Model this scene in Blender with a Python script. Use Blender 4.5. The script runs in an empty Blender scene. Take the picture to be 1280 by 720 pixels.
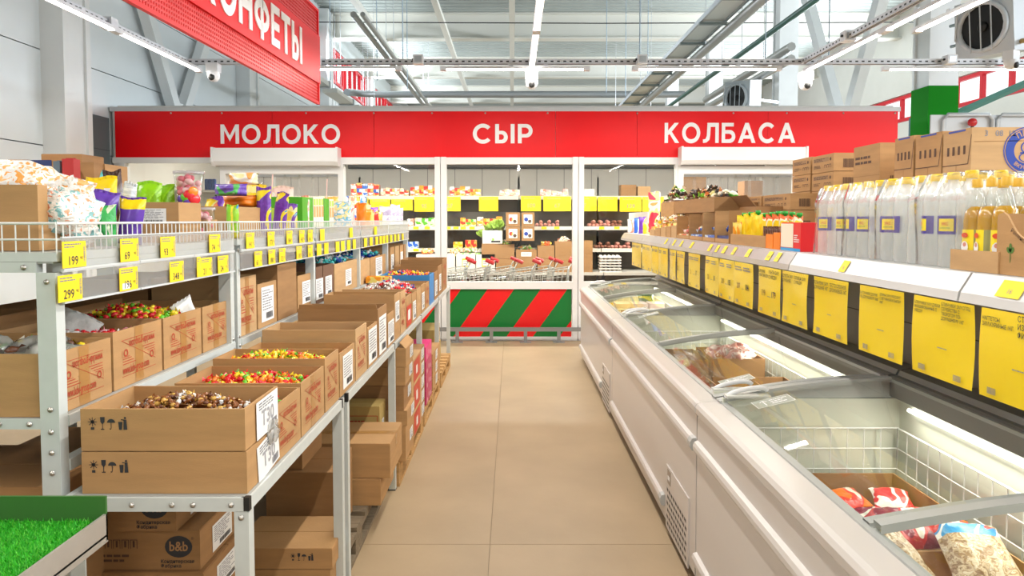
import bpy, math, random
from mathutils import Vector, Matrix, Euler

random.seed(7)
S = bpy.context.scene
COL = S.collection
PI = math.pi

# ------------------------------------------------------------------ camera
F_PX, TILT, PPY, EYE = 863.0, math.radians(2.6), 314.2, 1.6
cam_d = bpy.data.cameras.new('camera')
cam_d.sensor_width = 36.0
cam_d.lens = 36.0 * F_PX / 1280.0
cam_d.shift_y = -(360.0 - PPY) / 1280.0
cam_d.clip_start, cam_d.clip_end = 0.05, 200
cam = bpy.data.objects.new('camera', cam_d)
cam.location = (0, 0, EYE)
cam.rotation_euler = (PI / 2 - TILT, 0, 0)
COL.objects.link(cam)
S.camera = cam

# ------------------------------------------------------------------ sky and exposure
W = bpy.data.worlds.new('sky')
S.world = W
W.use_nodes = True
W.node_tree.nodes['Background'].inputs[0].default_value = (0.93, 0.97, 1.0, 1)
W.node_tree.nodes['Background'].inputs[1].default_value = 1.3
S.view_settings.view_transform = 'Standard'
S.view_settings.look = 'None'
S.view_settings.gamma = 1.0
S.view_settings.use_curve_mapping = False
S.view_settings.exposure = 0.38
S.cycles.use_denoising = True
S.cycles.max_bounces = 7
S.cycles.diffuse_bounces = 3
S.cycles.glossy_bounces = 3
S.cycles.transmission_bounces = 5
S.cycles.transparent_max_bounces = 40
S.cycles.sample_clamp_indirect = 6.0
S.cycles.caustics_reflective = False
S.cycles.caustics_refractive = False

LAMP_W = 17.0      # watts of one ceiling tube
def area_lamp(name, loc, sx, sy, watts, color=(1.0, 0.945, 0.865), rot=(0, 0, 0)):
    d = bpy.data.lights.new(name, 'AREA')
    d.shape = 'RECTANGLE'; d.size = sx; d.size_y = sy; d.energy = watts; d.color = color
    o = bpy.data.objects.new(name, d); o.location = loc; o.rotation_euler = rot
    COL.objects.link(o)
    return o
# daylight through the high window bands of both side walls, plus an added fill
area_lamp('daylight_left', (-5.1, 24.0, 6.1), 0.9, 12.0, 650, (0.85, 0.93, 1.0), (0, -PI / 2, 0))
area_lamp('daylight_right', (10.85, 18.0, 4.75), 0.7, 13.0, 1500, (0.85, 0.93, 1.0), (0, PI / 2, 0))
area_lamp('added_fill_front', (10.85, 1.0, 4.75), 0.7, 12.0, 550, (0.85, 0.93, 1.0), (0, PI / 2, 0))  # added fill at an unseen window band, brightens the left wall

# ------------------------------------------------------------------ pixel rays (for measuring only)
def ray(px, py):
    a, b = (px - 640.0) / F_PX, (PPY - py) / F_PX
    c, s = math.cos(TILT), math.sin(TILT)
    return Vector((a, c + b * s, -s + b * c))
def P(px, py, X=None, Y=None, Z=None):
    d = ray(px, py)
    if X is not None: t = X / d.x
    elif Y is not None: t = Y / d.y
    else: t = (Z - EYE) / d.z
    return Vector((d.x * t, d.y * t, EYE + d.z * t))
def Yx(px, X, Z=1.6):
    """distance of the point of the line (X, *, Z) that lies on picture column px"""
    d = X * F_PX / (px - 640.0)
    return (d + (Z - EYE) * math.sin(TILT)) / math.cos(TILT)

# ------------------------------------------------------------------ materials
MATS = {}
def _new(name):
    m = bpy.data.materials.new(name); m.use_nodes = True
    MATS[name] = m
    return m, m.node_tree.nodes, m.node_tree.links
def M(name, col=None, rough=0.5, metal=0.0, noise=0.0, scale=8.0, bump=0.0, bscale=60.0, stretch=None, emit=0.0, spec=0.5):
    """plain coloured surface with optional mottling and fine relief"""
    if name in MATS: return MATS[name]
    m, N, L = _new(name)
    b = N['Principled BSDF']
    b.inputs['Roughness'].default_value = rough
    b.inputs['Metallic'].default_value = metal
    b.inputs['Specular IOR Level'].default_value = spec
    c4 = (*col, 1)
    b.inputs['Base Color'].default_value = c4
    if emit:
        b.inputs['Emission Color'].default_value = c4
        b.inputs['Emission Strength'].default_value = emit
    if noise or bump:
        tc = N.new('ShaderNodeTexCoord')
        src = tc.outputs['Object']
        if stretch:
            mp = N.new('ShaderNodeMapping'); mp.inputs['Scale'].default_value = stretch
            L.new(src, mp.inputs[0]); src = mp.outputs[0]
    if noise:
        n = N.new('ShaderNodeTexNoise'); n.inputs['Scale'].default_value = scale; n.inputs['Detail'].default_value = 5
        L.new(src, n.inputs['Vector'])
        r = N.new('ShaderNodeMapRange')
        r.inputs['From Min'].default_value = 0.3; r.inputs['From Max'].default_value = 0.7
        r.inputs['To Min'].default_value = 1 - noise; r.inputs['To Max'].default_value = 1 + noise
        L.new(n.outputs['Fac'], r.inputs['Value'])
        mx = N.new('ShaderNodeVectorMath'); mx.operation = 'SCALE'
        mx.inputs[0].default_value = col
        L.new(r.outputs[0], mx.inputs['Scale'])
        L.new(mx.outputs[0], b.inputs['Base Color'])
    if bump:
        n2 = N.new('ShaderNodeTexNoise'); n2.inputs['Scale'].default_value = bscale; n2.inputs['Detail'].default_value = 3
        L.new(src, n2.inputs['Vector'])
        bp = N.new('ShaderNodeBump'); bp.inputs['Strength'].default_value = bump; bp.inputs['Distance'].default_value = 0.01
        L.new(n2.outputs['Fac'], bp.inputs['Height'])
        L.new(bp.outputs[0], b.inputs['Normal'])
    return m
def print_mat(name, cols, scale=9.0, rough=0.3, alpha=1.0, stretch=(1, 1, 1), bump=0.25):
    """printed film: patches of several inks"""
    if name in MATS: return MATS[name]
    m, N, L = _new(name)
    b = N['Principled BSDF']; b.inputs['Roughness'].default_value = rough
    tc = N.new('ShaderNodeTexCoord'); mp = N.new('ShaderNodeMapping'); mp.inputs['Scale'].default_value = stretch
    L.new(tc.outputs['Object'], mp.inputs[0])
    n = N.new('ShaderNodeTexNoise'); n.inputs['Scale'].default_value = scale; n.inputs['Detail'].default_value = 1.2
    n.inputs['Distortion'].default_value = 0.6
    L.new(mp.outputs[0], n.inputs['Vector'])
    r = N.new('ShaderNodeValToRGB'); r.color_ramp.interpolation = 'CONSTANT'
    el = r.color_ramp.elements
    k = len(cols)
    lo, hi = 0.36, 0.66
    el[0].position = 0; el[0].color = (*cols[0], 1)
    el[1].position = lo + (hi - lo) / k; el[1].color = (*cols[1 % k], 1)
    for i in range(2, k):
        e = el.new(lo + (hi - lo) * i / k); e.color = (*cols[i], 1)
    L.new(n.outputs['Fac'], r.inputs[0])
    L.new(r.outputs[0], b.inputs['Base Color'])
    if bump:
        n2 = N.new('ShaderNodeTexNoise'); n2.inputs['Scale'].default_value = 45; n2.inputs['Detail'].default_value = 2
        L.new(tc.outputs['Object'], n2.inputs['Vector'])
        bp = N.new('ShaderNodeBump'); bp.inputs['Strength'].default_value = bump; bp.inputs['Distance'].default_value = 0.02
        L.new(n2.outputs['Fac'], bp.inputs['Height']); L.new(bp.outputs[0], b.inputs['Normal'])
    return m
def glass_mat(name, tint=(1, 1, 1), haze=0.0, hazecol=(1, 1, 1), rough=0.02, refl=1.0):
    """clear sheet or film: see-through with a Fresnel sheen, optionally milky"""
    if name in MATS: return MATS[name]
    m, N, L = _new(name)
    N.remove(N['Principled BSDF'])
    out = N['Material Output']
    t = N.new('ShaderNodeBsdfTransparent'); t.inputs[0].default_value = (*tint, 1)
    g = N.new('ShaderNodeBsdfGlossy'); g.inputs['Roughness'].default_value = rough
    fr = N.new('ShaderNodeFresnel'); fr.inputs['IOR'].default_value = 1.45
    geo = N.new('ShaderNodeNewGeometry')
    # IOR for the back faces of the same sheet, so both sides reflect alike
    mr = N.new('ShaderNodeMapRange'); mr.inputs['To Min'].default_value = 1.45; mr.inputs['To Max'].default_value = 1 / 1.45
    L.new(geo.outputs['Backfacing'], mr.inputs['Value']); L.new(mr.outputs[0], fr.inputs['IOR'])
    mu = N.new('ShaderNodeMath'); mu.operation = 'MULTIPLY'; mu.inputs[1].default_value = refl
    L.new(fr.outputs[0], mu.inputs[0])
    base = t.outputs[0]
    if haze:
        d = N.new('ShaderNodeBsdfDiffuse'); d.inputs[0].default_value = (*hazecol, 1)
        tr = N.new('ShaderNodeBsdfTranslucent'); tr.inputs[0].default_value = (*hazecol, 1)
        a = N.new('ShaderNodeMixShader'); a.inputs[0].default_value = 0.5
        L.new(d.outputs[0], a.inputs[1]); L.new(tr.outputs[0], a.inputs[2])
        h = N.new('ShaderNodeMixShader'); h.inputs[0].default_value = haze
        L.new(base, h.inputs[1]); L.new(a.outputs[0], h.inputs[2]); base = h.outputs[0]
    x = N.new('ShaderNodeMixShader')
    L.new(mu.outputs[0], x.inputs[0]); L.new(base, x.inputs[1]); L.new(g.outputs[0], x.inputs[2])
    L.new(x.outputs[0], out.inputs['Surface'])
    return m
def lin(r, g, b):
    f = lambda v: (v / 255.0 / 12.92) if v / 255.0 <= 0.04045 else ((v / 255.0 + 0.055) / 1.055) ** 2.4
    return (f(r), f(g), f(b))

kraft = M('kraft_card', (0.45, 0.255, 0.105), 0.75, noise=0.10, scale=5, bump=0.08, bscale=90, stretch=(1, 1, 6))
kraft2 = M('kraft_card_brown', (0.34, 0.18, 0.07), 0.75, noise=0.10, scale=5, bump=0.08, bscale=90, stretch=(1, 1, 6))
kraft3 = M('kraft_card_pale', (0.52, 0.32, 0.15), 0.75, noise=0.08, scale=5, bump=0.06, bscale=90, stretch=(1, 1, 6))
olive_card = M('olive_card', (0.42, 0.30, 0.10), 0.7, noise=0.08, scale=5)
tape_m = M('brown_tape', (0.40, 0.205, 0.065), 0.3, noise=0.06, scale=20)
white_card = M('white_card', (0.75, 0.71, 0.66), 0.6, noise=0.04, scale=6)
red_card = M('red_card', (0.55, 0.05, 0.02), 0.5)
steel = M('grey_painted_steel', (0.58, 0.62, 0.61), 0.4, noise=0.03, scale=20)
bolt_m = M('zinc_bolt', (0.55, 0.52, 0.48), 0.3, 0.9)
black_m = M('black_plastic', (0.012, 0.012, 0.012), 0.5)
paper = M('white_paper', (0.83, 0.83, 0.83), 0.7)
ink = M('black_ink', (0.03, 0.03, 0.035), 0.6)
greyink = M('grey_ink', (0.22, 0.22, 0.25), 0.6)
redink = M('red_ink', (0.43, 0.055, 0.02), 0.6)
brownink = M('brown_ink', (0.10, 0.05, 0.03), 0.7)
blueink = M('blue_ink', (0.015, 0.05, 0.33), 0.5)
yellow = M('yellow_tag_paper', (0.95, 0.69, 0.005), 0.55)
orange_pr = M('orange_ink', (0.9, 0.3, 0.01), 0.6)
white_pvc = M('white_profile', (0.80, 0.79, 0.78), 0.35, noise=0.015, scale=3)
grey_pvc = M('grey_profile', (0.55, 0.56, 0.57), 0.4)
signred = M('sign_red', (0.80, 0.002, 0.006), 0.4, noise=0.03, scale=1.5, spec=.25)
signwhite = M('sign_white', (0.90, 0.88, 0.88), 0.5)
wood = M('pallet_wood', (0.50, 0.29, 0.11), 0.8, noise=0.25, scale=4, stretch=(2, 12, 12), bump=0.3, bscale=30)
wood_grey = M('weathered_wood', (0.20, 0.155, 0.10), 0.85, noise=0.3, scale=4, stretch=(2, 12, 12), bump=0.3, bscale=30)
clear = glass_mat('clear_glass', (0.97, 0.985, 0.98))
film = glass_mat('clear_film', (0.97, 0.97, 0.97), 0.16, (0.92, 0.93, 0.95), 0.12)
shrink = glass_mat('shrink_film', (0.99, 0.99, 0.99), 0.09, (0.95, 0.96, 0.98), 0.12, 1.3)
pvc_strip = glass_mat('price_holder_plastic', (0.96, 0.96, 0.96), 0.22, (0.92, 0.93, 0.94), 0.2)
tube_lit = M('lit_tube', (1.0, 0.93, 0.84), 0.4, emit=9.0)
lamp_body = M('lamp_white_plastic', (0.74, 0.75, 0.78), 0.4)
galv = M('galvanised_steel', (0.52, 0.55, 0.58), 0.38, 0.75, noise=0.06, scale=14)

# ------------------------------------------------------------------ mesh building
class MB:
    def __init__(s): s.v = []; s.f = []; s.mi = []; s.mats = []; s.sm = []
    def _m(s, mat):
        if mat not in s.mats: s.mats.append(mat)
        return s.mats.index(mat)
    def face(s, pts, mat, sm=False):
        b = len(s.v); s.v += [tuple(p) for p in pts]
        s.f.append(tuple(range(b, b + len(pts)))); s.mi.append(s._m(mat)); s.sm.append(sm)
    def mesh(s, vs, fs, mat, sm=False):
        b = len(s.v); s.v += [tuple(p) for p in vs]; i = s._m(mat)
        for f in fs: s.f.append(tuple(b + k for k in f)); s.mi.append(i); s.sm.append(sm)
    def box(s, x0, x1, y0, y1, z0, z1, mat, mtx=None):
        vs = [Vector((x, y, z)) for x in (x0, x1) for y in (y0, y1) for z in (z0, z1)]
        if mtx is not None: vs = [mtx @ v for v in vs]
        s.mesh(vs, [(0, 1, 3, 2), (4, 6, 7, 5), (0, 4, 5, 1), (2, 3, 7, 6), (0, 2, 6, 4), (1, 5, 7, 3)], mat)
    def beam(s, p0, p1, w, h, mat, up=(0, 0, 1)):
        """square bar from p0 to p1"""
        p0, p1 = Vector(p0), Vector(p1); d = (p1 - p0).normalized(); u = Vector(up)
        if abs(d.dot(u)) > 0.98: u = Vector((0, 1, 0))
        a = d.cross(u).normalized() * w / 2; c = a.cross(d).normalized() * h / 2
        vs = [p + i * a + j * c for p in (p0, p1) for i, j in ((-1, -1), (1, -1), (1, 1), (-1, 1))]
        s.mesh(vs, [(0, 3, 2, 1), (4, 5, 6, 7), (0, 1, 5, 4), (1, 2, 6, 5), (2, 3, 7, 6), (3, 0, 4, 7)], mat)
    def path(s, pts, r, mat, n=6, cap=True):
        """round tube through points"""
        pts = [Vector(p) for p in pts]; rings = []
        for i, p in enumerate(pts):
            d = (pts[min(i + 1, len(pts) - 1)] - pts[max(i - 1, 0)]).normalized()
            u = Vector((0, 0, 1)) if abs(d.z) < 0.9 else Vector((0, 1, 0))
            a = d.cross(u).normalized(); c = a.cross(d)
            rr = r[i] if isinstance(r, (list, tuple)) else r
            rings.append([p + (a * math.cos(2 * PI * k / n) + c * math.sin(2 * PI * k / n)) * rr for k in range(n)])
        vs = [q for g in rings for q in g]; fs = []
        for i in range(len(pts) - 1):
            for k in range(n):
                fs.append((i * n + k, i * n + (k + 1) % n, (i + 1) * n + (k + 1) % n, (i + 1) * n + k))
        s.mesh(vs, fs, mat, n > 5)
        if cap:
            s.mesh(rings[0], [tuple(range(n))[::-1]], mat); s.mesh(rings[-1], [tuple(range(n))], mat)
    def lathe(s, prof, c, mat, n=12, sm=True, mtx=None, caps=True):
        """profile [(r, z)] turned about a vertical axis through c"""
        vs = []
        for r, z in prof:
            for k in range(n):
                v = Vector((r * math.cos(2 * PI * k / n), r * math.sin(2 * PI * k / n), z))
                if mtx is not None: v = mtx @ v
                vs.append(v + Vector(c))
        fs = []
        for i in range(len(prof) - 1):
            for k in range(n):
                fs.append((i * n + k, i * n + (k + 1) % n, (i + 1) * n + (k + 1) % n, (i + 1) * n + k))
        s.mesh(vs, fs, mat, sm)
        for i, rev in ((0, True), (len(prof) - 1, False)) if caps else ():
            if prof[i][0] > 1e-5:
                ring = vs[i * n:(i + 1) * n]
                s.mesh(ring, [tuple(range(n))[::-1] if rev else tuple(range(n))], mat)
    def ell(s, c, r, mat, nu=8, nv=5, mtx=None):
        prof = [(max(1e-6, math.sin(PI * i / nv)), -math.cos(PI * i / nv)) for i in range(nv + 1)]
        vs = []
        for a, z in prof:
            for k in range(nu):
                v = Vector((a * math.cos(2 * PI * k / nu) * r[0], a * math.sin(2 * PI * k / nu) * r[1], z * r[2]))
                if mtx is not None: v = mtx @ v
                vs.append(v + Vector(c))
        fs = [(i * nu + k, i * nu + (k + 1) % nu, (i + 1) * nu + (k + 1) % nu, (i + 1) * nu + k) for i in range(nv) for k in range(nu)]
        s.mesh(vs, fs, mat, True)
    def grid(s, fn, nu, nv, mat, sm=True, wrap=False):
        vs = [fn(i / nu, j / nv) for i in range(nu + 1) for j in range(nv + 1)]
        fs = [(i * (nv + 1) + j, (i + 1) * (nv + 1) + j, (i + 1) * (nv + 1) + j + 1, i * (nv + 1) + j + 1) for i in range(nu) for j in range(nv)]
        s.mesh(vs, fs, mat, sm)
    def extrude(s, prof, y0, y1, mat, axis='y', sm=False):
        """closed profile [(x, z)] pulled along y"""
        n = len(prof)
        if axis == 'y': mk = lambda p, t: (p[0], t, p[1])
        else: mk = lambda p, t: (t, p[0], p[1])
        vs = [mk(p, y0) for p in prof] + [mk(p, y1) for p in prof]
        s.mesh(vs, [(k, (k + 1) % n, n + (k + 1) % n, n + k) for k in range(n)], mat, sm)
        s.mesh(vs, [tuple(range(n))[::-1], tuple(range(n, 2 * n))], mat)
    def add(s, me, mtx, mat):
        s.mesh([mtx @ v.co for v in me.vertices], [tuple(p.vertices) for p in me.polygons], mat)
    def data(s, name):
        me = bpy.data.meshes.new(name)
        me.from_pydata(s.v, [], s.f)
        for m in s.mats: me.materials.append(m)
        me.polygons.foreach_set('material_index', s.mi)
        me.polygons.foreach_set('use_smooth', s.sm)
        me.update()
        return me
    def build(s, name, parent=None, loc=(0, 0, 0), rot=(0, 0, 0), label=None):
        return link(name, s.data(name), parent, loc, rot, label)

def link(name, me, parent=None, loc=(0, 0, 0), rot=(0, 0, 0), label=None):
    o = bpy.data.objects.new(name, me)
    o.location = loc; o.rotation_euler = rot
    COL.objects.link(o)
    if parent is not None: o.parent = parent
    if label: o['label'] = label
    return o
def tag(o, label, cat=None, group=None, kind=None):
    o['label'] = label
    if cat: o['category'] = cat
    if group: o['group'] = group
    if kind: o['kind'] = kind
    return o
def thing(name, label, cat, loc=(0, 0, 0), rot=(0, 0, 0), group=None):
    o = bpy.data.objects.new(name, None)
    o.empty_display_size = 0.05
    o.location = loc; o.rotation_euler = rot
    COL.objects.link(o)
    return tag(o, label, cat, group)
def struct(name, mb, parent=None, loc=(0, 0, 0)):
    o = mb.build(name, parent, loc) if isinstance(mb, MB) else mb
    if parent is None: o['kind'] = 'structure'
    return o
def copy_tree(o, parent=None):
    c = o.copy(); COL.objects.link(c)
    if parent is not None: c.parent = parent
    for ch in list(o.children): copy_tree(ch, c)
    return c
ORD = ['zero', 'first', 'second', 'third', 'fourth', 'fifth', 'sixth', 'seventh', 'eighth', 'ninth', 'tenth', 'eleventh', 'twelfth',
       'thirteenth', 'fourteenth', 'fifteenth', 'sixteenth', 'seventeenth', 'eighteenth', 'nineteenth', 'twentieth', 'twenty-first', 'twenty-second']

_txt = {}
def text(s, size=1.0, bold=0.0, align='CENTER', thick=0.0, res=2):
    """flat lettering in the XY plane, facing +Z"""
    k = (s, size, bold, align, thick, res)
    if k in _txt: return _txt[k]
    c = bpy.data.curves.new('text', 'FONT')
    c.body = s; c.size = size; c.resolution_u = res; c.offset = bold * size; c.extrude = thick
    c.align_x = align; c.align_y = 'CENTER'
    o = bpy.data.objects.new('text', c)
    me = bpy.data.meshes.new_from_object(o)
    bpy.data.objects.remove(o); bpy.data.curves.remove(c)
    _txt[k] = me
    return me
# faces: rotations that turn a flat print (XY, facing +Z) onto a side of a thing
FRONT = Euler((PI / 2, 0, 0)).to_matrix().to_4x4()            # faces the aisle's near end (-Y)
AISLE_L = Euler((PI / 2, 0, PI / 2)).to_matrix().to_4x4()     # faces +X
AISLE_R = Euler((PI / 2, 0, -PI / 2)).to_matrix().to_4x4()    # faces -X
TOP = Matrix.Identity(4)
def put(face, x, y, z): return Matrix.Translation((x, y, z)) @ face
def sc(x, y=None): return Matrix.Diagonal((x, y if y is not None else x, 1, 1))
def tr(x, y, z=0): return Matrix.Translation((x, y, z))

def lines(mb, mtx, w, h, n, mat, seed=0, fill=0.5):
    """rows of small print"""
    r = random.Random(seed)
    for i in range(n):
        y = h * (0.5 - (i + 0.5) / n); t = h / n * fill / 2
        ww = w * r.uniform(0.55, 1.0)
        x0 = -w / 2
        while x0 < -w / 2 + ww:
            l = r.uniform(0.08, 0.22) * w; x1 = min(x0 + l, w / 2)
            mb.face([mtx @ Vector(p) for p in ((x0, y - t, 0), (x1, y - t, 0), (x1, y + t, 0), (x0, y + t, 0))], mat)
            x0 = x1 + 0.03 * w
def rect(mb, mtx, x0, x1, y0, y1, mat, z=0):
    mb.face([mtx @ Vector(p) for p in ((x0, y0, z), (x1, y0, z), (x1, y1, z), (x0, y1, z))], mat)
def stroke(mb, mtx, pts, w, mat):
    for a, b in zip(pts, pts[1:]):
        a, b = Vector((*a, 0)), Vector((*b, 0)); d = (b - a).normalized(); n = Vector((-d.y, d.x, 0)) * w / 2
        mb.face([mtx @ q for q in (a - n, b - n, b + n, a + n)], mat)
def disc(mb, mtx, cx, cy, r, mat, n=16, r0=0.0, ry=None):
    ry = ry or r
    out = [Vector((cx + r * math.cos(2 * PI * k / n), cy + ry * math.sin(2 * PI * k / n), 0)) for k in range(n)]
    if r0 == 0: mb.face([mtx @ v for v in out], mat)
    else:
        k0 = r0 / r
        inn = [Vector((cx + (v.x - cx) * k0, cy + (v.y - cy) * k0, 0)) for v in out]
        for k in range(n):
            mb.face([mtx @ v for v in (inn[k], out[k], out[(k + 1) % n], inn[(k + 1) % n])], mat)
def barcode(mb, mtx, w, h, mat, seed=1):
    r = random.Random(seed); x = -w / 2
    while x < w / 2:
        l = r.choice((0.02, 0.03, 0.05)) * w
        rect(mb, mtx, x, min(x + l, w / 2), -h / 2, h / 2, mat); x += l + r.choice((0.02, 0.03)) * w
def parcel_icons(mb, mtx, h, mat):
    """handling marks: sun over pot, glass, umbrella, litter bin man"""
    def at(x): return mtx @ tr(x, 0)
    m = at(0)
    for k in range(8):
        a = 2 * PI * k / 8
        stroke(mb, m, [(0.05 * h * math.cos(a), 0.12 * h + 0.05 * h * math.sin(a)), (0.36 * h * math.cos(a), 0.12 * h + 0.36 * h * math.sin(a))], 0.05 * h, mat)
    disc(mb, m, 0, 0.12 * h, 0.14 * h, mat, 8); rect(mb, m, -0.13 * h, 0.13 * h, -0.5 * h, -0.3 * h, mat)
    m = at(0.78 * h)
    mb.face([m @ Vector((x * h, y * h, 0)) for x, y in ((-0.18, 0.5), (0.18, 0.5), (0.16, 0.12), (0.03, -0.05), (-0.03, -0.05), (-0.16, 0.12))][::-1], mat)
    rect(mb, m, -0.03 * h, 0.03 * h, -0.45 * h, -0.04 * h, mat); rect(mb, m, -0.14 * h, 0.14 * h, -0.5 * h, -0.43 * h, mat)
    m = at(1.45 * h)
    mb.face([m @ Vector((0.32 * h * math.cos(PI * k / 8), 0.05 * h + 0.3 * h * math.sin(PI * k / 8), 0)) for k in range(9)], mat)
    stroke(mb, m, [(0, 0.05 * h), (0, -0.4 * h), (-0.06 * h, -0.48 * h), (-0.12 * h, -0.4 * h)], 0.05 * h, mat)
    m = at(2.2 * h)
    mb.face([m @ Vector((x * h, y * h, 0)) for x, y in ((-0.2, 0.12), (-0.14, -0.5), (0.08, -0.5), (0.14, 0.12))], mat)
    disc(mb, m, 0.33 * h, 0.42 * h, 0.09 * h, mat, 8)
    mb.face([m @ Vector((x * h, y * h, 0)) for x, y in ((0.2, -0.5), (0.5, -0.5), (0.44, 0.3), (0.22, 0.3))], mat)
    stroke(mb, m, [(0.3 * h, 0.25 * h), (0.02 * h, 0.3 * h)], 0.07 * h, mat)
_kdv = {}
def red_print(w, h):
    """two-way red carton print: address line, its copy upside down, thin frame and diagonal"""
    k = (round(w, 2), round(h, 2))
    if k in _kdv: return _kdv[k]
    mb = MB()
    I = Matrix.Identity(4); t = text('www.kdv-group.com', 1.0, 0.02)
    fw = w / 9.0
    for rot in (0, PI):
        R = Matrix.Rotation(rot, 4, 'Z')
        mb.add(t, R @ tr(-w * 0.09, -h * 0.33) @ sc(w * 0.78 / 8.9, h * 0.30), redink)
        for j in range(3): stroke(mb, R, [(-w * 0.46, -h * (0.16 - 0.07 * j)), (-w * (0.10 + 0.06 * j), -h * (0.16 - 0.07 * j))], h * 0.022, redink)
        disc(mb, R, -w * 0.37, h * 0.13, w * 0.06, redink, 10, w * 0.035)
        stroke(mb, R, [(-w * 0.47, h * 0.22), (-w * 0.47, h * 0.03), (-w * 0.26, h * 0.03)], h * 0.012, redink)
        stroke(mb, R, [(-w * 0.48, -h * 0.48), (w * 0.48, -h * 0.48)], h * 0.014, redink)
    stroke(mb, I, [(-w * 0.48, h * 0.48), (w * 0.48, -h * 0.28)], h * 0.014, redink)
    _kdv[k] = mb.data('printed_mark')
    return _kdv[k]
_lab = {}
def label_mesh(w, h, s=None, seed=0):
    """white sticker with small print, a barcode and, if given, large characters"""
    k = (round(w, 3), round(h, 3), s, seed)
    if k in _lab: return _lab[k]
    mb = MB(); I = Matrix.Identity(4)
    mb.box(-w / 2, w / 2, -h / 2, h / 2, 0, 0.0008, paper)
    U = tr(0, 0, 0.0014)
    if s:
        mb.add(text(s, 1, 0.03), U @ tr(0, -h * 0.05) @ sc(w * 0.36, h * 0.55), M('pale_grey_ink', (.36, .36, .39), .6))
        lines(mb, U @ tr(0, h * 0.34), w * 0.8, h * 0.22, 3, greyink, seed)
        barcode(mb, U @ tr(w * 0.28, -h * 0.34), w * 0.3, h * 0.2, greyink, seed)
    else:
        lines(mb, U @ tr(0, h * 0.12), w * 0.84, h * 0.62, 8, greyink, seed, 0.4)
        barcode(mb, U @ tr(w * 0.12, -h * 0.34), w * 0.55, h * 0.18, ink, seed)
    _lab[k] = mb.data('paper_label')
    return _lab[k]

# ------------------------------------------------------------------ cartons
def carton(label, x0, x1, y0, y1, z, h, mat=None, face='+x', print_=None, sticker=None, tape=False, flaps=None, closed=False, group=None,
           icons=None, cat='box', name=None, t=0.006, yaw=0.0, stext=None, seed=0, front_print=None):
    """cardboard box standing at (x0..x1, y0..y1, z); the face towards the aisle is +x (left goods) or -x (right goods)"""
    mat = mat or kraft
    w, d = x1 - x0, y1 - y0
    o = thing(name or ('closed_carton' if closed else 'open_carton'), label, cat, ((x0 + x1) / 2, (y0 + y1) / 2, z), (0, 0, yaw), group)
    X, Y = w / 2, d / 2
    mb = MB()
    if closed:
        mb.box(-X, X, -Y, Y, 0, h, mat)
        mb.build('carton_body', o)
        s = MB()                                             # meeting top flaps
        s.box(-X + .002, X - .002, -Y + .001, -0.0015, h, h + .003, mat); s.box(-X + .002, X - .002, 0.0015, Y - .001, h, h + .003, mat)
        s.build('top_flap', o)
    else:
        mb.box(-X, X, -Y, Y, 0, t, mat)
        mb.box(-X, -X + t, -Y, Y, t, h, mat); mb.box(X - t, X, -Y, Y, t, h, mat)
        mb.box(-X + t, X - t, -Y, -Y + t, t, h, mat); mb.box(-X + t, X - t, Y - t, Y, t, h, mat)
        mb.build('carton_body', o)
    sx = 1 if face == '+x' else -1
    A = put(AISLE_L if sx > 0 else AISLE_R, sx * (X + .0012), 0, 0)
    if tape and not closed:
        tb = MB(); rect(tb, A @ tr(0, h * .5, -.0004), -.024, .024, -h * .5, h * .5, tape_m); tb.build('tape', o)
    if tape and closed:
        tb = MB(); tb.box(-X - .001, X + .001, -.025, .025, h + .003, h + .004, tape_m)
        rect(tb, A @ tr(0, h - .03, -.0004), -.025, .025, -.03, .03, tape_m); tb.build('tape', o)
    if print_:
        k = 0.72 if d < .3 else .6
        link('printed_mark', red_print(d * k, h * .66), o).matrix_local = A @ tr(0, h * .5)
    if sticker:
        sw, sh, su, sv = sticker
        link('paper_label', label_mesh(sw, sh, stext, seed), o).matrix_local = A @ tr(su, sv)
    if icons:
        ib = MB(); parcel_icons(ib, put(FRONT, -X + icons[0], -Y - .0012, icons[1]), icons[2], ink); ib.build('handling_marks', o)
    if front_print: front_print(o, X, Y, h)
    for fl in flaps or ():
        side, ln, ang = fl                                   # ang: 0 upright, 90 flat outwards
        fb = MB(); a = math.radians(ang)
        if side in 'np':                                     # near / far edges
            yy = -Y if side == 'n' else Y; q = -1 if side == 'n' else 1
            fb.mesh([(-X + .004, yy, h), (X - .004, yy, h), (X - .01, yy + q * ln * math.sin(a), h + ln * math.cos(a)), (-X + .01, yy + q * ln * math.sin(a), h + ln * math.cos(a)),
                     (-X + .004, yy - q * t, h), (X - .004, yy - q * t, h), (X - .01, yy + q * (ln * math.sin(a) - t), h + ln * math.cos(a)), (-X + .01, yy + q * (ln * math.sin(a) - t), h + ln * math.cos(a))],
                    [(0, 1, 2, 3), (7, 6, 5, 4), (3, 2, 6, 7), (0, 3, 7, 4), (1, 5, 6, 2), (0, 4, 5, 1)], mat)
        else:
            xx = -X if side == 'l' else X; q = -1 if side == 'l' else 1
            fb.mesh([(xx, -Y + .004, h), (xx, Y - .004, h), (xx + q * ln * math.sin(a), Y - .01, h + ln * math.cos(a)), (xx + q * ln * math.sin(a), -Y + .01, h + ln * math.cos(a)),
                     (xx - q * t, -Y + .004, h), (xx - q * t, Y - .004, h), (xx + q * (ln * math.sin(a) - t), Y - .01, h + ln * math.cos(a)), (xx + q * (ln * math.sin(a) - t), -Y + .01, h + ln * math.cos(a))],
                    [(0, 1, 2, 3), (7, 6, 5, 4), (3, 2, 6, 7), (0, 3, 7, 4), (1, 5, 6, 2), (0, 4, 5, 1)], mat)
        fb.build('flap', o)
    return o

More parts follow.
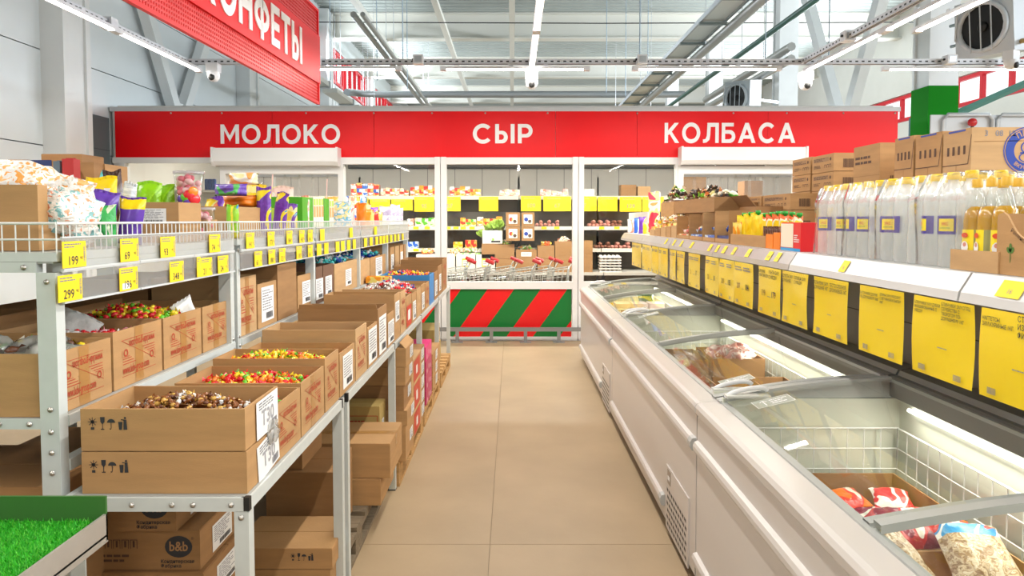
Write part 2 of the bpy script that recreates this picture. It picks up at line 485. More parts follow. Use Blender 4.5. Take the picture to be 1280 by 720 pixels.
# ------------------------------------------------------------------ sweets and packs
def heap(label, x0, x1, y0, y1, z, n, mats, size=.017, hump=.025, name='candies', round_=False):
    """loose wrapped sweets filling a box up to z; nobody could count them"""
    mb = MB(); r = random.Random(hash(label) % 9999 if False else len(label) * 31 + n)
    mb.box(x0, x1, y0, y1, z - .05, z - size * .6, mats[0])
    for i in range(n):
        mu, mv = min(.4, size * 1.5 / (x1 - x0)), min(.4, size * 1.5 / (y1 - y0))
        u, v = r.uniform(mu, 1 - mu), r.uniform(mv, 1 - mv)
        zz = z + hump * math.sin(PI * u) * math.sin(PI * v) + r.uniform(-.5, .5) * size
        c = Vector((x0 + (x1 - x0) * u, y0 + (y1 - y0) * v, zz))
        R = Euler((r.uniform(0, 6.3), r.uniform(-.7, .7), r.uniform(0, 6.3))).to_matrix()
        s_ = size * r.uniform(.8, 1.15); a, b, h_ = s_, s_ * .55, s_ * .5
        m = r.choice(mats)
        if round_:
            mb.ell(c, (s_, s_ * .9, s_ * .8), m, 6, 4, R); continue
        mb.ell(c, (a * .85, b * 1.15, h_ * 1.1), m, 6, 4, R)
        vs = [(a * .75, 0, 0), (-a * .75, 0, 0), (a * 1.45, b * .9, h_ * .5), (a * 1.45, -b * .9, -h_ * .5), (-a * 1.45, b * .9, -h_ * .5), (-a * 1.45, -b * .9, h_ * .5)]
        mb.mesh([c + R @ Vector(q) for q in vs], [(0, 2, 3), (1, 4, 5)], m)
    o = mb.build(name)
    return tag(o, label, 'candies', kind='stuff')
def pillow_mesh(w, h, t, mat, seed=0, crimp=True, band=None, nu=9, nv=9, wr=.12):
    """sealed bag standing in XZ, faces -Y and +Y, base at z=0"""
    mb = MB(); r = random.Random(seed)
    ph = [r.uniform(0, 6) for _ in range(6)]
    def prof(u, v):
        e = (max(0, 1 - (2 * u - 1) ** 4)) ** .6 * (max(0, 1 - (2 * v - 1) ** 4)) ** .6
        wri = 1 + wr * math.sin(9 * u + ph[0] + 3 * v) + wr * math.sin(13 * v + ph[1] - 4 * u) + wr * .7 * math.sin(23 * u + ph[2])
        return t / 2 * e * wri
    def pt(u, v, s):
        pin = 1 - .07 * math.sin(PI * v)
        x = (u - .5) * w * (pin + .03 * math.sin(5 * v + ph[3])); z = v * h * (1 - .03 * math.sin(PI * u) * 0) + .02 * h * math.sin(6 * u + ph[4]) * v
        return Vector((x, s * prof(u, v), z))
    for s_ in (-1, 1):
        base = len(mb.v)
        vs = [pt(i / nu, j / nv, s_) for i in range(nu + 1) for j in range(nv + 1)]
        fs = []
        for i in range(nu):
            for j in range(nv):
                q = (i * (nv + 1) + j, (i + 1) * (nv + 1) + j, (i + 1) * (nv + 1) + j + 1, i * (nv + 1) + j + 1)
                fs.append((q if s_ < 0 else q[::-1], band[2] if band and band[0] <= (j + .5) / nv <= band[1] else mat))
        for f, m in fs: mb.f.append(tuple(base + k for k in f)); mb.mi.append(mb._m(m)); mb.sm.append(True)
        mb.v += [tuple(v) for v in vs]
    if crimp:
        for zz, q in ((h, 1), (0, 1)):
            n = 10
            for i in range(n):
                x0, x1 = -w / 2 + w * i / n, -w / 2 + w * (i + 1) / n
                hh = .045 * h if zz else -.0
                if hh:
                    z0 = zz * (1) + .02 * h * math.sin(6 * i / n + ph[4]); z1 = zz + .02 * h * math.sin(6 * (i + 1) / n + ph[4])
                    mb.mesh([(x0, .001 * (-1) ** i, z0 - .004), (x1, -.001 * (-1) ** i, z1 - .004), (x1, -.003 * (-1) ** i, z1 + hh), (x0, .003 * (-1) ** i, z0 + hh)], [(0, 1, 2, 3)], mat)
    return mb
def bag(label, x, y, z, w, h, t, mat, rot=(0, 0, 0), seed=0, name='candy_bag', cat='bag', band=None, group=None, logo=None, logomat=None, wr=.12):
    mb = pillow_mesh(w, h, t, mat, seed, True, band, wr=wr)
    o = tag(mb.build(name, None, (x, y, z), rot), label, cat, group)
    if logo:
        lb = MB(); lb.add(text(logo, 1, .03), put(FRONT, 0, -t * .56, h * .55) @ sc(w * .8 / (.62 * len(logo))), logomat or signwhite)
        lb.build('printed_name', o)
    return o

def fit(s, w, h, bold=.02, thick=0.0):
    """lettering mesh plus the matrix that fits it into w x h, centred"""
    me = text(s, 1, bold, 'CENTER', thick, 3)
    xs = [v.co.x for v in me.vertices]; ys = [v.co.y for v in me.vertices]
    sx, sy = w / (max(xs) - min(xs)), h / (max(ys) - min(ys))
    return me, Matrix.Diagonal((sx, sy, 1, 1)) @ tr(-(max(xs) + min(xs)) / 2, -(max(ys) + min(ys)) / 2)

# ------------------------------------------------------------------ block lettering for the big signs
def sign_text(s, w, h, t=.2, depth=.006, gap=.17):
    """extruded geometric capitals, centred, fitted into w x h"""
    polys = []
    def ring(cx, cy, rx, ry, a0, a1, n=22):
        out = []
        for k in range(n):
            q = []
            for a, f in ((a0 + (a1 - a0) * k / n, 1), (a0 + (a1 - a0) * (k + 1) / n, 1), (a0 + (a1 - a0) * (k + 1) / n, 0), (a0 + (a1 - a0) * k / n, 0)):
                a = math.radians(a); q.append((cx + (rx - t * (1 - f)) * math.cos(a), cy + (ry - t * (1 - f)) * math.sin(a)))
            out.append(q)
        return out
    def R(x0, x1, y0, y1): return [[(x0, y0), (x1, y0), (x1, y1), (x0, y1)]]
    def glyph(c):
        if c == 'М': W_ = 1.06; m = W_ / 2; return W_, R(0, t, 0, 1) + R(W_ - t, W_, 0, 1) + [[(t, 1), (t, .70), (m, .12), (m, .42)], [(m, .42), (m, .12), (W_ - t, .70), (W_ - t, 1)]]
        if c == 'О': return 1.06, ring(.53, .5, .53, .52, 0, 360, 36)
        if c == 'Л': return .92, R(.92 - t, .92, 0, 1) + R(.24 + t * .8, .92 - t, 1 - t, 1) + [[(.22, .36), (.22 + t, .40), (.25 + t, 1), (.25, 1)], [(0, 0), (.06, 0), (.06, t * .9), (0, t * .9)], [(.06, 0), (.20, .02), (.15, .2), (.06, t * .9)], [(.20, .02), (.22 + t * .75, .15), (.22 + t, .40), (.22, .36), (.15, .2)]]
        if c == 'К': return .86, R(0, t, 0, 1) + [[(t, .38), (t, .62), (.58, 1), (.83, 1), (.36, .5)], [(.24, .52), (.40, .58), (.86, 0), (.62, 0)]]
        if c == 'С': return .98, ring(.52, .5, .52, .52, 42, 318, 30)
        if c in 'ЫЬ': return (1.0, R(0, t, 0, 1) + R(t, .36, .47, .47 + t * .9) + R(t, .36, 0, t * .9) + ring(.36, (.47 + t * .9) / 2, .29, (.47 + t * .9) / 2, -90, 90) + R(1.0 - t, 1.0, 0, 1))
        if c == 'Р': return .76, R(0, t, 0, 1) + R(t, .43, 1 - t * .9, 1) + R(t, .43, .30, .30 + t * .9) + ring(.43, .65, .33, .35, -90, 90)
        if c == 'Б': return .80, R(0, t, 0, 1) + R(t, .70, 1 - t * .9, 1) + R(t, .48, .46, .46 + t * .9) + R(t, .48, 0, t * .9) + ring(.48, (.46 + t * .9) / 2, .32, (.46 + t * .9) / 2, -90, 90)
        if c == 'А': return 1.02, [[(0, 0), (t * 1.08, 0), (.56, .82), (.41, 1)], [(1.02, 0), (.61, 1), (.41, 1), (.46, .82), (1.02 - t * 1.08, 0)]] + R(.28, .74, .21, .21 + t * .85)
        if c == 'Н': return .90, R(0, t, 0, 1) + R(.9 - t, .9, 0, 1) + R(t, .9 - t, .5 - t / 2, .5 + t / 2)
        if c == 'Ф': return 1.12, R(.56 - t / 2, .56 + t / 2, -.04, 1.06) + ring(.56, .52, .56, .38, 0, 360, 36)
        if c == 'Е': return .70, R(0, t, 0, 1) + R(t, .70, 1 - t * .92, 1) + R(t, .66, .5 - t * .45, .5 + t * .45) + R(t, .70, 0, t * .92)
        if c == 'Т': return .80, R(.4 - t / 2, .4 + t / 2, 0, 1 - t * .92) + R(0, .8, 1 - t * .92, 1)
    total = sum(glyph(c)[0] for c in s) + gap * (len(s) - 1); x = 0; out = []
    for c in s:
        W_, ps = glyph(c); mb = MB()
        for k, q in enumerate(ps):
            q = [(((px_ + x) / total - .5) * w, (py_ - .5) * h) for px_, py_ in q]
            if sum(a[0] * b_[1] - b_[0] * a[1] for a, b_ in zip(q, q[1:] + q[:1])) < 0: q = q[::-1]
            n = len(q); d = depth + .00035 * (k % 3)
            mb.mesh([(p[0], p[1], 0) for p in q] + [(p[0], p[1], d) for p in q], [tuple(range(n, 2 * n))] + [(i, (i + 1) % n, n + (i + 1) % n, n + i) for i in range(n)], signwhite)
        out.append(mb.data('letter')); x += W_ + gap
    return out

# ------------------------------------------------------------------ the hall
floor_m = M('polished_concrete', (0.40, 0.295, 0.18), 0.5, noise=0.10, scale=1.6, bump=0.03, bscale=40)
joint_m = M('joint_filler', (0.26, 0.19, 0.115), 0.8)
wall_m = M('white_sandwich_panel', (0.76, 0.81, 0.83), 0.45, noise=0.02, scale=2)
wall2_m = M('warm_white_panel', (0.80, 0.79, 0.74), 0.5, noise=0.02, scale=2)
col_m = M('column_white', (0.80, 0.82, 0.82), 0.45, noise=0.02, scale=3)
deck_m = M('roof_deck', (0.44, 0.48, 0.46), 0.4, 0.1, noise=0.10, scale=.6)
girder_m = M('girder_cream', (0.80, 0.79, 0.72), 0.5)
redframe = M('red_window_frame', (0.75, 0.006, 0.02), 0.4)

fb = MB(); fb.box(-6, 12, -7, 37, -.2, -.008, joint_m)
floor = struct('floor', fb)
sl = MB(); sl.box(0.0015, 2.9985, .0015, 5.9985, -.008, 0, floor_m); slab_me = sl.data('slab')
for i in range(6):
    for j in range(8):
        link('slab', slab_me, floor, (-6.108 + 3 * i, -8.66 + 6 * j, 0))

wl = MB(); wl.box(-5.55, -5.41, -7, 36, 0, 5.66, wall_m); wl.box(-5.55, -5.41, -7, 18.5, 5.66, 7.6, wall_m); wl.box(-5.55, -5.41, 18.5, 36, 6.73, 7.6, wall_m)
wall_left = struct('wall_left', wl)
for k in range(-1, 7):
    z0 = .31 + 1.07 * k; z1 = min(z0 + 1.058, 7.6); z0 = max(z0, 0)
    for ya, yb in ((5, 8.1), (8.1, 13.4), (13.4, 18.5), (18.5, 25.2), (25.2, 36)):
        if k == 5 and ya >= 18.5: continue
        pb = MB(); pb.box(-5.41, -5.30, ya + .006, yb - .006, z0, z1, wall_m); pb.build('panel', wall_left)
cb = MB()
for y in (7.85, 13.4, 19.2, 25.2):
    c = MB(); c.box(-5.3, -5.04, y, y + .09, 0, 7.4, col_m); c.box(-5.3, -5.07, y + .09, y + .42, 0, 7.4, col_m); c.box(-5.3, -5.04, y + .42, y + .51, 0, 7.4, col_m)
    c.build('column', wall_left)
wb = MB(); wb.box(-5.5, 11.2, 36, 36.2, 0, 7.6, wall2_m); struct('wall_back', wb)
wb = MB(); wb.box(-5.5, 11.2, -7.2, -7, 0, 7.6, wall2_m); struct('wall_entrance', wb)
wr = MB(); wr.box(11, 11.2, -7, 36, 0, 4.35, wall2_m); wr.box(11, 11.2, -7, 36, 5.12, 7.6, wall2_m); wr.box(11, 11.2, -7, -5.2, 4.35, 5.12, wall2_m); wr.box(11, 11.2, 7.2, 8, 4.35, 5.12, wall2_m)
for ya, yb in ((8, 11.5), (17.5, 18.6), (25, 36)): wr.box(11, 11.2, ya, yb, 4.35, 5.12, wall2_m)
wall_right = struct('wall_right', wr)

def window(n, X, ya, yb, za, zb, k):
    fr = MB(); w = .09
    fr.box(X - .05, X + .05, ya, yb, za, za + w, redframe); fr.box(X - .05, X + .05, ya, yb, zb - w, zb, redframe)
    for i in range(k + 1):
        y = ya + (yb - ya - w) * i / k; fr.box(X - .05, X + .05, y, y + w, za + w, zb - w, redframe)
    o = struct('window_%d' % n, fr)
    for i in range(k):
        p = MB(); y0 = ya + (yb - ya) * i / k; p.box(X - .006, X + .006, y0 + w * .5, y0 + (yb - ya) / k, za + w, zb - w, clear); p.build('pane', o)
for n, (ya, yb) in enumerate(((18.7, 22.0), (22.3, 25.2), (25.8, 29), (29.4, 33)), 1): window(n, -5.36, ya, yb, 5.7, 6.7, 4)
window(5, 11.08, 11.6, 17.4, 4.38, 5.1, 6); window(7, 11.08, -5.2, 7.2, 4.38, 5.1, 10); window(6, 11.08, 18.7, 24.9, 4.38, 5.1, 6)  # long band nearest the entrance is unseen, added to let in fill light

# roof deck: folded steel sheet, folds run across the hall
prof = []
y = -7.0
while y < 36.3:
    for dy, z in ((0, 7.45), (.11, 7.45), (.14, 7.53), (.25, 7.53)): prof.append((y + dy, z))
    y += .28
rd = MB()
vs = [(x, q[0], q[1]) for x in (-5.5, 11.2) for q in prof]; n = len(prof)
rd.mesh(vs, [(i, i + 1, n + i + 1, n + i) for i in range(n - 1)], deck_m)
rd.box(-5.5, 11.2, -7.2, 36.3, 7.6, 7.7, deck_m)
struct('ceiling', rd)
b = MB(); b.box(-5.3, -5.27, 8.37, 9.1, 0, 2.93, M('shaded_wall_sheet', (.10, .145, .155), .5))  # dark sheet on the wall, its colour stands in for shade there
for k in range(5): b.box(-5.271, -5.268, 8.37, 9.1, .5 + .5 * k, .51 + .5 * k, M('shaded_wall_seam', (.06, .09, .10), .6))
struct('wall_shade', b)

GY = (19.9, 25.2, 30.5)
for i, y in enumerate(GY):
    g = thing('roof_girder', 'cream steel girder carrying the roof deck, %s of three from the lamp rails' % ORD[i + 1], 'girder', (2.85, y, 6.72))
    g['kind'] = 'structure'
    b = MB(); b.box(-8.15, 8.15, -.02, .02, .04, .69, girder_m); b.build('web', g)
    b = MB(); b.box(-8.15, 8.15, -.16, .16, 0, .04, girder_m); b.build('flange', g)
    b = MB(); b.box(-8.15, 8.15, -.16, .16, .69, .73, girder_m); b.build('flange', g)
for i, x in enumerate((-3.62, -1.78, 0.0)):
    b = MB(); b.box(x - .07, x + .07, 13.5, 34, 6.58, 6.70, girder_m)
    tag(b.build('light_channel'), 'white channel hung under the roof girders, %s counted from the red framed windows' % ORD[i + 1], 'channel', 'channels under the girders')

# free columns on the right with the V brace between them
for i, (y, ztop) in enumerate(((9.45, 7.4), (14.75, 7.4), (20.0, 7.4), (25.3, 7.4))):
    t_ = thing('steel_column', ['white steel column with green band painted on its lower part', 'white steel column carrying the left end of the V brace', 'white steel column behind the white fan heater',
                                'white steel column farthest behind the cold room'][i], 'column', (5.85, y, 0))
    b = MB(); b.box(-.2, .2, 0, .05, 3.42 if i == 0 else 0, ztop, col_m); b.box(-.2, .2, .35, .4, 3.42 if i == 0 else 0, ztop, col_m); b.box(-.17, .17, .05, .35, 3.42 if i == 0 else 0, ztop, col_m)
    b.build('shaft', t_)
    if i == 0:
        b = MB(); b.box(-.205, .205, -.005, .405, 0, 3.42, M('green_paint', (0.004, 0.22, 0.004), 0.6, spec=.1)); b.build('green_band', t_)
v = thing('wind_brace', 'white V shaped steel brace between two columns on the right', 'brace', (5.85, 12.25, 3.2))
b = MB(); b.beam((0, .05, 0), (0, 2.4, 4.1), .2, .16, col_m, up=(1, 0, 0)); b.build('strut', v)
b = MB(); b.beam((0, -.05, 0), (0, -2.4, 4.1), .2, .16, col_m, up=(1, 0, 0)); b.build('strut', v)
b = MB(); b.box(-.03, .03, -.22, .22, -.1, .25, col_m); b.build('gusset_plate', v)
v = thing('wind_brace', 'white V shaped steel brace against the left panel wall', 'brace', (-5.15, 10.75, 3.15))
b = MB(); b.beam((0, .05, 0), (0, 2.6, 4.0), .18, .14, col_m, up=(1, 0, 0)); b.build('strut', v)
b = MB(); b.beam((0, -.05, 0), (0, -2.5, 4.0), .18, .14, col_m, up=(1, 0, 0)); b.build('strut', v)
b = MB(); b.box(-.03, .03, -.22, .22, -.1, .25, col_m); b.build('gusset_plate', v)

# ------------------------------------------------------------------ pipes, ducts and trays under the roof
def pipe(label, pts, r, mat, name='pipe', cat='pipe', n=8, group=None):
    if cat == 'cable' or max(p[2] for p in pts) < 3.9 or pts[0][0] != pts[1][0]:
        b = MB(); b.path(pts, r, mat, n); return tag(b.build(name), label, cat, group)
    o = thing(name, label, cat, pts[0], (0, 0, 0), group); p0 = Vector(pts[0])
    b = MB(); b.path([Vector(p) - p0 for p in pts], r, mat, n); b.build('tube', o)
    p1 = Vector(pts[-1]) - p0
    for k in (.25, .75):
        q = p1 * k; b = MB(); b.path([q, (q.x, q.y, 7.46 - p0.z)], .006, galv, 4); b.build('hanger_rod', o)
    return o
pipe_grey = M('grey_pipe', (0.42, 0.42, 0.40), 0.35, 0.5)
pipe_green = M('green_pipe', (0.03, 0.14, 0.11), 0.4)
pipe('grey steel pipe of the pair running along the hall, the one nearer the windows', [(-2.72, 12, 5.12), (-2.72, 24.5, 5.12)], .055, pipe_grey)
pipe('grey steel pipe of the pair running along the hall, the one nearer the middle', [(-2.56, 12, 5.12), (-2.56, 24.5, 5.12)], .045, pipe_grey)
pipe('wide grey ventilation pipe crossing above the cold room with elbow at the windows', [(-4.5, 19, 5.08), (-4.4, 20.6, 5.33), (-3.9, 21, 5.38), (5.2, 21, 5.38)], .10, M('duct_steel', (0.30, 0.32, 0.33), 0.4, 0.4), 'duct', 'duct', 10)
pipe('dark green pipe slanting toward the roof beside the right columns', [(3.66, 7.5, 4.25), (3.66, 22, 4.25)], .04, pipe_green)
pipe('dark green pipe with bend on the roof of the cold room', [(3.35, 13, 3.1), (3.35, 13, 3.45), (3.25, 13, 3.55), (2.6, 13, 3.55)], .05, pipe_green)
pipe('thick grey pipe running under the cable ladder', [(3.32, 9, 4.52), (3.32, 21, 4.52)], .075, M('pale_pipe', (0.50, 0.50, 0.48), 0.4, 0.3))
pipe('grey pipe rising toward the roof, upper one of two beside the second column', [(5.0, 12.5, 4.7), (5.0, 18, 4.7)], .08, pipe_grey)
pipe('grey pipe rising toward the roof, lower one of two beside the second column', [(5.0, 12.5, 4.48), (5.0, 18, 4.48)], .08, pipe_grey)
pipe('thin black cable stretched across the hall under the roof', [(-5.31, 15.5, 5.98), (2, 15.5, 5.95), (11.0, 15.5, 5.98)], .012, black_m, 'cable', 'cable', 5)
pipe('grey pipe along the left windows, upper one of two', [(-4.6, 17, 4.28), (-4.6, 24, 4.28)], .07, M('pale_pipe', (0, 0, 0)))
pipe('grey pipe along the left windows, lower one of two', [(-4.75, 17, 3.95), (-4.75, 24, 3.95)], .08, M('pale_pipe', (0, 0, 0)))
pipe('galvanised channel running from the green column towards the right wall', [(6.1, 9.6, 3.05), (9.6, 9.6, 4.6)], .05, M('green_channel', (0.12, 0.30, 0.25), 0.4, 0.3), 'channel', 'channel', 4)
cl = thing('cable_ladder', 'galvanised cable ladder running along the hall beside the long grey pipe', 'cable ladder', (3.05, 9, 4.6))
b = MB(); b.box(-.2, -.17, 0, 13, 0, .07, galv); b.build('side_rail', cl)
b = MB(); b.box(.17, .2, 0, 13, 0, .07, galv); b.build('side_rail', cl)
b = MB(); b.box(-.17, .17, 0, 13, .03, .045, M('ladder_floor', (0.80, 0.83, 0.80), 0.5)); b.build('tray_floor', cl)
for k in range(11):
    b = MB(); b.box(-.21, .21, .4 + 1.2 * k, .46 + 1.2 * k, -.04, 0, M('ladder_rung', (0.28, 0.34, 0.35), 0.4, 0.4)); b.build('rung', cl)
for k in (.8, 11.5):
    b = MB(); b.path([(0, k, .05), (0, k, 2.9)], .006, galv, 4); b.build('hanger_rod', cl)
lt = thing('trunking', 'white cable trunking along the hall below the left windows', 'trunking', (-3.5, 11.5, 4.05))
for k in range(4):
    b = MB(); b.box(-.14, .14, 1.9 * k, 1.9 * k + 1.3, 0, .08, girder_m); b.build('tray_section', lt)
    b = MB(); b.box(-.16, .16, 1.9 * k + 1.3, 1.9 * k + 1.36, -.03, .1, galv); b.build('tray_joint', lt)
for i, (x, y, z0, z1) in enumerate(((-1.12, 7.17, 3.2, 7.4), (-2.9, 15, 4.6, 7.4), (-2.4, 16, 4.6, 7.4), (1.31, 7.17, 3.2, 7.4), (2.3, 17, 4.7, 7.4), (2.85, 17.5, 4.7, 7.4), (3.5, 18, 4.7, 7.4), (-3.9, 15, 4.6, 7.4), (2.6, 7.17, 3.2, 7.4), (3.25, 7.17, 3.2, 7.4))):
    b = MB(); b.path([(x, y, z0), (x, y, z1)], .006 if y < 8 else .009, M('hanger_wire', (0.33, 0.42, 0.50), 0.4, 0.5), 4)
    tag(b.build('hanger_wire'), 'thin steel hanger wire dropping from the roof, %s in order from the left wall' % ORD[sorted([-1.12 / 7.17, -2.9 / 15, -2.4 / 16, 1.31 / 7.17, 2.3 / 17, 2.85 / 17.5, 3.5 / 18, -3.9 / 15, 2.6 / 7.17, 3.25 / 7.17]).index(x / y) + 1], 'wire', 'hanger wires')

for k in (.6, 6.2):
    b = MB(); b.path([(0, k, .05), (0, k, 3.45)], .006, galv, 4); b.build('hanger_rod', lt)
# ------------------------------------------------------------------ lamp rails with LED tubes
LZ = 3.17
rail_m = M('slotted_rail', (0.62, 0.63, 0.66), 0.4, 0.15)
def lamp_rail(label, p0, p1, slots=True, cat='rail'):
    """slotted strut rail between two points (axis-aligned)"""
    p0, p1 = Vector(p0), Vector(p1); L_ = (p1 - p0).length; along_x = abs(p1.x - p0.x) > abs(p1.y - p0.y)
    o = thing('lamp_rail', label, cat, p0, (0, 0, 0 if along_x else PI / 2))
    b = MB(); b.box(0, L_, -.02, .02, .075, .079, rail_m); b.box(0, L_, -.02, -.017, .03, .075, rail_m); b.box(0, L_, .017, .02, .03, .075, rail_m)
    b.box(0, L_, -.026, -.017, .026, .03, rail_m); b.box(0, L_, .017, .026, .026, .03, rail_m)
    b.build('channel', o)
    if slots:
        b = MB(); x = .03
        while x < L_ - .03:
            for s_ in (-1, 1):
                yy = s_ * .0206
                b.mesh([(x, yy, .046), (x + .03, yy, .046), (x + .03, yy, .06), (x, yy, .06)], [(0, 1, 2, 3)], black_m)
            x += .065
        s_o = b.build('slot_row', o); s_o['kind'] = 'stuff'
    return o
lamp_rail('slotted grey lamp rail above the candy shelving on the left', (-3.34, -4, LZ), (-3.34, 7.15, LZ))
lamp_rail('slotted grey lamp rail right above the middle of the aisle', (.2, -4, LZ), (.2, 7.15, LZ))
lamp_rail('slotted grey lamp rail above the bottled goods on the right', (2.98, -4, LZ), (2.98, 7.15, LZ))
lamp_rail('long slotted grey lamp rail crossing the hall in front of the red sign wall', (-3.34, 7.17, LZ), (8.5, 7.17, LZ))
tubes = []
def led_tube(label, x, y, along_x, L_=1.47, group=None, lit=True, watts=None):
    o = thing('led_tube', label, 'lamp', (x, y, LZ), (0, 0, 0 if along_x else PI / 2), group)
    b = MB(); b.box(-L_ / 2, L_ / 2, -.03, .03, -.022, .004, lamp_body); b.box(-.06, -.02, -.012, .012, .004, .03, lamp_body); b.box(.3, .34, -.012, .012, .004, .03, lamp_body); b.build('housing', o)
    b = MB(); n = 6
    pr = [(.022 * math.cos(PI + PI * k / n), -.022 + .014 * math.sin(PI + PI * k / n)) for k in range(n + 1)]
    b.extrude(pr, -L_ / 2 + .03, L_ / 2 - .03, tube_lit, axis='x', sm=False); b.build('diffuser', o)
    for s_ in (-1, 1):
        b = MB(); b.box(s_ * L_ / 2 - .032, s_ * L_ / 2 + .032, -.031, .031, -.038, .005, lamp_body); b.build('end_cap', o)
    if lit: area_lamp('tube_light', (x, y, LZ - .045), L_ - .08 if along_x else .04, .04 if along_x else L_ - .08, watts or LAMP_W)
    return o
for nm, x in (('on the left rail above the candy shelving', -3.25), ('on the middle rail above the aisle', .2), ('on the right rail above the bottled goods', 3.06)):
    for k in range(7):
        yc = 6.5 - 1.53 * k
        led_tube('lit LED tube %s, %s from the crossing rail' % (nm, ORD[k + 1]), x, yc, False, group='LED tubes along the hall')
for k in range(3): led_tube('lit LED tube beside the first row on the right rail, %s from its far end' % ORD[k + 1], 3.32, 5.0 - 1.53 * k, False, group='LED tubes along the hall')
for k, x in enumerate((-1.9, .03, 2.0, 4.57, 6.12, 7.65)):
    led_tube('lit LED tube below the crossing rail, %s from the hanging candy sign' % ORD[k + 1], x + .0, 7.17, True, group='LED tubes under the crossing rail', watts=30)
def rail_box(label, x, y, s=.1):
    b = MB(); b.box(-.05, .05, -.05, .05, 0, .09, lamp_body); b.box(-.035, .035, -.053, -.05, .015, .075, galv)
    b.path([(-.05, 0, .05), (-.065, 0, .05)], .012, black_m, 6)
    tag(b.build('junction_box', None, (x, y, LZ + .01)), label, 'junction box', 'junction boxes on the lamp rails')
rail_box('grey junction box on the crossing rail over the middle of the red sign', -.95, 7.1); rail_box('grey junction box on the crossing rail right of the aisle lamp', 1.32, 7.1)
rail_box('grey junction box on the crossing rail in front of the green banded column', 4.45, 7.1); rail_box('grey junction box on the left lamp rail', -3.34, 5.8)
rail_box('grey junction box on the right lamp rail', 2.98, 6.2); rail_box('grey junction box where the crossing rail meets the hanging candy sign', -2.0, 7.1)
def camera_unit(label, x, y, z, yaw=0.0):
    o = thing('security_camera', label, 'camera', (x, y, z), (0, 0, yaw), 'security cameras')
    b = MB(); b.box(-.06, .06, -.05, .05, -.02, .07, lamp_body); b.build('mount', o)
    b = MB(); b.lathe([(.062, 0), (.062, -.03), (.055, -.06), (.035, -.085), (.001, -.095)], (0, 0, -.02), lamp_body, 14); b.build('housing', o)
    b = MB(); b.ell((0, -.05, -.075), (.034, .022, .034), black_m, 10, 6); b.build('lens', o)
    return o
camera_unit('white dome camera at the end of the aisle lamp rail', .2, 7.08, 3.04)
camera_unit('white dome camera at the end of the left lamp rail', -3.05, 7.13, 3.125)
camera_unit('white dome camera where the right rail meets the crossing rail', 2.98, 7.08, 3.03)
camera_unit('white dome camera on the crossing rail right of the green column', 5.0, 7.0, 3.22, .5)

# ------------------------------------------------------------------ hanging candy sign
P0 = P(398, 131, Y=5.5)
sg = thing('hanging_sign', 'red perforated hanging sign reading КОНФЕТЫ in white letters', 'sign', (P0.x, 5.5, P0.z), (0, 0, math.radians(-1.6)))
# local: y runs away from the viewer to 0 at its end, faces +x
L0, H0 = 2.75, .72
b = MB()
mesh_red = M('perforated_red', (0.72, 0.012, 0.012), 0.32, 0.2)
t0, t1 = .16, .53
# perforated sheet: real holes between thin bars
zs = []
def perforated(z0, z1):
    b = MB(); n = int((z1 - z0) / .022)
    for k in range(n + 1): z = z0 + (z1 - z0) * k / n; b.box(-.004, .004, -L0, 0, z - .0045, z + .0045, mesh_red)
    y = -L0
    while y <= 0: b.box(-.004, .004, y - .0045, y + .0045, z0, z1, mesh_red); y += .022
    o = b.build('perforated_sheet', sg); o['kind'] = 'stuff'
perforated(.02, t0); perforated(t1, H0)
b = MB(); b.box(-.012, .012, -L0 - .02, 0, -.0, .02, signred); b.box(-.012, .012, -L0 - .02, 0, H0, H0 + .02, signred); b.box(-.012, .012, -.02, 0, 0, H0, signred); b.box(-.012, .012, -L0 - .02, -L0, 0, H0, signred); b.build('frame', sg)
b = MB(); b.box(-.01, .018, -L0, 0, t0, t1, signred); pn = b.build('text_panel', sg)
for me in sign_text('КОНФЕТЫ', 1.55, .262, .215): link('letter', me, pn).matrix_local = put(AISLE_L, .0185, -1.22, (t0 + t1) / 2)
for y in (-.25, -2.5):
    b = MB(); b.path([(0, y, H0), (0, y, 2.2)], .005, black_m, 4); b.build('hanging_cable', sg)

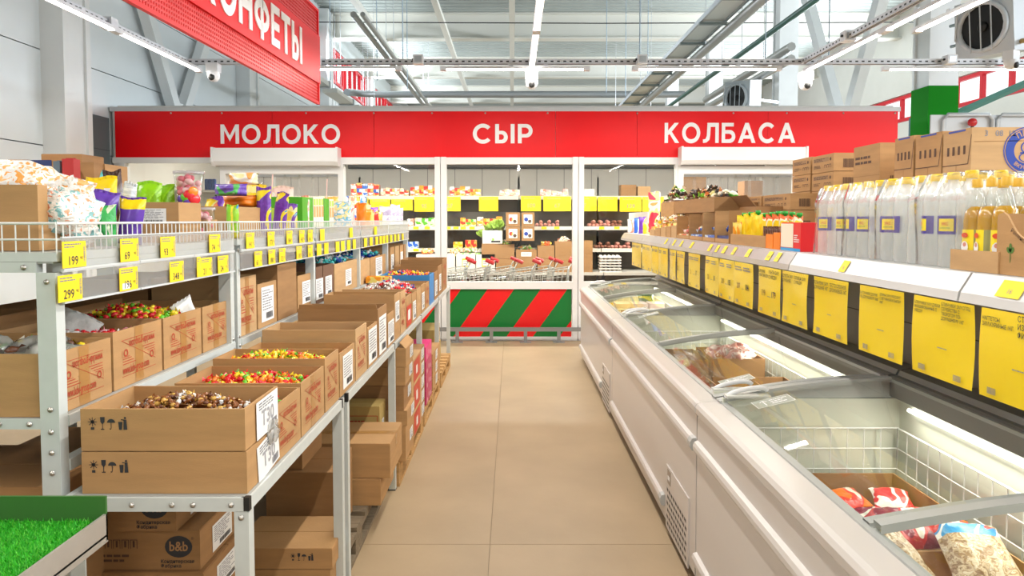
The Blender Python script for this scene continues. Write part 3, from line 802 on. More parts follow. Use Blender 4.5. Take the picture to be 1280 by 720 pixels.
# ------------------------------------------------------------------ fan heaters
def fan_heater(label, loc, rot, s=1.0, pipes=True):
    o = thing('fan_heater', label, 'heater', loc, rot)
    wm = M('heater_white', (0.66, 0.71, 0.76), 0.35)
    b = MB(); v0 = .33 * s; d0 = .16 * s; f0 = .28 * s
    b.mesh([(-v0, -d0, -v0), (v0, -d0, -v0), (v0, -d0, v0), (-v0, -d0, v0), (-f0 * 1.2, d0, -f0 * 1.2), (f0 * 1.2, d0, -f0 * 1.2), (f0 * 1.2, d0, f0 * 1.2), (-f0 * 1.2, d0, f0 * 1.2)],
           [(0, 1, 2, 3), (0, 3, 7, 4), (1, 5, 6, 2), (3, 2, 6, 7), (0, 4, 5, 1), (4, 7, 6, 5)], wm)
    b.build('casing', o)
    b = MB(); b.lathe([(.25 * s, 0), (.29 * s, 0), (.29 * s, .05 * s), (.25 * s, .05 * s), (.25 * s, 0)], (0, -d0 - .0, 0), wm, 20, True, Matrix.Rotation(PI / 2, 4, 'X'), False); b.build('fan_ring', o)
    b = MB(); b.lathe([(.001, 0), (.262 * s, 0)], (0, -d0 - .002, 0), black_m, 20, False, Matrix.Rotation(PI / 2, 4, 'X'), False); b.build('backing', o)
    for k in range(5):
        b = MB(); R = Matrix.Rotation(2 * PI * k / 5, 4, 'Y') @ Matrix.Rotation(.5, 4, 'Z')
        b.box(.04 * s, .24 * s, -.006, .006, -.05 * s, .05 * s, M('fan_blade_dark', (0.035, 0.03, 0.025), 0.4), Matrix.Translation((0, -d0 - .01, 0)) @ R); b.build('blade', o)
    b = MB(); b.ell((0, -d0 - .02, 0), (.06 * s, .03 * s, .06 * s), black_m); b.build('hub', o)
    b = MB()
    b.path([(-.3 * s, -d0 - .05, -.1 * s), (-.26 * s, -d0 - .07, .2 * s), (-.1 * s, -d0 - .07, .26 * s)], .014 * s, wm, 6)
    for q in (-.12, 0, .12): b.path([(q * s, -d0 - .06, -.28 * s), (q * s, -d0 - .06, .28 * s)], .008 * s, wm, 5)
    b.build('guard', o)
    if pipes:
        for z in (-.12, .14):
            b = MB(); b.path([(-v0 * 1.5, 0, z), (-v0 * .9, 0, z)], .02, M('heater_bracket', (0.35, 0.42, 0.45), 0.4, 0.5), 8); b.build('bracket', o)
        b = MB(); b.path([(v0, -.05, -.25), (v0 + .22, -.05, -.25)], .028, M('brass', (0.45, 0.28, 0.1), 0.35, .8), 8); b.build('valve', o)
    return o
c = P(1240, 34, Y=8.6); fan_heater('white ceiling fan heater with dark fan beside the green banded column', c, (0.1, .0, math.radians(-66)), 1.05)
c = P(928, 122, Y=14.2); fan_heater('small white fan heater standing behind the red sign on the right', c, (.1, .12, math.radians(-60)), 1.0, False)
b = MB(); b.beam((c.x + .1, c.y + .1, c.z), (5.68, 14.8, c.z), .05, .05, galv); tag(b.build('heater_arm'), 'galvanised arm fixing the small fan heater to its column', 'bracket')
# things right of the cold room
b = MB(); xa, xb = P(1136, 150, Y=9.9).x, P(1160, 150, Y=9.9).x; n = 8
for k in range(n):
    a_, c_ = xa + (xb - xa) * k / n, xa + (xb - xa) * (k + 1) / n; m_ = (c_ - a_) * .3
    b.mesh([(a_, 9.9, 0), (a_ + m_, 9.87, 0), (c_ - m_, 9.87, 0), (c_, 9.9, 0), (a_, 9.9, 3.05), (a_ + m_, 9.87, 3.05), (c_ - m_, 9.87, 3.05), (c_, 9.9, 3.05)], [(0, 1, 5, 4), (1, 2, 6, 5), (2, 3, 7, 6)], M('corrugated_blue_grey', (.12, .19, .25), .4, .2))
tag(b.build('corrugated_panel'), 'dark blue grey corrugated panel left of the green banded column', 'panel')
g = thing('grey_gate', 'light grey panel gate with rounded tube frame behind the cartons on the right', 'gate', P(1250, 165, Y=9.0) - Vector((0, 0, 1.0)))
gm = M('gate_grey', (0.50, 0.53, 0.56), 0.4)
b = MB(); b.box(-.9, 1.5, 0, .02, -.5, 1.22, gm); b.build('sheet', g)
for x0, x1 in ((-.75, -.12), (-.05, 1.45)):
    b = MB(); b.path([(x0, -.03, -.5), (x0, -.03, 1.15), (x0 + .05, -.03, 1.22), (x1 - .05, -.03, 1.22), (x1, -.03, 1.15), (x1, -.03, -.5)], .025, gm, 8); b.build('tube_frame', g)

# ------------------------------------------------------------------ glazed cold room at the end of the aisle
CY = 9.15
def cx(px, Y=CY): return P(px, 275, Y=Y).x
def cz(py, Y=CY): return P(640, py, Y=Y).z
x0, x1 = cx(144), cx(1119); ztop = cz(134); zs0, zs1 = cz(197), cz(139)
f = MB()   # fascia carrier and frame behind the sign
f.box(x0, x1, CY + .0, CY + .12, cz(203), ztop, white_pvc); f.box(x0, cx(158), CY, CY + .12, 0, cz(203), white_pvc); f.box(x1 - .1, x1, CY, CY + .12, 0, cz(203), white_pvc)
wall_front = struct('wall_front', f)
f = MB(); f.box(x0 - .02, x1 + .02, CY - .03, CY + .16, cz(139.5), ztop, grey_pvc); struct('trim_1', f)
# red fascia: five panels with the department names
sgn = thing('fascia_sign', 'long red fascia sign over the cold room reading МОЛОКО СЫР КОЛБАСА', 'sign', ((cx(148) + cx(1119)) / 2, CY - .02, zs0))
ox = sgn.location.x; H = zs1 - zs0
ed = [cx(v) for v in (148, 343, 469, 694, 795, 957, 1118)]
for a, b_ in zip(ed, ed[1:]):
    b = MB(); b.box(a - ox + .002, b_ - ox - .002, -.008, .012, 0, H, signred); b.build('panel', sgn)
for s, pa, pb, ya, yb in (('МОЛОКО', 279, 427, 156, 180), ('СЫР', 591.5, 665.5, 155.5, 179.5), ('КОЛБАСА', 829, 991, 154, 179)):
    for me in sign_text(s, cx(pb) - cx(pa), cz(ya) - cz(yb)): link('letter', me, sgn).matrix_local = put(FRONT, (cx(pa) + cx(pb)) / 2 - ox, -.0085, (cz(ya) + cz(yb)) / 2 - zs0)
for px in (218, 281, 385, 469, 541, 607, 684, 795, 914, 980, 1050, 1114):
    b = MB(); b.lathe([(.012, 0), (.012, .006), (.001, .009)], (0, 0, 0), bolt_m, 8, True, Matrix.Rotation(PI / 2, 4, 'X')); b.build('screw', sgn, (cx(px) - ox, -.008, H - .03))

# frame of the glazing
def bar(pa, pb, ya, yb, dy0=-.03, dy1=.05, mat=None):
    b = MB(); b.box(cx(pa), cx(pb), CY + dy0, CY + dy1, cz(yb), cz(ya), mat or white_pvc); return b.build('frame_bar', wall_front)
bar(427, 849, 197, 205.5)
for pa, pb in ((544, 558.5), (715.5, 729.5)): bar(pa, (pa + pb) / 2 - .4, 196.5, 430, -.045, .062); bar((pa + pb) / 2 + .4, pb, 196.5, 430, -.045, .062)
bar(424, 430.5, 205.6, 430, -.031, .051); bar(843, 849, 205.6, 430, -.031, .051)
bar(144, 275, 197, 204, -.028, .048); bar(152, 158.5, 204.1, 430)
bar(995, 1119, 197, 206, -.028, .048)
for pa, pb in ((430.5, 544), (558.5, 715.5), (729.5, 843)): bar(pa, pb, 352, 361, -.04, .06); bar(pa, pb, 420.5, 430, -.04, .06)
bar(158, 282, 352, 361, -.04, .06); bar(158, 282, 420, 430)
panes = []
for i, (pa, pb, ya) in enumerate(((158.5, 278, 204), (430.5, 544, 205.5), (558.5, 715.5, 205.5), (729.5, 843, 205.5), (1000, 1112, 206)), 1):
    b = MB(); b.box(cx(pa), cx(pb), CY + .012, CY + .02, cz(353), cz(ya), clear)
    struct('window_%d' % (i + 10), b)
# striped boards below the windows: red and green lozenges cut from one sheet
sred, sgreen = M('stripe_red', (0.80, 0.008, 0.01), 0.35), M('stripe_green', (0.004, 0.175, 0.03), 0.35)
def striped(label, pa, pb, off):
    xa, xb, za, zb = cx(pa), cx(pb), cz(421), cz(360.5)
    o = thing('striped_board', label, 'board', ((xa + xb) / 2, CY - .005, za))
    w = (xb - xa) / 2; h = zb - za; per = .353; sh = h * .72
    k = -6
    while off + k * per - w < w + sh:
        a = off + k * per
        poly = [(a, 0), (a + per, 0), (a + per + sh, h), (a + sh, h)]
        def clip(pl, lim, sg):
            out = []
            for p, q in zip(pl, pl[1:] + pl[:1]):
                ip, iq = sg * (p[0] - lim) <= 0, sg * (q[0] - lim) <= 0
                if ip: out.append(p)
                if ip != iq:
                    t = (lim - p[0]) / (q[0] - p[0]); out.append((lim, p[1] + t * (q[1] - p[1])))
            return out
        pl = clip(clip([(p[0] - w, p[1]) for p in poly], w, 1), -w, -1)
        if len(pl) >= 3:
            b = MB(); n = len(pl); m = sred if k % 2 == 0 else sgreen
            vs = [(p[0], -.006, p[1]) for p in pl] + [(p[0], .01, p[1]) for p in pl]
            b.mesh(vs, [tuple(range(n)), tuple(range(n, 2 * n))[::-1]] + [(i, n + i, n + (i + 1) % n, (i + 1) % n) for i in range(n)], m); b.build('stripe', o)
        k += 1
striped('red and green diagonal striped board under the middle window', 561.5, 714.5, .048)
striped('red and green striped board half hidden behind the carton table', 431, 544, .55)
striped('red and green striped board behind the far freezer', 730, 843, .05)
# roller shutter boxes with strip curtain doorways
def shutter(label, pa, pb, ya, yb, side):
    o = thing('shutter_box', label, 'shutter', ((cx(pa) + cx(pb)) / 2, CY - .02, cz(yb)))
    w = (cx(pb) - cx(pa)) / 2 * .985; h = cz(ya) - cz(yb)
    b = MB(); b.extrude([(0, 0), (-.16, .0), (-.2, .05), (-.2, h), (0, h)], -w, w, white_pvc, axis='x'); b.build('casing', o)
    for s_ in (-1, 1):
        b = MB(); b.extrude([(0, -.01), (-.165, -.01), (-.21, .045), (-.21, h + .01), (0, h + .01)], s_ * w - .012, s_ * w + .012, white_pvc, axis='x'); b.build('end_plate', o)
    for q in (-.35, .3):
        b = MB(); b.lathe([(.012, 0), (.012, .012), (.002, .02)], (0, 0, 0), lamp_body, 8, True, Matrix.Rotation(PI, 4, 'X')); b.build('stop_knob', o, (q, -.1, 0))
shutter('white roller shutter box over the left doorway, below the milk lettering', 274, 428, 187, 208, 0)
shutter('white roller shutter box over the right doorway, below the sausage lettering', 846, 1000, 186, 206.5, 1)
def doorway(n, pa, pb, label):
    fr = MB(); w = .07; xa, xb = cx(pa), cx(pb); zt = cz(208)
    fr.box(xa - w, xa, CY - .04, CY + .1, 0, zt, white_pvc); fr.box(xb, xb + w, CY - .04, CY + .1, 0, zt, white_pvc); fr.box(xa, xb, CY - .04, CY + .1, zt - .1, zt, white_pvc)
    struct('door_%d' % n, fr)
    o = thing('strip_curtain', label, 'curtain', ((xa + xb) / 2, CY + .12, zt - .1))
    b = MB(); b.box(xa - (xa + xb) / 2, xb - (xa + xb) / 2, -.01, .03, -.03, .0, galv); b.build('hanging_rail', o)
    k = int((xb - xa) / .17); sw = (xb - xa) / k
    cur = glass_mat('curtain_pvc', (0.88, 0.88, 0.86), 0.10, (0.8, 0.8, 0.8), 0.1, 1.2)
    for i in range(k):
        sb = MB(); xc = -(xb - xa) / 2 + sw * (i + .5); hh = zt - .2; dy = .012 * (i % 2)
        sb.grid(lambda u, v: Vector((xc + (u - .5) * sw * 1.2, dy + .012 * math.cos(2.5 * (u - .5) * 2) + .01 * math.sin(5 * v + i), -v * hh)), 4, 6, cur); sb.build('strip', o)
doorway(1, 284, 424, 'clear plastic strip curtain in the left doorway behind the sweet bags')
doorway(2, 853, 992, 'clear plastic strip curtain in the right doorway behind the display cartons')
# bumper rail on the floor in front
YB = 8.98
br = thing('bumper_rail', 'grey steel bumper rail on short feet before the striped boards', 'rail', (0, YB, 0))
bm = M('bumper_grey', (0.27, 0.27, 0.27), 0.45, .3)
z0 = P(640, 414, Y=YB).z; z1 = P(640, 409.3, Y=YB).z
b = MB(); b.box(cx(430, YB), cx(735, YB), -.02, .02, z0, z1, bm); b.build('rail_bar', br)
for px in (445, 492, 571, 614, 657, 699):
    X = cx(px, YB)
    b = MB(); b.box(X - .022, X + .022, -.02, .02, .01, z0, bm); b.box(X - .075, X + .075, -.05, .05, 0, .01, bm); b.build('foot', br)

# ------------------------------------------------------------------ inside of the cold room
inner = M('cold_room_panel', (0.66, 0.645, 0.61), 0.5, noise=0.03, scale=2)
KY = 13.2
b = MB(); b.box(x0, x1, KY, KY + .1, 0, 3.05, inner)
for k in range(20): b.box(x0 + k * .52, x0 + k * .52 + .012, KY - .004, KY, 0, 3.05, M('panel_seam', (0.26, 0.26, 0.25), 0.6))
struct('wall_cold_back', b)
b = MB(); b.box(x0, x0 + .1, CY + .12, KY, 0, 3.05, inner); struct('wall_cold_left', b)
b = MB(); b.box(x1 - .1, x1, CY + .12, KY, 0, 3.05, inner); struct('wall_cold_right', b)
b = MB(); b.box(x0, x1, CY + .12, KY + .1, 3.05, 3.12, wall2_m); struct('ceiling_cold', b)
for i, (z, r) in enumerate(((2.62, .05), (2.86, .04))):
    pipe(['dark refrigerant pipe along the cold room wall, thicker lower one', 'dark refrigerant pipe along the cold room wall, thinner upper one'][i], [(-3.1, KY - .055, z), (x1 - .3, KY - .055, z)] if i == 0 else [(-1.4, KY - .045, 3.04), (-1.4, KY - .045, z), (0.1, KY - .045, z), (0.1, KY - .045, 3.04)], r, M('dark_pipe', (0.13, 0.13, 0.13), 0.5))
for i, (x, y) in enumerate(((-3.2, 10.3), (-1.0, 10.3), (1.2, 10.3), (3.3, 10.3))):
    o = thing('cold_room_lamp', 'lit LED tube on the cold room ceiling, %s from the left wall' % ORD[i + 1], 'lamp', (x, y, 3.03), (0, 0, 0), 'lamps in the cold room')
    b = MB(); b.box(-.6, .6, -.03, .03, -.02, .02, lamp_body); b.build('housing', o)
    b = MB(); b.box(-.57, .57, -.025, .025, -.04, -.02, tube_lit); b.build('diffuser', o)
    area_lamp('cold_room_light', (x, y, 2.985), 1.1,  .05, 66, (1.0, 0.95, 0.86))
# wall shelving: dark back board, three boards, deep bottom ledge
SY = 11.75
def iz(py): return P(640, py, Y=SY).z
def ix(px): return P(px, 275, Y=SY).x
bays = [ix(v) for v in (282, 424, 556, 648, 808, 845, 1000)]
bays = [-4.2, -2.7, -1.28, .12, 1.52, 2.92, 4.4]
back_m = M('shelf_back_dark', (0.115, 0.105, 0.095), 0.6, noise=.2, scale=3)
shelf_m = M('shelf_board_grey', (0.52, 0.50, 0.45), 0.5)
Z_SH = [iz(283.5), iz(311), iz(338.5)]
Z_UP = iz(245)
for i in range(6):
    a, c_ = bays[i], bays[i + 1]
    o = thing('wall_shelf', 'grey wall shelf with dark back board in the cold room, bay %s from left' % ORD[i + 1], 'shelf', ((a + c_) / 2, SY, 0), (0, 0, 0), 'cold room wall shelves')
    w = (c_ - a) / 2
    b = MB(); b.box(-w + .01, w - .01, .52, .55, .1, Z_UP + .02, back_m); b.build('back_board', o)
    for z, d in ((Z_SH[0], 0.0), (Z_SH[1], 0.0), (Z_UP, .2)):
        b = MB(); b.box(-w + .005, w - .005, d, .52, z - .03, z, shelf_m); b.box(-w + .005, w - .005, d - .012, d, z - .055, z + .008, M('price_rail_cream', (0.70, 0.66, 0.58), 0.4)); b.build('shelf_board', o)
    b = MB(); b.box(-w + .005, w - .005, -.35, .52, Z_SH[2] - .05, Z_SH[2], shelf_m); b.build('deep_ledge', o)
    for s_ in (-1, 1):
        b = MB(); b.box(s_ * w - .02, s_ * w + .02, -.3, -.26, 0, Z_SH[2] - .05, steel); b.build('leg', o)
        b = MB(); b.box(s_ * w - .015, s_ * w + .015, .5, .53, 0, Z_UP + .35, steel); b.build('upright', o)
# yellow price boards hanging below the top shelf
k = 0
for pa, pb, ya, yb, s in ((431, 461, 248, 262, ''), (462, 488, 249, 263, ''), (489, 516, 249, 263, ''), (517.5, 543, 246, 264.5, '95'), (545, 576, 246, 264, '107'), (598.5, 623, 246, 264, ''), (651, 676.5, 245, 264, '109'), (679, 714, 245.5, 264, '67'), (715, 746, 245.5, 264, '7'), (747, 772, 246, 264, ''), (774.5, 802, 246, 264.5, '139'), (802.5, 830, 246, 264.5, '19')):
    k += 1
    Yb = SY + .16; xa, xb = P(pa, 255, Y=Yb).x, P(pb, 255, Y=Yb).x; za, zb = P(640, yb, Y=Yb).z, P(640, ya, Y=Yb).z
    o = thing('price_board', 'yellow price board %shanging in the cold room, %s from the left' % ('showing %s ' % s if s else '', ORD[k]), 'price board', ((xa + xb) / 2, Yb, za), (0, 0, 0), 'yellow price boards in the cold room')
    b = MB(); b.box(-(xb - xa) / 2 + .004, (xb - xa) / 2 - .004, -.002, .002, 0, zb - za, yellow); b.build('card', o)
    b = MB(); lines(b, put(FRONT, 0, -.004, (zb - za) * .85), (xb - xa) * .7, .02, 1, greyink, k)
    if s: b.add(text(s, 1, .0), put(FRONT, 0, -.004, (zb - za) * .36) @ sc(.1), greyink)
    b.build('print', o)
    b = MB(); b.box(-.004, .004, 0, .004, zb - za, Z_UP - za, clear); b.build('hook', o)
# little shelf-edge tags
k = 0
for zi, pxs in ((0, (520, 534, 560, 570, 579, 590, 680, 696, 752, 771)), (1, (520, 535, 574, 589)),):
    for px in pxs:
        k += 1
        b = MB(); b.box(-.045, .045, -.003, 0, -.046, 0, yellow)
        tag(b.build('shelf_tag', None, (ix(px), SY - .014, Z_SH[zi] + .004)), 'small yellow tag on the %s cold room shelf edge, %s along' % (('upper', 'lower')[zi], ORD[pxs.index(px) + 1]), 'tag', 'yellow tags on the cold room shelf edges')

def pack(name, label, x, y, z, w, d, h, mat, cat='pack', group=None, band=None, yaw=0):
    """small printed carton: bevelled body with a band and closing flap"""
    b = MB(); b.box(-w / 2, w / 2, -d / 2, d / 2, 0, h, mat)
    if band: b.box(-w / 2 - .001, w / 2 + .001, -d / 2 - .0012, d / 2 + .0012, h * band[0], h * band[1], band[2])
    b.box(-w / 2 + .004, w / 2 - .004, -.004, .004, h, h + .006, mat)
    return tag(b.build(name, None, (x, y, z), (0, 0, yaw)), label, cat, group)
pm = {n: print_mat('print_' + n, c, 8) for n, c in dict(
    green=[(.10, .45, .03), (.75, .8, .6), (.25, .6, .05)], red=[(.75, .04, .03), (.9, .5, .1), (.8, .8, .7)], blue=[(.03, .14, .6), (.7, .8, .9), (.05, .3, .75)],
    white=[(.85, .83, .78), (.8, .3, .2), (.85, .8, .6)], orange=[(.9, .35, .02), (.9, .75, .2), (.8, .1, .03)], beige=[(.8, .66, .45), (.85, .8, .7), (.7, .3, .12)],
    pink=[(.85, .45, .42), (.9, .7, .65), (.7, .2, .2)], yellow=[(.9, .65, .02), (.9, .8, .3), (.8, .2, .05)], purple=[(.16, .04, .42), (.3, .1, .6), (.85, .8, .1)], brown=[(.12, .05, .03), (.25, .1, .05), (.6, .5, .4)]).items()}
rr = random.Random(3)
# upper shelf rows seen through the glass, one run per span
def row(shelf, z, pa, pb, kinds, label, group, wpx=11, hmin=.12, hmax=.17, y=None, name='pack', cat='pack', gap=1.02):
    n = max(1, round((pb - pa) / wpx)); i = 0
    for i in range(n):
        px = pa + (pb - pa) * (i + .5) / n; m = kinds[i % len(kinds)]
        pack(name, '%s, %s along' % (label, ORD[i + 1]), ix(px), (y or SY + .12), z, (ix(pb) - ix(pa)) / n * .94, .14, rr.uniform(hmin, hmax), pm[m], cat, group, (.3, .62, pm[kinds[(i + 1) % len(kinds)]]))
row(0, Z_SH[0], 508, 517, ['white'], 'pale packet beside the near post of the cold room shelf', 'packets on the upper cold shelf')
row(0, Z_SH[0], 518, 543, ['beige', 'green', 'green'], 'green and cream packet on the upper shelf left of the first mullion', 'packets on the upper cold shelf', 8.5)
row(0, Z_SH[0], 575, 595, ['orange', 'red', 'green'], 'red or orange packet right of the first mullion', 'packets on the upper cold shelf', 7)
row(0, Z_SH[0], 596, 628, ['white', 'orange', 'red', 'orange'], 'white and orange packet behind the lettuce', 'packets on the upper cold shelf', 8)
row(3, Z_UP, 434, 470, ['white', 'red', 'blue'], 'tall carton on the top cold shelf behind the left rack', 'cartons on the top cold shelf', 7, .2, .24, SY + .36, 'drink_carton', 'carton')
row(3, Z_UP, 472, 508, ['white', 'beige', 'red'], 'pale pack on the top cold shelf above the far wire baskets', 'cartons on the top cold shelf', 6.5, .1, .16, SY + .36)
row(3, Z_UP, 676, 712, ['white', 'pink', 'beige'], 'pale pack on the top cold shelf left of the second mullion', 'cartons on the top cold shelf', 7, .08, .14, SY + .36)
row(3, Z_UP, 510, 544, ['red', 'white', 'orange'], 'red and white pack on the top cold shelf left of the mullion', 'cartons on the top cold shelf', 6, .12, .2, SY + .36)
row(3, Z_UP, 560, 600, ['white', 'red', 'orange'], 'white pack on the top cold shelf right of the mullion', 'cartons on the top cold shelf', 6.5, .12, .18, SY + .36)
row(3, Z_UP, 624, 650, ['white', 'beige'], 'pale tub pack on the top cold shelf over the brown cartons', 'cartons on the top cold shelf', 7, .1, .13, SY + .36)
row(1, Z_SH[1], 508, 522, ['blue', 'blue'], 'blue packet on the lower cold shelf by the left rack', 'packets on the lower cold shelf', 7, .1, .13)
row(1, Z_SH[1], 566, 578, ['orange', 'yellow'], 'orange tub on the lower cold shelf right of the mullion', 'packets on the lower cold shelf', 6, .1, .13)
row(1, Z_SH[1], 581, 596, ['red', 'red'], 'red tub in a tray on the lower cold shelf', 'packets on the lower cold shelf', 7.5, .13, .15)
# green cartons on the left end, behind the strip curtain
row(0, Z_SH[0], 372, 414, ['green'], 'green carton behind the first strip curtain', 'green cartons behind the strip curtain', 7, .5, .5, SY + .12, 'green_carton', 'carton')
row(0, Z_SH[0], 414, 457, ['white', 'red', 'blue'], 'striped juice carton left of the window post', 'juice cartons on the cold shelf', 7, .5, .52, SY + .1, 'juice_carton', 'carton')
# bottle pack standing at the left window
for i in range(3): pack('blue_bottle_pack', 'dark blue pack standing behind the left window, %s of three' % ORD[i + 1], cx(259.5 + 4.5 * i, 10.1), 10.1, cz(238, 10.1), .045, .05, .16, M('dark_blue_film', (0.01, 0.04, 0.16), 0.3), group='blue packs at the left window')
b = MB(); b.box(cx(205, 10.1), cx(290, 10.1), 9.95, 10.3, cz(238, 10.1) - .03, cz(238, 10.1), shelf_m); b.box(cx(205, 10.1), cx(290, 10.1), 10.28, 10.3, 0, cz(238, 10.1) - .03, shelf_m)
tag(b.build('side_counter'), 'grey counter top behind the left window', 'counter')
# sausages
saus = M('sausage_pink', (0.62, 0.27, 0.22), 0.35, noise=.15, scale=30); saus2 = M('sausage_brown', (0.28, 0.12, 0.08), 0.4, noise=.15, scale=30)
def sausages(label, px0, px1, z, mat, n, r_=.03):
    k = 0
    for i in range(n):
        lay = 0 if i < n * .6 else 1
        m = int(n * .6 + .999) if lay == 0 else n - int(n * .6 + .999)
        j = i if lay == 0 else i - int(n * .6 + .999)
        px = px0 + (px1 - px0) * (j + .5 + .25 * lay) / max(m, 1)
        b = MB(); L_ = .17
        b.lathe([(.001, -L_), (r_ * .7, -L_ * .92), (r_, -L_ * .75), (r_, L_ * .75), (r_ * .7, L_ * .92), (.001, L_)], (0, 0, 0), mat, 10, True, Matrix.Rotation(PI / 2 + rr.uniform(-.06, .06), 4, 'X') )
        tag(b.build('sausage', None, (ix(px), SY + .2 + rr.uniform(-.02, .02), z + r_ + lay * r_ * 1.7)), '%s, %s in the heap' % (label, ORD[i + 1]), 'sausage', 'sausages on the cold shelves')
sausages('pink sausage on the shelf behind the brown cartons', 669, 700, Z_SH[0], saus, 9)
sausages('pink sausage on the shelf right of the second mullion', 736, 764, Z_SH[0], saus, 9)
sausages('dark sausage beside the pink sausages', 765, 778, Z_SH[0], saus2, 5)
sausages('brown sausage lying on the ledge right of the second mullion', 744, 764, Z_SH[1], saus2, 7)
sausages('pink sausage lying on the ledge beside the brown sausages', 764, 790, Z_SH[1], saus, 7)
# brown sleeve-printed cartons with portholes, stacked two by two
YK = 11.35
for i, (pa, pb) in enumerate(((632.5, 650), (652, 668))):
    for j, (ya, yb) in enumerate(((283, 265.5), (301, 283.5))):
        xa, xb = cx(pa, YK), cx(pb, YK); za, zb = cz(ya, YK), cz(yb, YK)
        o = thing('printed_carton', 'brown carton with round picture window, %s %s of four behind the glass' % (('upper', 'lower')[j], ('left', 'right')[i]), 'carton', ((xa + xb) / 2, YK + .12, za), (0, 0, 0), 'brown picture cartons')
        b = MB(); b.box(-(xb - xa) / 2, (xb - xa) / 2, -.12, .12, 0, zb - za, kraft2); b.build('carton_body', o)
        b = MB(); rect(b, put(FRONT, 0, -.1215, (zb - za) * .5), -.07, .07, -.07, .08, paper); disc(b, put(FRONT, 0, -.1225, (zb - za) * .5), -.03, 0, .035, M('print_red', (0, 0, 0)) if i == 0 else blueink, 10); disc(b, put(FRONT, 0, -.1225, (zb - za) * .45), .03, -.02, .03, brownink, 10); b.build('picture', o)
# boxes on the deep ledge and before it
def ibox(label, pa, pb, ya, yb, Y, mat, closed=True, d=.3, sticker=None, group='cartons on the cold room ledge', z=None):
    xa, xb = cx(pa, Y), cx(pb, Y); za, zb = (z if z is not None else cz(yb, Y)), cz(ya, Y)
    o = thing('closed_carton' if closed else 'open_carton', label, 'box', ((xa + xb) / 2, Y + d / 2, za), (0, 0, 0), group)
    w, h = (xb - xa) / 2, zb - za
    b = MB()
    if closed: b.box(-w, w, -d / 2, d / 2, 0, h, mat)
    else:
        t = .008; b.box(-w, w, -d / 2, d / 2, 0, t, mat); b.box(-w, -w + t, -d / 2, d / 2, t, h, mat); b.box(w - t, w, -d / 2, d / 2, t, h, mat); b.box(-w + t, w - t, -d / 2, -d / 2 + t, t, h, mat); b.box(-w + t, w - t, d / 2 - t, d / 2, t, h, mat)
    b.build('carton_body', o)
    if sticker:
        b = MB(); A = put(FRONT, 0, -d / 2 - .0015, h * .55)
        if sticker == 'yellow':
            rect(b, A, -w * .38, w * .38, -h * .26, h * .22, M('yellow_ink', (.8, .62, .05), .5)); rect(b, A @ tr(0, 0, .0006), -w * .3, w * .3, -h * .17, h * .12, paper); lines(b, A @ tr(0, 0, .0012), w * .5, h * .2, 2, greyink)
        else:
            rect(b, A, -w * .5, w * .5, -h * .2, h * .2, paper); lines(b, A @ tr(0, 0, .0006), w * .8, h * .26, 3, greyink)
        b.build('sticker', o)
    return o
YL = SY - .33; ZL = Z_SH[2]
ibox('white carton on the ledge beside the first mullion', 559, 568.5, 317, 0, YL, white_card, False, z=ZL)
ibox('white carton with yellow label on the ledge, left of two', 570, 594, 318, 0, YL, white_card, False, sticker='yellow', z=ZL)
ibox('white carton with yellow label on the ledge, right of two', 595, 618.5, 318, 0, YL, white_card, False, sticker='yellow', z=ZL)
ibox('white carton on the ledge behind the left rack', 520, 544, 318, 0, YL, white_card, False, z=ZL)
def ibox2(label, pa, pb, ya, yb, **k): return ibox(label, pa, pb, ya, yb, YL, k.pop('mat', kraft2), **k)
zA = cz(323, YL)
ibox2('brown carton on the ledge, bottom one under the green vegetables', 620, 643, 323.5, 0, z=ZL)
ibox2('brown carton on the ledge, bottom one under the labelled carton', 644, 670, 325, 0, z=ZL)
ibox2('brown carton on the ledge, bottom one under the noodle packs', 672, 693, 323.5, 0, z=ZL)
ibox2('wide brown carton on the ledge beside the second mullion', 694, 718, 302, 0, z=ZL, closed=False)
ibox2('brown carton stacked behind the lettuce crate', 602, 621, 305, 323, z=zA)
ibox2('brown open carton with printed number behind the carts', 621, 643, 305.5, 323, z=zA, closed=False)
ibox2('brown open carton with white sticker behind the carts', 645, 671, 312, 324.5, z=cz(325, YL), closed=False, sticker='white')
ibox2('brown open carton of yellow noodle packs', 672, 693, 307, 323, z=zA, closed=False)
ibox2('brown carton right of the second mullion, lower', 730, 741, 320, 0, z=ZL); ibox2('brown carton right of the second mullion, upper', 730, 741, 301, 320, z=cz(320.2, YL), closed=False)
for lab, pa, pb, py, m, nm in (('orange and white packets heaped in the first white carton', 560, 576, 316, ['orange', 'white', 'beige'], 'packets'), ('flat green packs heaped behind the labelled white cartons', 571, 600, 314, ['green', 'beige', 'white'], 'packets'),
                                ('orange and white packets heaped behind the left rack', 521, 543, 316, ['orange', 'white', 'yellow'], 'packets'), ('green and white packs in the printed number carton', 623, 641, 304, ['green', 'white', 'yellow'], 'packets'),
                                ('colourful packs in the carton with white sticker', 647, 669, 311, ['green', 'red', 'yellow', 'white'], 'packets'), ('yellow noodle packs in the brown carton', 674, 692, 306, ['yellow', 'yellow', 'orange'], 'packets'),
                                ('pale packs lying in the wide brown carton', 696, 715, 301, ['white', 'beige'], 'packets')):
    heap(lab, cx(pa, YL) , cx(pb, YL), YL + .03, YL + .26, cz(py, YL) - .01, 26, [pm[q] for q in m], .04, .03, nm)
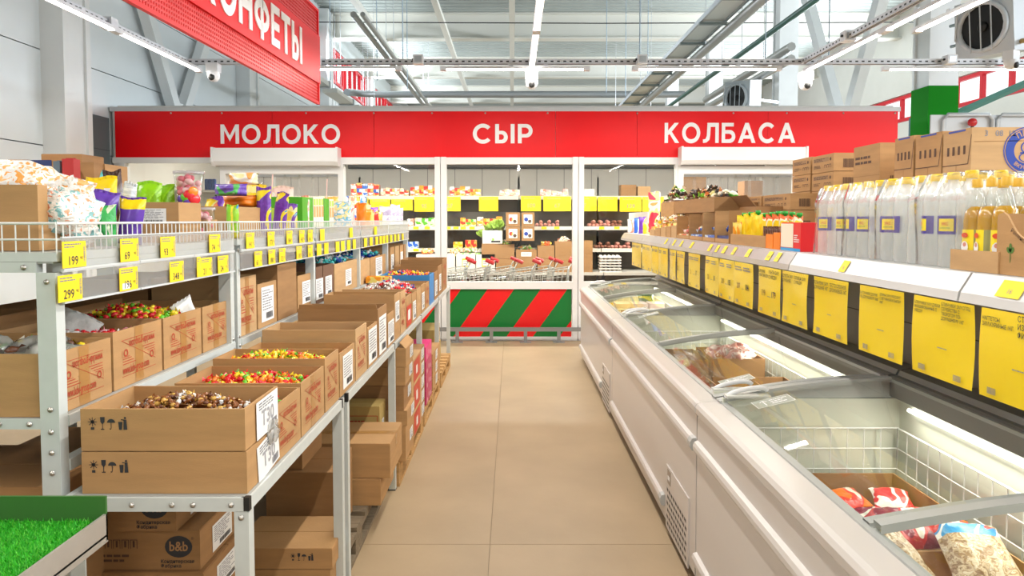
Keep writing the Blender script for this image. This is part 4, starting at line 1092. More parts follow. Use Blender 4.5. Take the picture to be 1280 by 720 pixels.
# lettuce crate
o = ibox('white lettuce crate with green emblem before the brown cartons', 603, 628, 288, 304.5, YL, white_card, False)
b = MB(); disc(b, put(FRONT, 0, -.1515, .07), 0, 0, .03, M('print_green', (0, 0, 0)), 12, 0, .02); rect(b, put(FRONT, 0.04, -.152, .03), -.06, .09, -.012, .02, ink); b.build('emblem', o)
lm = M('lettuce_green', (0.45, 0.66, 0.12), 0.5, noise=.35, scale=25)
for i, (px, py, s) in enumerate(((602, 291, .11), (609, 284, .13), (618, 280, .14), (627, 283, .13), (617, 291, .12), (624, 278, .12))):
    b = MB()
    for k in range(14):
        a = 2 * PI * k / 14 * 1.9; rad = .25 + .75 * k / 14
        def leaf(u, v, a=a, rad=rad):
            q = (u - .5) * 1.5; rr_ = s * rad * (.2 + .8 * v)
            return Vector((math.cos(a + q * .55) * rr_, math.sin(a + q * .55) * rr_, s * (1.1 - rad * .7) * v * 1.3 + .012 * math.sin(9 * q + 3 * v + k)))
        b.grid(leaf, 4, 3, lm)
    c_ = P(px, py, Y=YL + .15)
    tag(b.build('lettuce_head', None, (c_.x, c_.y, c_.z - s * .6), (.3, .2 * i, i)), 'leafy green lettuce head heaped in the white crate, %s from the left' % ORD[i + 1], 'lettuce', 'lettuce heads in the crate')
# egg trays right of the second mullion
for k in range(6):
    b = MB(); xa, xb = cx(750, YL), cx(777, YL); z = ZL + .047 * k
    b.box(xa, xb, YL, YL + .28, z, z + .02, white_card)
    for i in range(5):
        for j in range(3): b.lathe([(.028, 0), (.012, .024)], (xa + (xb - xa) * (i + .5) / 5, YL + .05 + .09 * j, z + .02), white_card, 6)
    tag(b.build('egg_tray'), 'white egg tray in the stack right of the second mullion, %s from the bottom' % ORD[k + 1], 'egg tray', 'stacked egg trays')
# boxes on top of the cold shelving
ibox('brown carton on the top shelf right of the second mullion, left one', 776, 795, 231, 240, SY + .25, kraft2, True, .25, group='cartons on top of the cold shelves', z=Z_UP)
ibox('brown carton on the top shelf right of the second mullion, right one', 797, 813, 233, 240, SY + .25, kraft3, True, .25, group='cartons on top of the cold shelves', z=Z_UP)
ibox('brown carton on the top shelf left of the first mullion', 513, 529, 234.5, 240, SY + .3, kraft2, True, .2, group='cartons on top of the cold shelves', z=Z_UP)
ibox('white carton on the top shelf behind the middle window', 727, 743, 236, 243, SY + .25, white_card, True, .25, group='cartons on top of the cold shelves', z=Z_UP)
b = MB(); xq = cx(853, 9.9), cx(881, 9.9)
ibox('kraft carton standing high behind the second strip curtain', 853, 882, 219, 262, 9.9, kraft, True, .3)
ibox('brown carton behind the second strip curtain, on the right', 930, 953, 226, 262, 10.0, kraft2, True, .3)
ibox('tall counter carton under the kraft carton behind the strip curtain', 850, 960, 262, 0, 9.9, kraft3, True, .6, z=0)
# shopping carts seen over the sill
cart_m = M('cart_chrome', (0.62, 0.64, 0.62), 0.3, 0.6); cart_red = M('cart_red_plastic', (0.6, 0.01, 0.015), 0.35)
def make_cart():
    o = thing('shopping_cart', 'x', 'cart', (0, 0, 0))
    b = MB()
    zt, zb = .92, .58
    T = [(-.3, -.22, zt), (.34, -.2, zt - .1), (.34, .2, zt - .1), (-.3, .22, zt)]; B = [(-.24, -.19, zb), (.28, -.16, zb), (.28, .16, zb), (-.24, .19, zb)]
    b.path(T + [T[0]], .008, cart_m, 5); b.path(B + [B[0]], .006, cart_m, 5)
    for i in range(4):
        p, q, r_, s_ = map(Vector, (T[i], T[(i + 1) % 4], B[i], B[(i + 1) % 4])); n = 9
        for k in range(n + 1): b.path([p.lerp(q, k / n), r_.lerp(s_, k / n)], .0035, cart_m, 4, False)
        for k in (1, 2): b.path([p.lerp(r_, k / 3), q.lerp(s_, k / 3)], .0035, cart_m, 4, False)
    b.build('wire_basket', o)
    b = MB()
    for s_ in (-1, 1): b.path([(-.36, s_ * .22, 1.0), (-.3, s_ * .22, .9), (-.26, s_ * .2, .2), (.35, s_ * .18, .12)], .011, cart_m, 6)
    b.build('frame', o)
    b = MB(); b.path([(-.38, -.22, 1.0), (-.38, .22, 1.0)], .012, cart_m, 8); b.build('handle', o)
    for s_ in (-1, 1):
        b = MB(); b.path([(-.43, s_ * .23, .99), (-.31, s_ * .23, 1.04)], .03, cart_red, 6); b.build('handle_end', o)
        for x in (-.24, .33):
            b = MB(); b.lathe([(.05, -.012), (.05, .012)], (x, s_ * .19, .05), black_m, 12, False, Matrix.Rotation(PI / 2, 4, 'X')); b.build('wheel', o)
    b = MB(); b.box(-.26, -.25, -.08, .08, .62, .72, cart_red); b.build('child_flap', o)
    return o
proto = make_cart()
CXS = [(.86, 9.85), (.62, 9.95), (.36, 9.9), (.05, 9.98), (-.3, 9.9), (-.62, 9.95)]
for i, (x, y) in enumerate(CXS):
    o = proto if i == 0 else copy_tree(proto)
    o.location = (x - .35, y + .05, 0.0); o.rotation_euler = (0, 0, PI + .12 * (1 if i % 2 else -1))
    o['label'] = 'nested wire shopping cart with red handle behind the window, %s counted from the second mullion' % ORD[i + 1]; o['group'] = 'nested shopping carts'

# ------------------------------------------------------------------ candy shelving on the left
XR, XT = -1.195, -0.69              # aisle faces of the rack and of the table
Z_MID, Z_TOP, Z_TBL = 1.075, 1.515, .873
RY = [1.80, 2.955, 4.15, 5.40, 6.62, 7.92]
def bolts(parent, pts, face):
    for p in pts:
        b = MB(); b.lathe([(.0075, 0), (.0075, .0015), (.0048, .002), (.0048, .0045), (.001, .005)], (0, 0, 0), bolt_m, 8, True, face.to_3x3().to_4x4()); b.build('bolt', parent, p)
for i in range(5):
    y0, y1 = RY[i] + (.035 if i == 1 else 0), RY[i + 1]
    L_ = y1 - y0
    nm = ['nearest', 'second', 'third', 'fourth', 'farthest'][i]
    o = thing('shelving_rack', 'grey bolted steel shelving rack bay holding candy cartons, %s bay of five' % nm, 'rack', (XR, y0, 0), (0, 0, 0), 'candy shelving bays')
    posts = [0] if i not in (0, 4) else [0, L_ - .03]
    if i == 0: posts = [0, L_ - .034]
    for yy in posts:
        for x in (0, -.78):
            b = MB(); q = 1 if x == 0 else -1
            b.box(x - .05 if q > 0 else x, x if q > 0 else x + .05, yy, yy + .004, 0, 1.462, steel); b.box(x - .004 if q > 0 else x, x if q > 0 else x + .004, yy + .004, yy + .036, 0, 1.462, steel)
            b.box(x - .049 if q > 0 else x + .001, x - .001 if q > 0 else x + .049, yy + .0041, yy + .03, 0, 1.46, steel)
            p_ = b.build('post', o)
            if i == 0 and x == 0 and yy == 0: bolts(p_, [(-.022, -.001, z) for z in (1.438, 1.10, 1.04, .985, .93)], FRONT)
            elif x == 0: bolts(p_, [(.001, yy + .018, z) for z in (1.47, 1.09, 1.05)], AISLE_L)
    for z, hh in ((Z_MID, .028), (.955, .03), (1.49, .028), (.35, .03)):
        for x in (0, -.78):
            b = MB(); b.box(x - .03, x + .004, .036, L_, z - hh, z, steel); b.build('side_beam', o)
        for yy in ((.002, L_ - .03) if i in (0,) else (.002,)):
            if z == .955: continue
            b = MB(); b.box(-.75, -.05, yy, yy + .026, z - hh, z, steel); e_ = b.build('end_beam', o)
            if i == 0 and yy < .1 and z == Z_MID: bolts(e_, [(-.08, .001, z - .014), (-.16, .001, z - .014)], FRONT)
            if i == 0 and yy < .1 and z == 1.49: bolts(e_, [(-.082, .001, z - .014)], FRONT)
        if z != .955:
            b = MB(); b.box(-.77, -.006, .004, L_ - .002, z - .004, z + .001, M('shelf_sheet', (0.38, 0.39, 0.38), 0.5)); b.build('shelf_sheet', o)
    # wire basket on top
    bk = thing('wire_basket', 'white wire basket holding bagged sweets, on the %s rack bay' % nm, 'basket', (XR, y0, 1.491), (0, 0, 0), 'wire baskets on the rack')
    wm = M('wire_white', (0.72, 0.74, 0.72), 0.35)
    b = MB(); b.box(-.78, .004, .002, L_ - .004, 0, .024, steel); b.build('base_tray', bk)
    b = MB(); Xf, Xb = .004, -.776
    for z in (.10,): b.path([(Xf, .004, z), (Xf, L_ - .006, z), (Xb, L_ - .006, z), (Xb, .004, z), (Xf, .004, z)], .0042, wm, 6)
    b.build('rim', bk)
    b = MB(); b.path([(Xf, .004, .058), (Xf, L_ - .006, .058), (Xb, L_ - .006, .058), (Xb, .004, .058), (Xf, .004, .058)], .003, wm, 5); b.build('middle_wire', bk)
    b = MB(); n = int(L_ / .028)
    for k in range(n + 1): y = .004 + (L_ - .01) * k / n; b.path([(Xf, y, .02), (Xf, y, .1)], .0018, wm, 4, False)
    for k in range(23):
        x = Xf + (Xb - Xf) * k / 22
        for y in (.004, L_ - .006): b.path([(x, y, .02), (x, y, .1)], .0022, wm, 4, False)
    w_ = b.build('wire_grid', bk); w_['kind'] = 'stuff'
    # clear price holders: two long plastic strips in front of the basket and below it
    for nm2, z0_, z1_ in (('upper', 1.472, 1.552), ('lower', 1.385, 1.462)):
        ph = thing('price_holder', 'long clear plastic price holder, %s strip on the %s rack bay' % (nm2, nm), 'price holder', (XR + .012, y0 + .01, z0_), (0, 0, 0), 'clear price holders on the rack')
        segs = 3 if i == 0 else 2; Lh = L_ - .03
        for s_ in range(segs):
            b = MB(); ya, yb = Lh * s_ / segs + .002, Lh * (s_ + 1) / segs - .002
            b.box(-.001, .001, ya, yb, 0, z1_ - z0_, pvc_strip); b.box(-.004, .005, ya, yb, -.006, 0, M('holder_edge', (0.62, 0.65, 0.66), 0.3)); b.box(-.003, .003, ya, yb, z1_ - z0_, z1_ - z0_ + .004, M('holder_edge', (0, 0, 0))); b.build('strip_section', ph)

# price tags in the holders
def price_tag(label, px, zc, price, X=XR + .019, w=.1, h=.07, detail=True, sup='90'):
    y = Yx(px, X, zc)
    o = thing('price_tag', label, 'price tag', (X, y, zc), (0, 0, 0), 'yellow price tags on the candy rack')
    b = MB(); b.box(-.001, .0006, -w / 2, w / 2, -h / 2, h / 2, yellow); b.build('card', o)
    if detail:
        A = put(AISLE_L, .0012, 0, 0); b = MB()
        if price: b.add(text(price, 1, .01, 'LEFT'), A @ tr(-w * .30, -h * .25) @ sc(.030, .034), ink); b.add(text(sup, 1, .0, 'LEFT'), A @ tr(w * .22, -h * .16) @ sc(.012), ink)
        lines(b, A @ tr(-w * .08, h * .34), w * .7, h * .2, 2, greyink, int(px)); barcode(b, A @ tr(w * .42, 0) @ Matrix.Rotation(PI / 2, 4, 'Z'), h * .6, w * .08, greyink, int(px))
        b.build('print', o)
    return o
ZU, ZL_ = 1.508, 1.42
for k, (px, s) in enumerate(((93, '199'), (162, '69'), (210, '93'), (268.5, '74'))): price_tag('yellow price tag reading %s, %s on the upper holder of the nearest bay' % (s, ORD[k + 1]), px, ZU, s)
for k, (px, s) in enumerate(((88, '299'), (161, '196'), (221, '348'), (258, '21'), (279, '24'))): price_tag('yellow price tag reading %s, %s on the lower holder of the nearest bay' % (s, ORD[k + 1]), px, ZL_, s)
price_tag('narrow yellow ticket beside the 21 tag on the nearest bay', 248.5, ZL_ + .004, '', w=.03, h=.075)
b = MB(); b.box(-.001, .0006, -.025, .025, -.036, .036, M('pink_film', (0.80, 0.25, 0.40), 0.5)); b.box(.0006, .0016, -.02, .02, -.03, -.012, signwhite)
tag(b.build('pink_ticket', None, (XR + .0185, Yx(149.5, XR, 1.42), 1.42)), 'pink ticket left of the 196 price tag', 'ticket')
for bay, zz, row_, pxs in ((2, ZU, 'upper', (313, 339, 362, 377.5, 388)), (2, ZL_, 'lower', (323, 340, 353, 374, 388)), (3, ZU, 'upper', (403, 439)), (3, ZL_, 'lower', (399, 408, 422, 428.5, 436, 443)),
                           (4, ZU, 'upper', (469.5,)), (4, ZL_, 'lower', (457, 464, 471, 476, 480, 484)), (5, ZL_, 'lower', (489, 494, 498, 503.5))):
    for k, px in enumerate(pxs):
        price_tag('yellow tag on the %s holder of the %s rack bay, %s from its near post' % (row_, ['', '', 'second', 'third', 'fourth', 'fifth'][bay], ORD[k + 1]), px, zz, str(50 + (int(px * 7) % 150)), detail=bay == 2, w=.095 if bay < 4 else .11)

# cartons on the middle rack shelf
def d2y(px, X=-1.215, Z=1.15): return Yx(px, X, Z)
def rackbox(label, pa, pb, h, w=.38, **k):
    ya, yb = d2y(pa) + .004, d2y(pb) - .004
    return carton(label, -1.215 - w, -1.215, ya, yb, Z_MID + .002, h, group='cartons on the middle rack shelf', **k)
rackbox('open carton with red print at the near end of the middle rack shelf', 66, 140, .168, print_=True, tape=True, mat=kraft)
rackbox('open carton with red print, second on the middle rack shelf', 141, 203, .18, print_=True, tape=True)
rackbox('open carton with red print holding yellow and red sweets, third on the rack shelf', 204, 252, .18, print_=True, tape=True)
rackbox('open carton with red print, fourth on the rack shelf before the double post', 253, 286, .18, print_=True, tape=True)
rackbox('pale carton with red print just past the double rack post', 297, 321, .265, print_=True, tape=True, mat=kraft3)
rackbox('carton with tall white label on its side, second in the second bay', 322, 346, .215, sticker=(.17, .17, 0, .11), seed=4)
rackbox('tall brown carton with raised flap in the second rack bay', 347, 371, .29, mat=kraft2, flaps=[('n', .06, -20)])
rackbox('carton with square white label before the third rack bay', 372, 393, .205, sticker=(.16, .13, 0, .10), seed=6)
rackbox('dark striped carton with white label, first in the third bay', 395, 403.5, .23, mat=M('dark_carton', (0.17, 0.085, 0.05), .6), sticker=(.16, .13, 0, .09), seed=7)
rackbox('dark striped carton with white label, second in the third bay', 404, 417, .23, mat=M('dark_carton', (0, 0, 0)), sticker=(.16, .13, 0, .09), seed=8)
rackbox('kraft carton with red lettering and two labels in the third bay', 418, 447, .22, mat=kraft3, sticker=(.18, .12, .05, .1), seed=9, print_=False)
rackbox('kraft carton of blue wrapped sweets in the fourth bay', 450, 462.5, .2, mat=kraft3)
rackbox('white faced carton in the fourth rack bay', 463, 483, .2, mat=kraft, sticker=(.3, .17, .0, .1), seed=10)
rackbox('narrow carton in the far rack bay, first of four', 488, 493, .25, sticker=(.16, .15, 0, .1), seed=11)
rackbox('narrow carton in the far rack bay, second of four', 494, 499, .25, mat=kraft3)
rackbox('narrow carton in the far rack bay, third of four', 500, 504, .25, sticker=(.16, .15, 0, .1), seed=12)
rackbox('narrow carton in the far rack bay, last of four', 505, 510, .25, mat=kraft2)
# second row behind them
for i, (ya, yb, h) in enumerate(((1.95, 2.35, .22), (2.37, 2.85, .2), (3.05, 3.5, .26), (3.52, 4.05, .24), (4.3, 5.2, .24), (5.5, 6.4, .24))):
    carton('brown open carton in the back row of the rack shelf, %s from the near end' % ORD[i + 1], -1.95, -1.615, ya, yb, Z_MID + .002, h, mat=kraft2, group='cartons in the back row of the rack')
# cartons on the low shelf of the rack, in shade
for i, (ya, yb, h) in enumerate(((1.86, 2.25, .3), (2.27, 2.85, .38), (3.1, 3.6, .34), (3.62, 4.1, .3))):
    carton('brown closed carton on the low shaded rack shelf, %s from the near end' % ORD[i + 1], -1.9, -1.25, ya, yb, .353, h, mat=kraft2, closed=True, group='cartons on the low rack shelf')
carton('brown closed carton stacked upon another on the low rack shelf', -1.9, -1.3, 1.88, 2.24, .653 + .005, .2, mat=kraft2, closed=True, group='cartons on the low rack shelf')

sw = {k: M('sweet_' + k, c, .25, 0, spec=.6) for k, c in dict(red=(.75, .02, .03), yellow=(.92, .66, .03), green=(.13, .5, .03), orange=(.9, .25, .02), white=(.85, .82, .78), blue=(.02, .06, .35), copper=(.26, .09, .025), gold=(.62, .36, .08), silver=(.7, .68, .66), brown=(.16, .06, .03), pink=(.9, .35, .4), teal=(.05, .5, .5)).items()}
def S_(*n): return [sw[q] for q in n]
heap('yellow and red wrapped sweets bagged in the third rack carton', -1.57, -1.235, d2y(204) + .02, d2y(252) - .02, Z_MID + .155, 200, S_('yellow', 'yellow', 'red', 'green', 'red'), .016, .05)
heap('blue wrapped sweets filling the fourth bay cartons', -1.58, -1.23, d2y(450) + .02, d2y(462.5) - .02, Z_MID + .19, 70, S_('blue', 'blue', 'teal', 'white'), .03, .03)
heap('dark wrapped sweets in the white faced carton', -1.58, -1.23, d2y(463) + .03, d2y(483) - .03, Z_MID + .19, 90, S_('blue', 'blue', 'blue', 'teal', 'white'), .03, .05)
heap('mixed foil sweets in the carton with red lettering', -1.58, -1.23, d2y(418) + .03, d2y(447) - .03, Z_MID + .21, 120, S_('teal', 'white', 'blue', 'teal', 'silver'), .028, .05)
filmgrey = glass_mat('crinkled_film', (0.95, 0.95, 0.94), 0.38, (0.80, 0.80, 0.78), 0.15, 1.4)
def crumple(label, loc, r_, mat, seed, name='plastic_bag', cat='bag', flat=.6, amp=.22, group=None, wet=None):
    """crumpled soft bag"""
    b = MB(); q = random.Random(seed); ph = [q.uniform(0, 6.3) for _ in range(8)]
    def fn(u, v):
        a, t = 2 * PI * u, PI * v
        k = 1 + amp * math.sin(3 * a + ph[0]) * math.sin(2 * t + ph[1]) + amp * .7 * math.sin(7 * a + ph[2] + 3 * t) * math.sin(t) + amp * .45 * math.sin(11 * t + ph[3] + 5 * a) * math.sin(t)
        return Vector((r_[0] * k * math.sin(t) * math.cos(a), r_[1] * k * math.sin(t) * math.sin(a), r_[2] * (k if flat else 1) * -math.cos(t)))
    b.grid(fn, 26, 14, mat)
    return tag(b.build(name, None, loc), label, cat, group)
crumple('clear plastic bag of sweets in the nearest rack carton, aisle side', (-1.35, 1.97, Z_MID + .13), (.1, .08, .055), filmgrey, 1)
crumple('clear plastic bag with green and yellow wrappers in the nearest rack carton', (-1.50, 1.95, Z_MID + .14), (.09, .07, .06), filmgrey, 2)
heap('green and yellow wrappers inside the nearest rack carton', -1.58, -1.235, 1.87, 2.1, Z_MID + .13, 60, S_('green', 'yellow', 'silver', 'white', 'brown'), .022, .03)
heap('silver wrapped sweets in the second rack carton', -1.57, -1.235, d2y(141) + .02, d2y(203) - .02, Z_MID + .14, 110, S_('silver', 'white', 'red', 'pink'), .018, .01)
bag('white crumpled paper sheet sticking out of the second rack carton', -1.47, 2.24, Z_MID + .11, .13, .12, .05, M('crumpled_paper', (0.52, 0.51, 0.48), .7, bump=.5, bscale=25), (-.5, .5, .3), 5, 'paper_sheet', 'paper')
bag('white film corner standing up in the third rack carton', -1.25, 2.66, Z_MID + .13, .09, .1, .03, M('white_film', (0.80, 0.80, 0.79), .4), (.2, -.5, 1.0), 6, 'paper_sheet', 'paper')
for i, px in enumerate((381, 455)): bag('blue and silver bag lying among the rack cartons, %s one' % ('nearer', 'farther')[i], -1.42, d2y(px), Z_MID + .012, .2, .24, .09, pm['blue'], (.5, .1, .3), 7 + i)

# ------------------------------------------------------------------ the low table in front
TY = [1.775, 2.80, 2.86, 4.02, 5.22, 6.46, 7.66]
def table(label, ys, xb):
    o = thing('shelving_table', label, 'table', (XT, ys[0], 0), (0, 0, 0), 'low carton tables')
    L_ = ys[-1] - ys[0]; B = xb - XT
    for k, y in enumerate(ys):
        yy = y - ys[0] - (.036 if k == len(ys) - 1 else 0)
        for x in (0, B):
            q = -1 if x == 0 else 1
            b = MB(); b.box(min(x, x + q * .038), max(x, x + q * .038), yy, yy + .006, 0, Z_TBL - .037, steel); b.box(min(x, x + q * .006), max(x, x + q * .006), yy + .006, yy + .036, 0, Z_TBL - .037, steel)
            lg = b.build('leg', o)
            if x == 0 and k == 0: bolts(lg, [(-.019, yy - .001, Z_TBL - .052)], FRONT)
            b = MB(); b.box(min(x, x + q * .05), max(x, x + q * .05), yy - .004, yy + .045, 0, .006, black_m); b.build('foot_plate', lg)
            if x == 0:
                b = MB(); b.box(-.012, .003, yy - .002, yy + .014, Z_TBL - .034, Z_TBL + .002, black_m); b.build('corner_cap', o)
    for x in (0, B):
        b = MB(); b.box(x - .02, x + .002, .004, L_, Z_TBL - .036, Z_TBL, steel); b.build('side_beam', o)
    for y in (0, L_ - .03):
        b = MB(); b.box(B, -.004, y, y + .03, Z_TBL - .036, Z_TBL, steel); e_ = b.build('end_beam', o)
        if y == 0 and len(ys) == 2: bolts(e_, [(x, -.001, Z_TBL - .018) for x in (-.045, -.145, -.2, -.305)], FRONT)
    b = MB(); b.box(B, -.004, .01, L_ - .01, Z_TBL - .006, Z_TBL + .001, M('shelf_sheet', (0, 0, 0))); b.build('table_sheet', o)
    return o
table('grey steel table with bolted legs carrying the nearest open cartons', TY[:2], -1.16)
table('long grey steel table carrying cartons towards the cold room', TY[2:], -1.16)
def ty(px, Z=1.0): return Yx(px, XT - .012, Z)
def tbox(label, pa, pb, h, w=.42, **k):
    ya, yb = ty(pa) + .003, ty(pb) - .003
    return carton(label, XT - .012 - w, XT - .012, ya, yb, Z_TBL + .002, h, group='cartons along the low table', **k)
for j, (z, lab) in enumerate(((0, 'shallow kraft tray with handling marks, lower of the nearest pair'), (.115, 'shallow kraft tray of copper sweets, upper of the nearest pair'))):
    o = carton(lab, XT - .012 - .437, XT - .012 - .003 * j, 1.80, 2.055, Z_TBL + .002 + z, .112, icons=(.032, .074, .034), group='cartons along the low table')
    lk = link('paper_label', label_mesh(.17, .105, 'Т30', 1), o, label='white label torn at its edge'); lk.matrix_local = put(AISLE_L, .2205, .03, .056) @ Matrix.Rotation(.12 - .1 * j, 4, 'Z')
heap('copper and gold wrapped sweets in the nearest tray', XT - .44, XT - .02, 1.81, 2.045, Z_TBL + .115 + .058, 330, S_('copper', 'copper', 'gold', 'brown', 'copper', 'silver'), .0115, .058)
crumple('scrap of clear film stuck on the nearest tray labels', (XT - .004, 1.98, Z_TBL + .115), (.012, .03, .03), filmgrey, 15, 'film_scrap', 'film', 1, .3)
tbox('open carton with red print and red green sweets, behind the shallow trays', 343, 375.5, .172, print_=True, flaps=[('n', .03, 60)])
tbox('open carton with red print heaped with red and yellow sweets, third row', 376, 405, .182, print_=True, tape=True)
tbox('open carton with red print heaped with yellow sweets, fourth row', 406, 423.5, .205, print_=True)
tbox('open carton with white label, its top edge folded, fifth row', 424.5, 443.5, .18, sticker=(.17, .14, 0, .09), seed=21)
tbox('tall open carton with red print nearly empty, sixth row', 444.5, 458.5, .232, print_=True, mat=kraft3)
tbox('open carton with tall white label, seventh row', 459.5, 471.5, .2, sticker=(.2, .17, 0, .1), seed=22)
tbox('brown open carton with large white label, eighth row', 472.5, 483.5, .258, sticker=(.2, .2, 0, .11), seed=23, mat=kraft2, flaps=[('n', .025, 10)])
tbox('open carton with a white label and coloured sweets, ninth row', 484.5, 492.5, .19, sticker=(.19, .13, 0, .08), seed=24)
tbox('tall open carton with small white label, tenth row', 493, 500, .278, sticker=(.14, .12, 0, .17), seed=25)
tbox('tall plain open carton, eleventh row', 500.5, 507, .27, mat=kraft3, print_=True)
tbox('open carton with red printed side, twelfth row', 507.5, 514.5, .215, mat=kraft)
b = MB(); rect(b, put(AISLE_L, XT - .0105, (ty(507.5) + ty(514.5)) / 2, Z_TBL + .1), -.11, .11, -.09, .05, red_card); rect(b, put(AISLE_L, XT - .0098, (ty(507.5) + ty(514.5)) / 2, Z_TBL + .1), -.05, .05, -.05, .02, paper)
pr_ = b.build('printed_side'); tw = [o for o in COL.objects if o.get('label', '').endswith('twelfth row')][0]; pr_.parent = tw; pr_.matrix_parent_inverse = Matrix.Translation(-Vector(tw.location))
tbox('open carton of red and white sweets, thirteenth row', 515, 520.5, .205, sticker=(.15, .13, 0, .08), seed=26)
tbox('open carton of red and white sweets, fourteenth row', 521, 526, .215, mat=kraft3)
tbox('open carton with narrow label, fifteenth row', 526.5, 531, .22, sticker=(.15, .13, 0, .09), seed=27)
tbox('open carton with red print, sixteenth row', 531.5, 536.5, .21, print_=True)
db = M('display_blue', (0.04, 0.25, 0.62), .45)
o = tbox('blue patterned display box of sweets on the far table', 537, 542.5, .255, mat=db)
b = MB()
for k in range(11):
    for j in range(3):
        disc(b, put(FRONT, -.19 + .038 * k, -(ty(542.5) - ty(537)) / 2 + .0012, .05 + .07 * j), 0, 0, .012, M('dot_pale_blue', (0.35, 0.6, 0.85), .5), 4)
b.build('dot_pattern', o)
tbox('brown open carton behind the blue display box', 543, 547, .25, mat=kraft2, sticker=(.2, .14, 0, .1), seed=28)
tbox('tall brown open carton, last but one on the far table', 547.5, 552.5, .285, mat=kraft2, sticker=(.18, .16, 0, .12), seed=29)
tbox('tall brown open carton closing the row at the far table end', 553, 558.5, .325, mat=kraft2, print_=True)
def tfill(label, pa, pb, zf, n, mats, size=.016, hump=.03): heap(label, XT - .42, XT - .025, ty(pa) + .012, ty(pb) - .012, Z_TBL + zf, n, mats, size, hump)
tfill('red and green foil sweets behind the shallow trays', 343, 375.5, .125, 150, S_('red', 'red', 'green', 'yellow'), .018, .035)
tfill('red, yellow and orange sweets heaped in the third carton row', 376, 405, .14, 260, S_('red', 'red', 'yellow', 'orange', 'green'), .016, .038)
tfill('yellow, green and red sweets heaped in the fourth carton row', 406, 423.5, .166, 260, S_('yellow', 'yellow', 'green', 'orange', 'red', 'yellow'), .016, .04)
tfill('orange and green sweets low in the fifth carton row', 424.5, 443.5, .12, 120, S_('orange', 'green', 'yellow'), .017, .02)
tfill('few red sweets at the bottom of the sixth carton row', 444.5, 458.5, .17, 60, S_('brown', 'red', 'brown', 'brown'), .017, .01)
tfill('white and blue sweets in the ninth carton row', 484.5, 492.5, .17, 90, S_('white', 'blue', 'red', 'silver'), .022, .04)
tfill('red and white sweets heaped in the thirteenth carton row', 515, 520.5, .19, 150, S_('white', 'silver', 'red', 'white', 'brown'), .02, .07)
tfill('red and white sweets heaped in the fourteenth carton row', 521, 526, .2, 150, S_('white', 'silver', 'red', 'white', 'blue'), .02, .06)
tfill('yellow and red sweets filling the blue display box', 537, 542.5, .24, 120, S_('yellow', 'orange', 'red', 'blue'), .022, .03)
pack('orange_pack', 'orange pack lying on the far table behind the rack post', -1.1, ty(534), Z_TBL + .21, .2, .1, .05, pm['orange'])

# ------------------------------------------------------------------ goods in the wire baskets
ZB = Z_TOP + .002
ck = carton('open kraft carton standing at the near end of the first wire basket', -1.72, -1.275, 1.86, 1.90, ZB, .178, group=None)
o = carton('open kraft carton with low side in the first wire basket', -1.72, -1.28, 1.905, 2.12, ZB, .06, mat=kraft, flaps=[('p', .11, 0)])
multi = print_mat('mixed_wrappers', [(.25, .5, .5), (.85, .82, .78), (.80, .74, .66), (.88, .85, .82), (.84, .80, .74), (.80, .72, .62), (.86, .84, .80), (.80, .3, .16)], 55, .25, bump=.6)
crumple('clear bulging bag of mixed wrapped sweets at the near end', (-1.31, 2.0, ZB + .085), (.1, .10, .085), multi, 4, 'sweet_bag', 'bag')
crumple('big clear bag of white and orange sweets heaped over the near carton', (-1.52, 2.02, ZB + .17), (.24, .12, .075), print_mat('white_orange_wrappers', [(.88, .40, .1), (.86, .83, .80), (.85, .78, .72), (.88, .85, .82), (.86, .84, .8), (.85, .76, .62), (.9, .5, .2)], 48, .25, bump=.6), 9, 'sweet_bag', 'bag')
def lbag(label, pa, pb, ytop, X, mat, ybot=None, seed=0, t=None, rot=(0, 0, 0), **k):
    """bag in the wire baskets: measured left/right/top, standing on the basket floor unless a lower edge is given"""
    c = P((pa + pb) / 2, ytop, X=X); s = -X / ((640 - (pa + pb) / 2) / F_PX)
    zb_ = ZB + .003 if ybot is None else P((pa + pb) / 2, ybot, X=X).z
    w = (pb - pa) / F_PX * s
    return bag(label, X, c.y, zb_, w, (c.z - zb_) * .96, t or max(.03, min(w * .45, .1)), mat, rot, seed, **k)
yel = M('bag_yellow', (0.90, 0.66, 0.01), .25, bump=.2, bscale=30); pur = M('bag_purple', (0.13, 0.05, 0.40), .25, bump=.25, bscale=30); lime = print_mat('print_lime', [(.28, .62, .01), (.35, .70, .02), (.22, .5, .01), (.4, .75, .1)], 7, .25)
lbag('yellow sweet bag with white stripes and red emblem near the front basket end', 107, 146, 221, -1.38, yel, seed=11, t=.06, band=(.15, .38, pm['red']))
b = MB()
for q in (-.028, .028): b.mesh([(q - .012, -.036, .115), (q + .008, -.036, .115), (q + .02, -.033, .185), (q + .0, -.033, .185)], [(0, 1, 2, 3)], signwhite)
yb_ = [o for o in COL.objects if o.get('label', '').startswith('yellow sweet bag with white')][0]; b.build('white_stripe', yb_)
lbag('purple sweet bag leaning behind the clear bulging bag', 106, 140, 238, -1.34, pur, seed=12, t=.07, rot=(.0, .12, .2))
lbag('green sweet bag low in the first basket before the purple bag', 116, 145, 256, -1.235, print_mat('print_greenbag', [(.02, .3, .07), (.05, .42, .1), (.7, .8, .6)], 10, .25), seed=13, t=.05)
lbag('dark brown sweet bag standing tall with a pale table of figures', 139, 160, 213, -1.42, M('bag_dark_brown', (.06, .025, .018), .25, bump=.3, bscale=30), seed=14, t=.06, rot=(0, -.1, .3))
lbag('silver striped back of a sweet bag beside the brown bag', 143, 159, 227, -1.36, print_mat('nutrition_stripes', [(.55, .6, .68), (.75, .78, .82)], 10, .3, stretch=(1, 1, 14)), seed=15, t=.03, rot=(0, .15, .2))
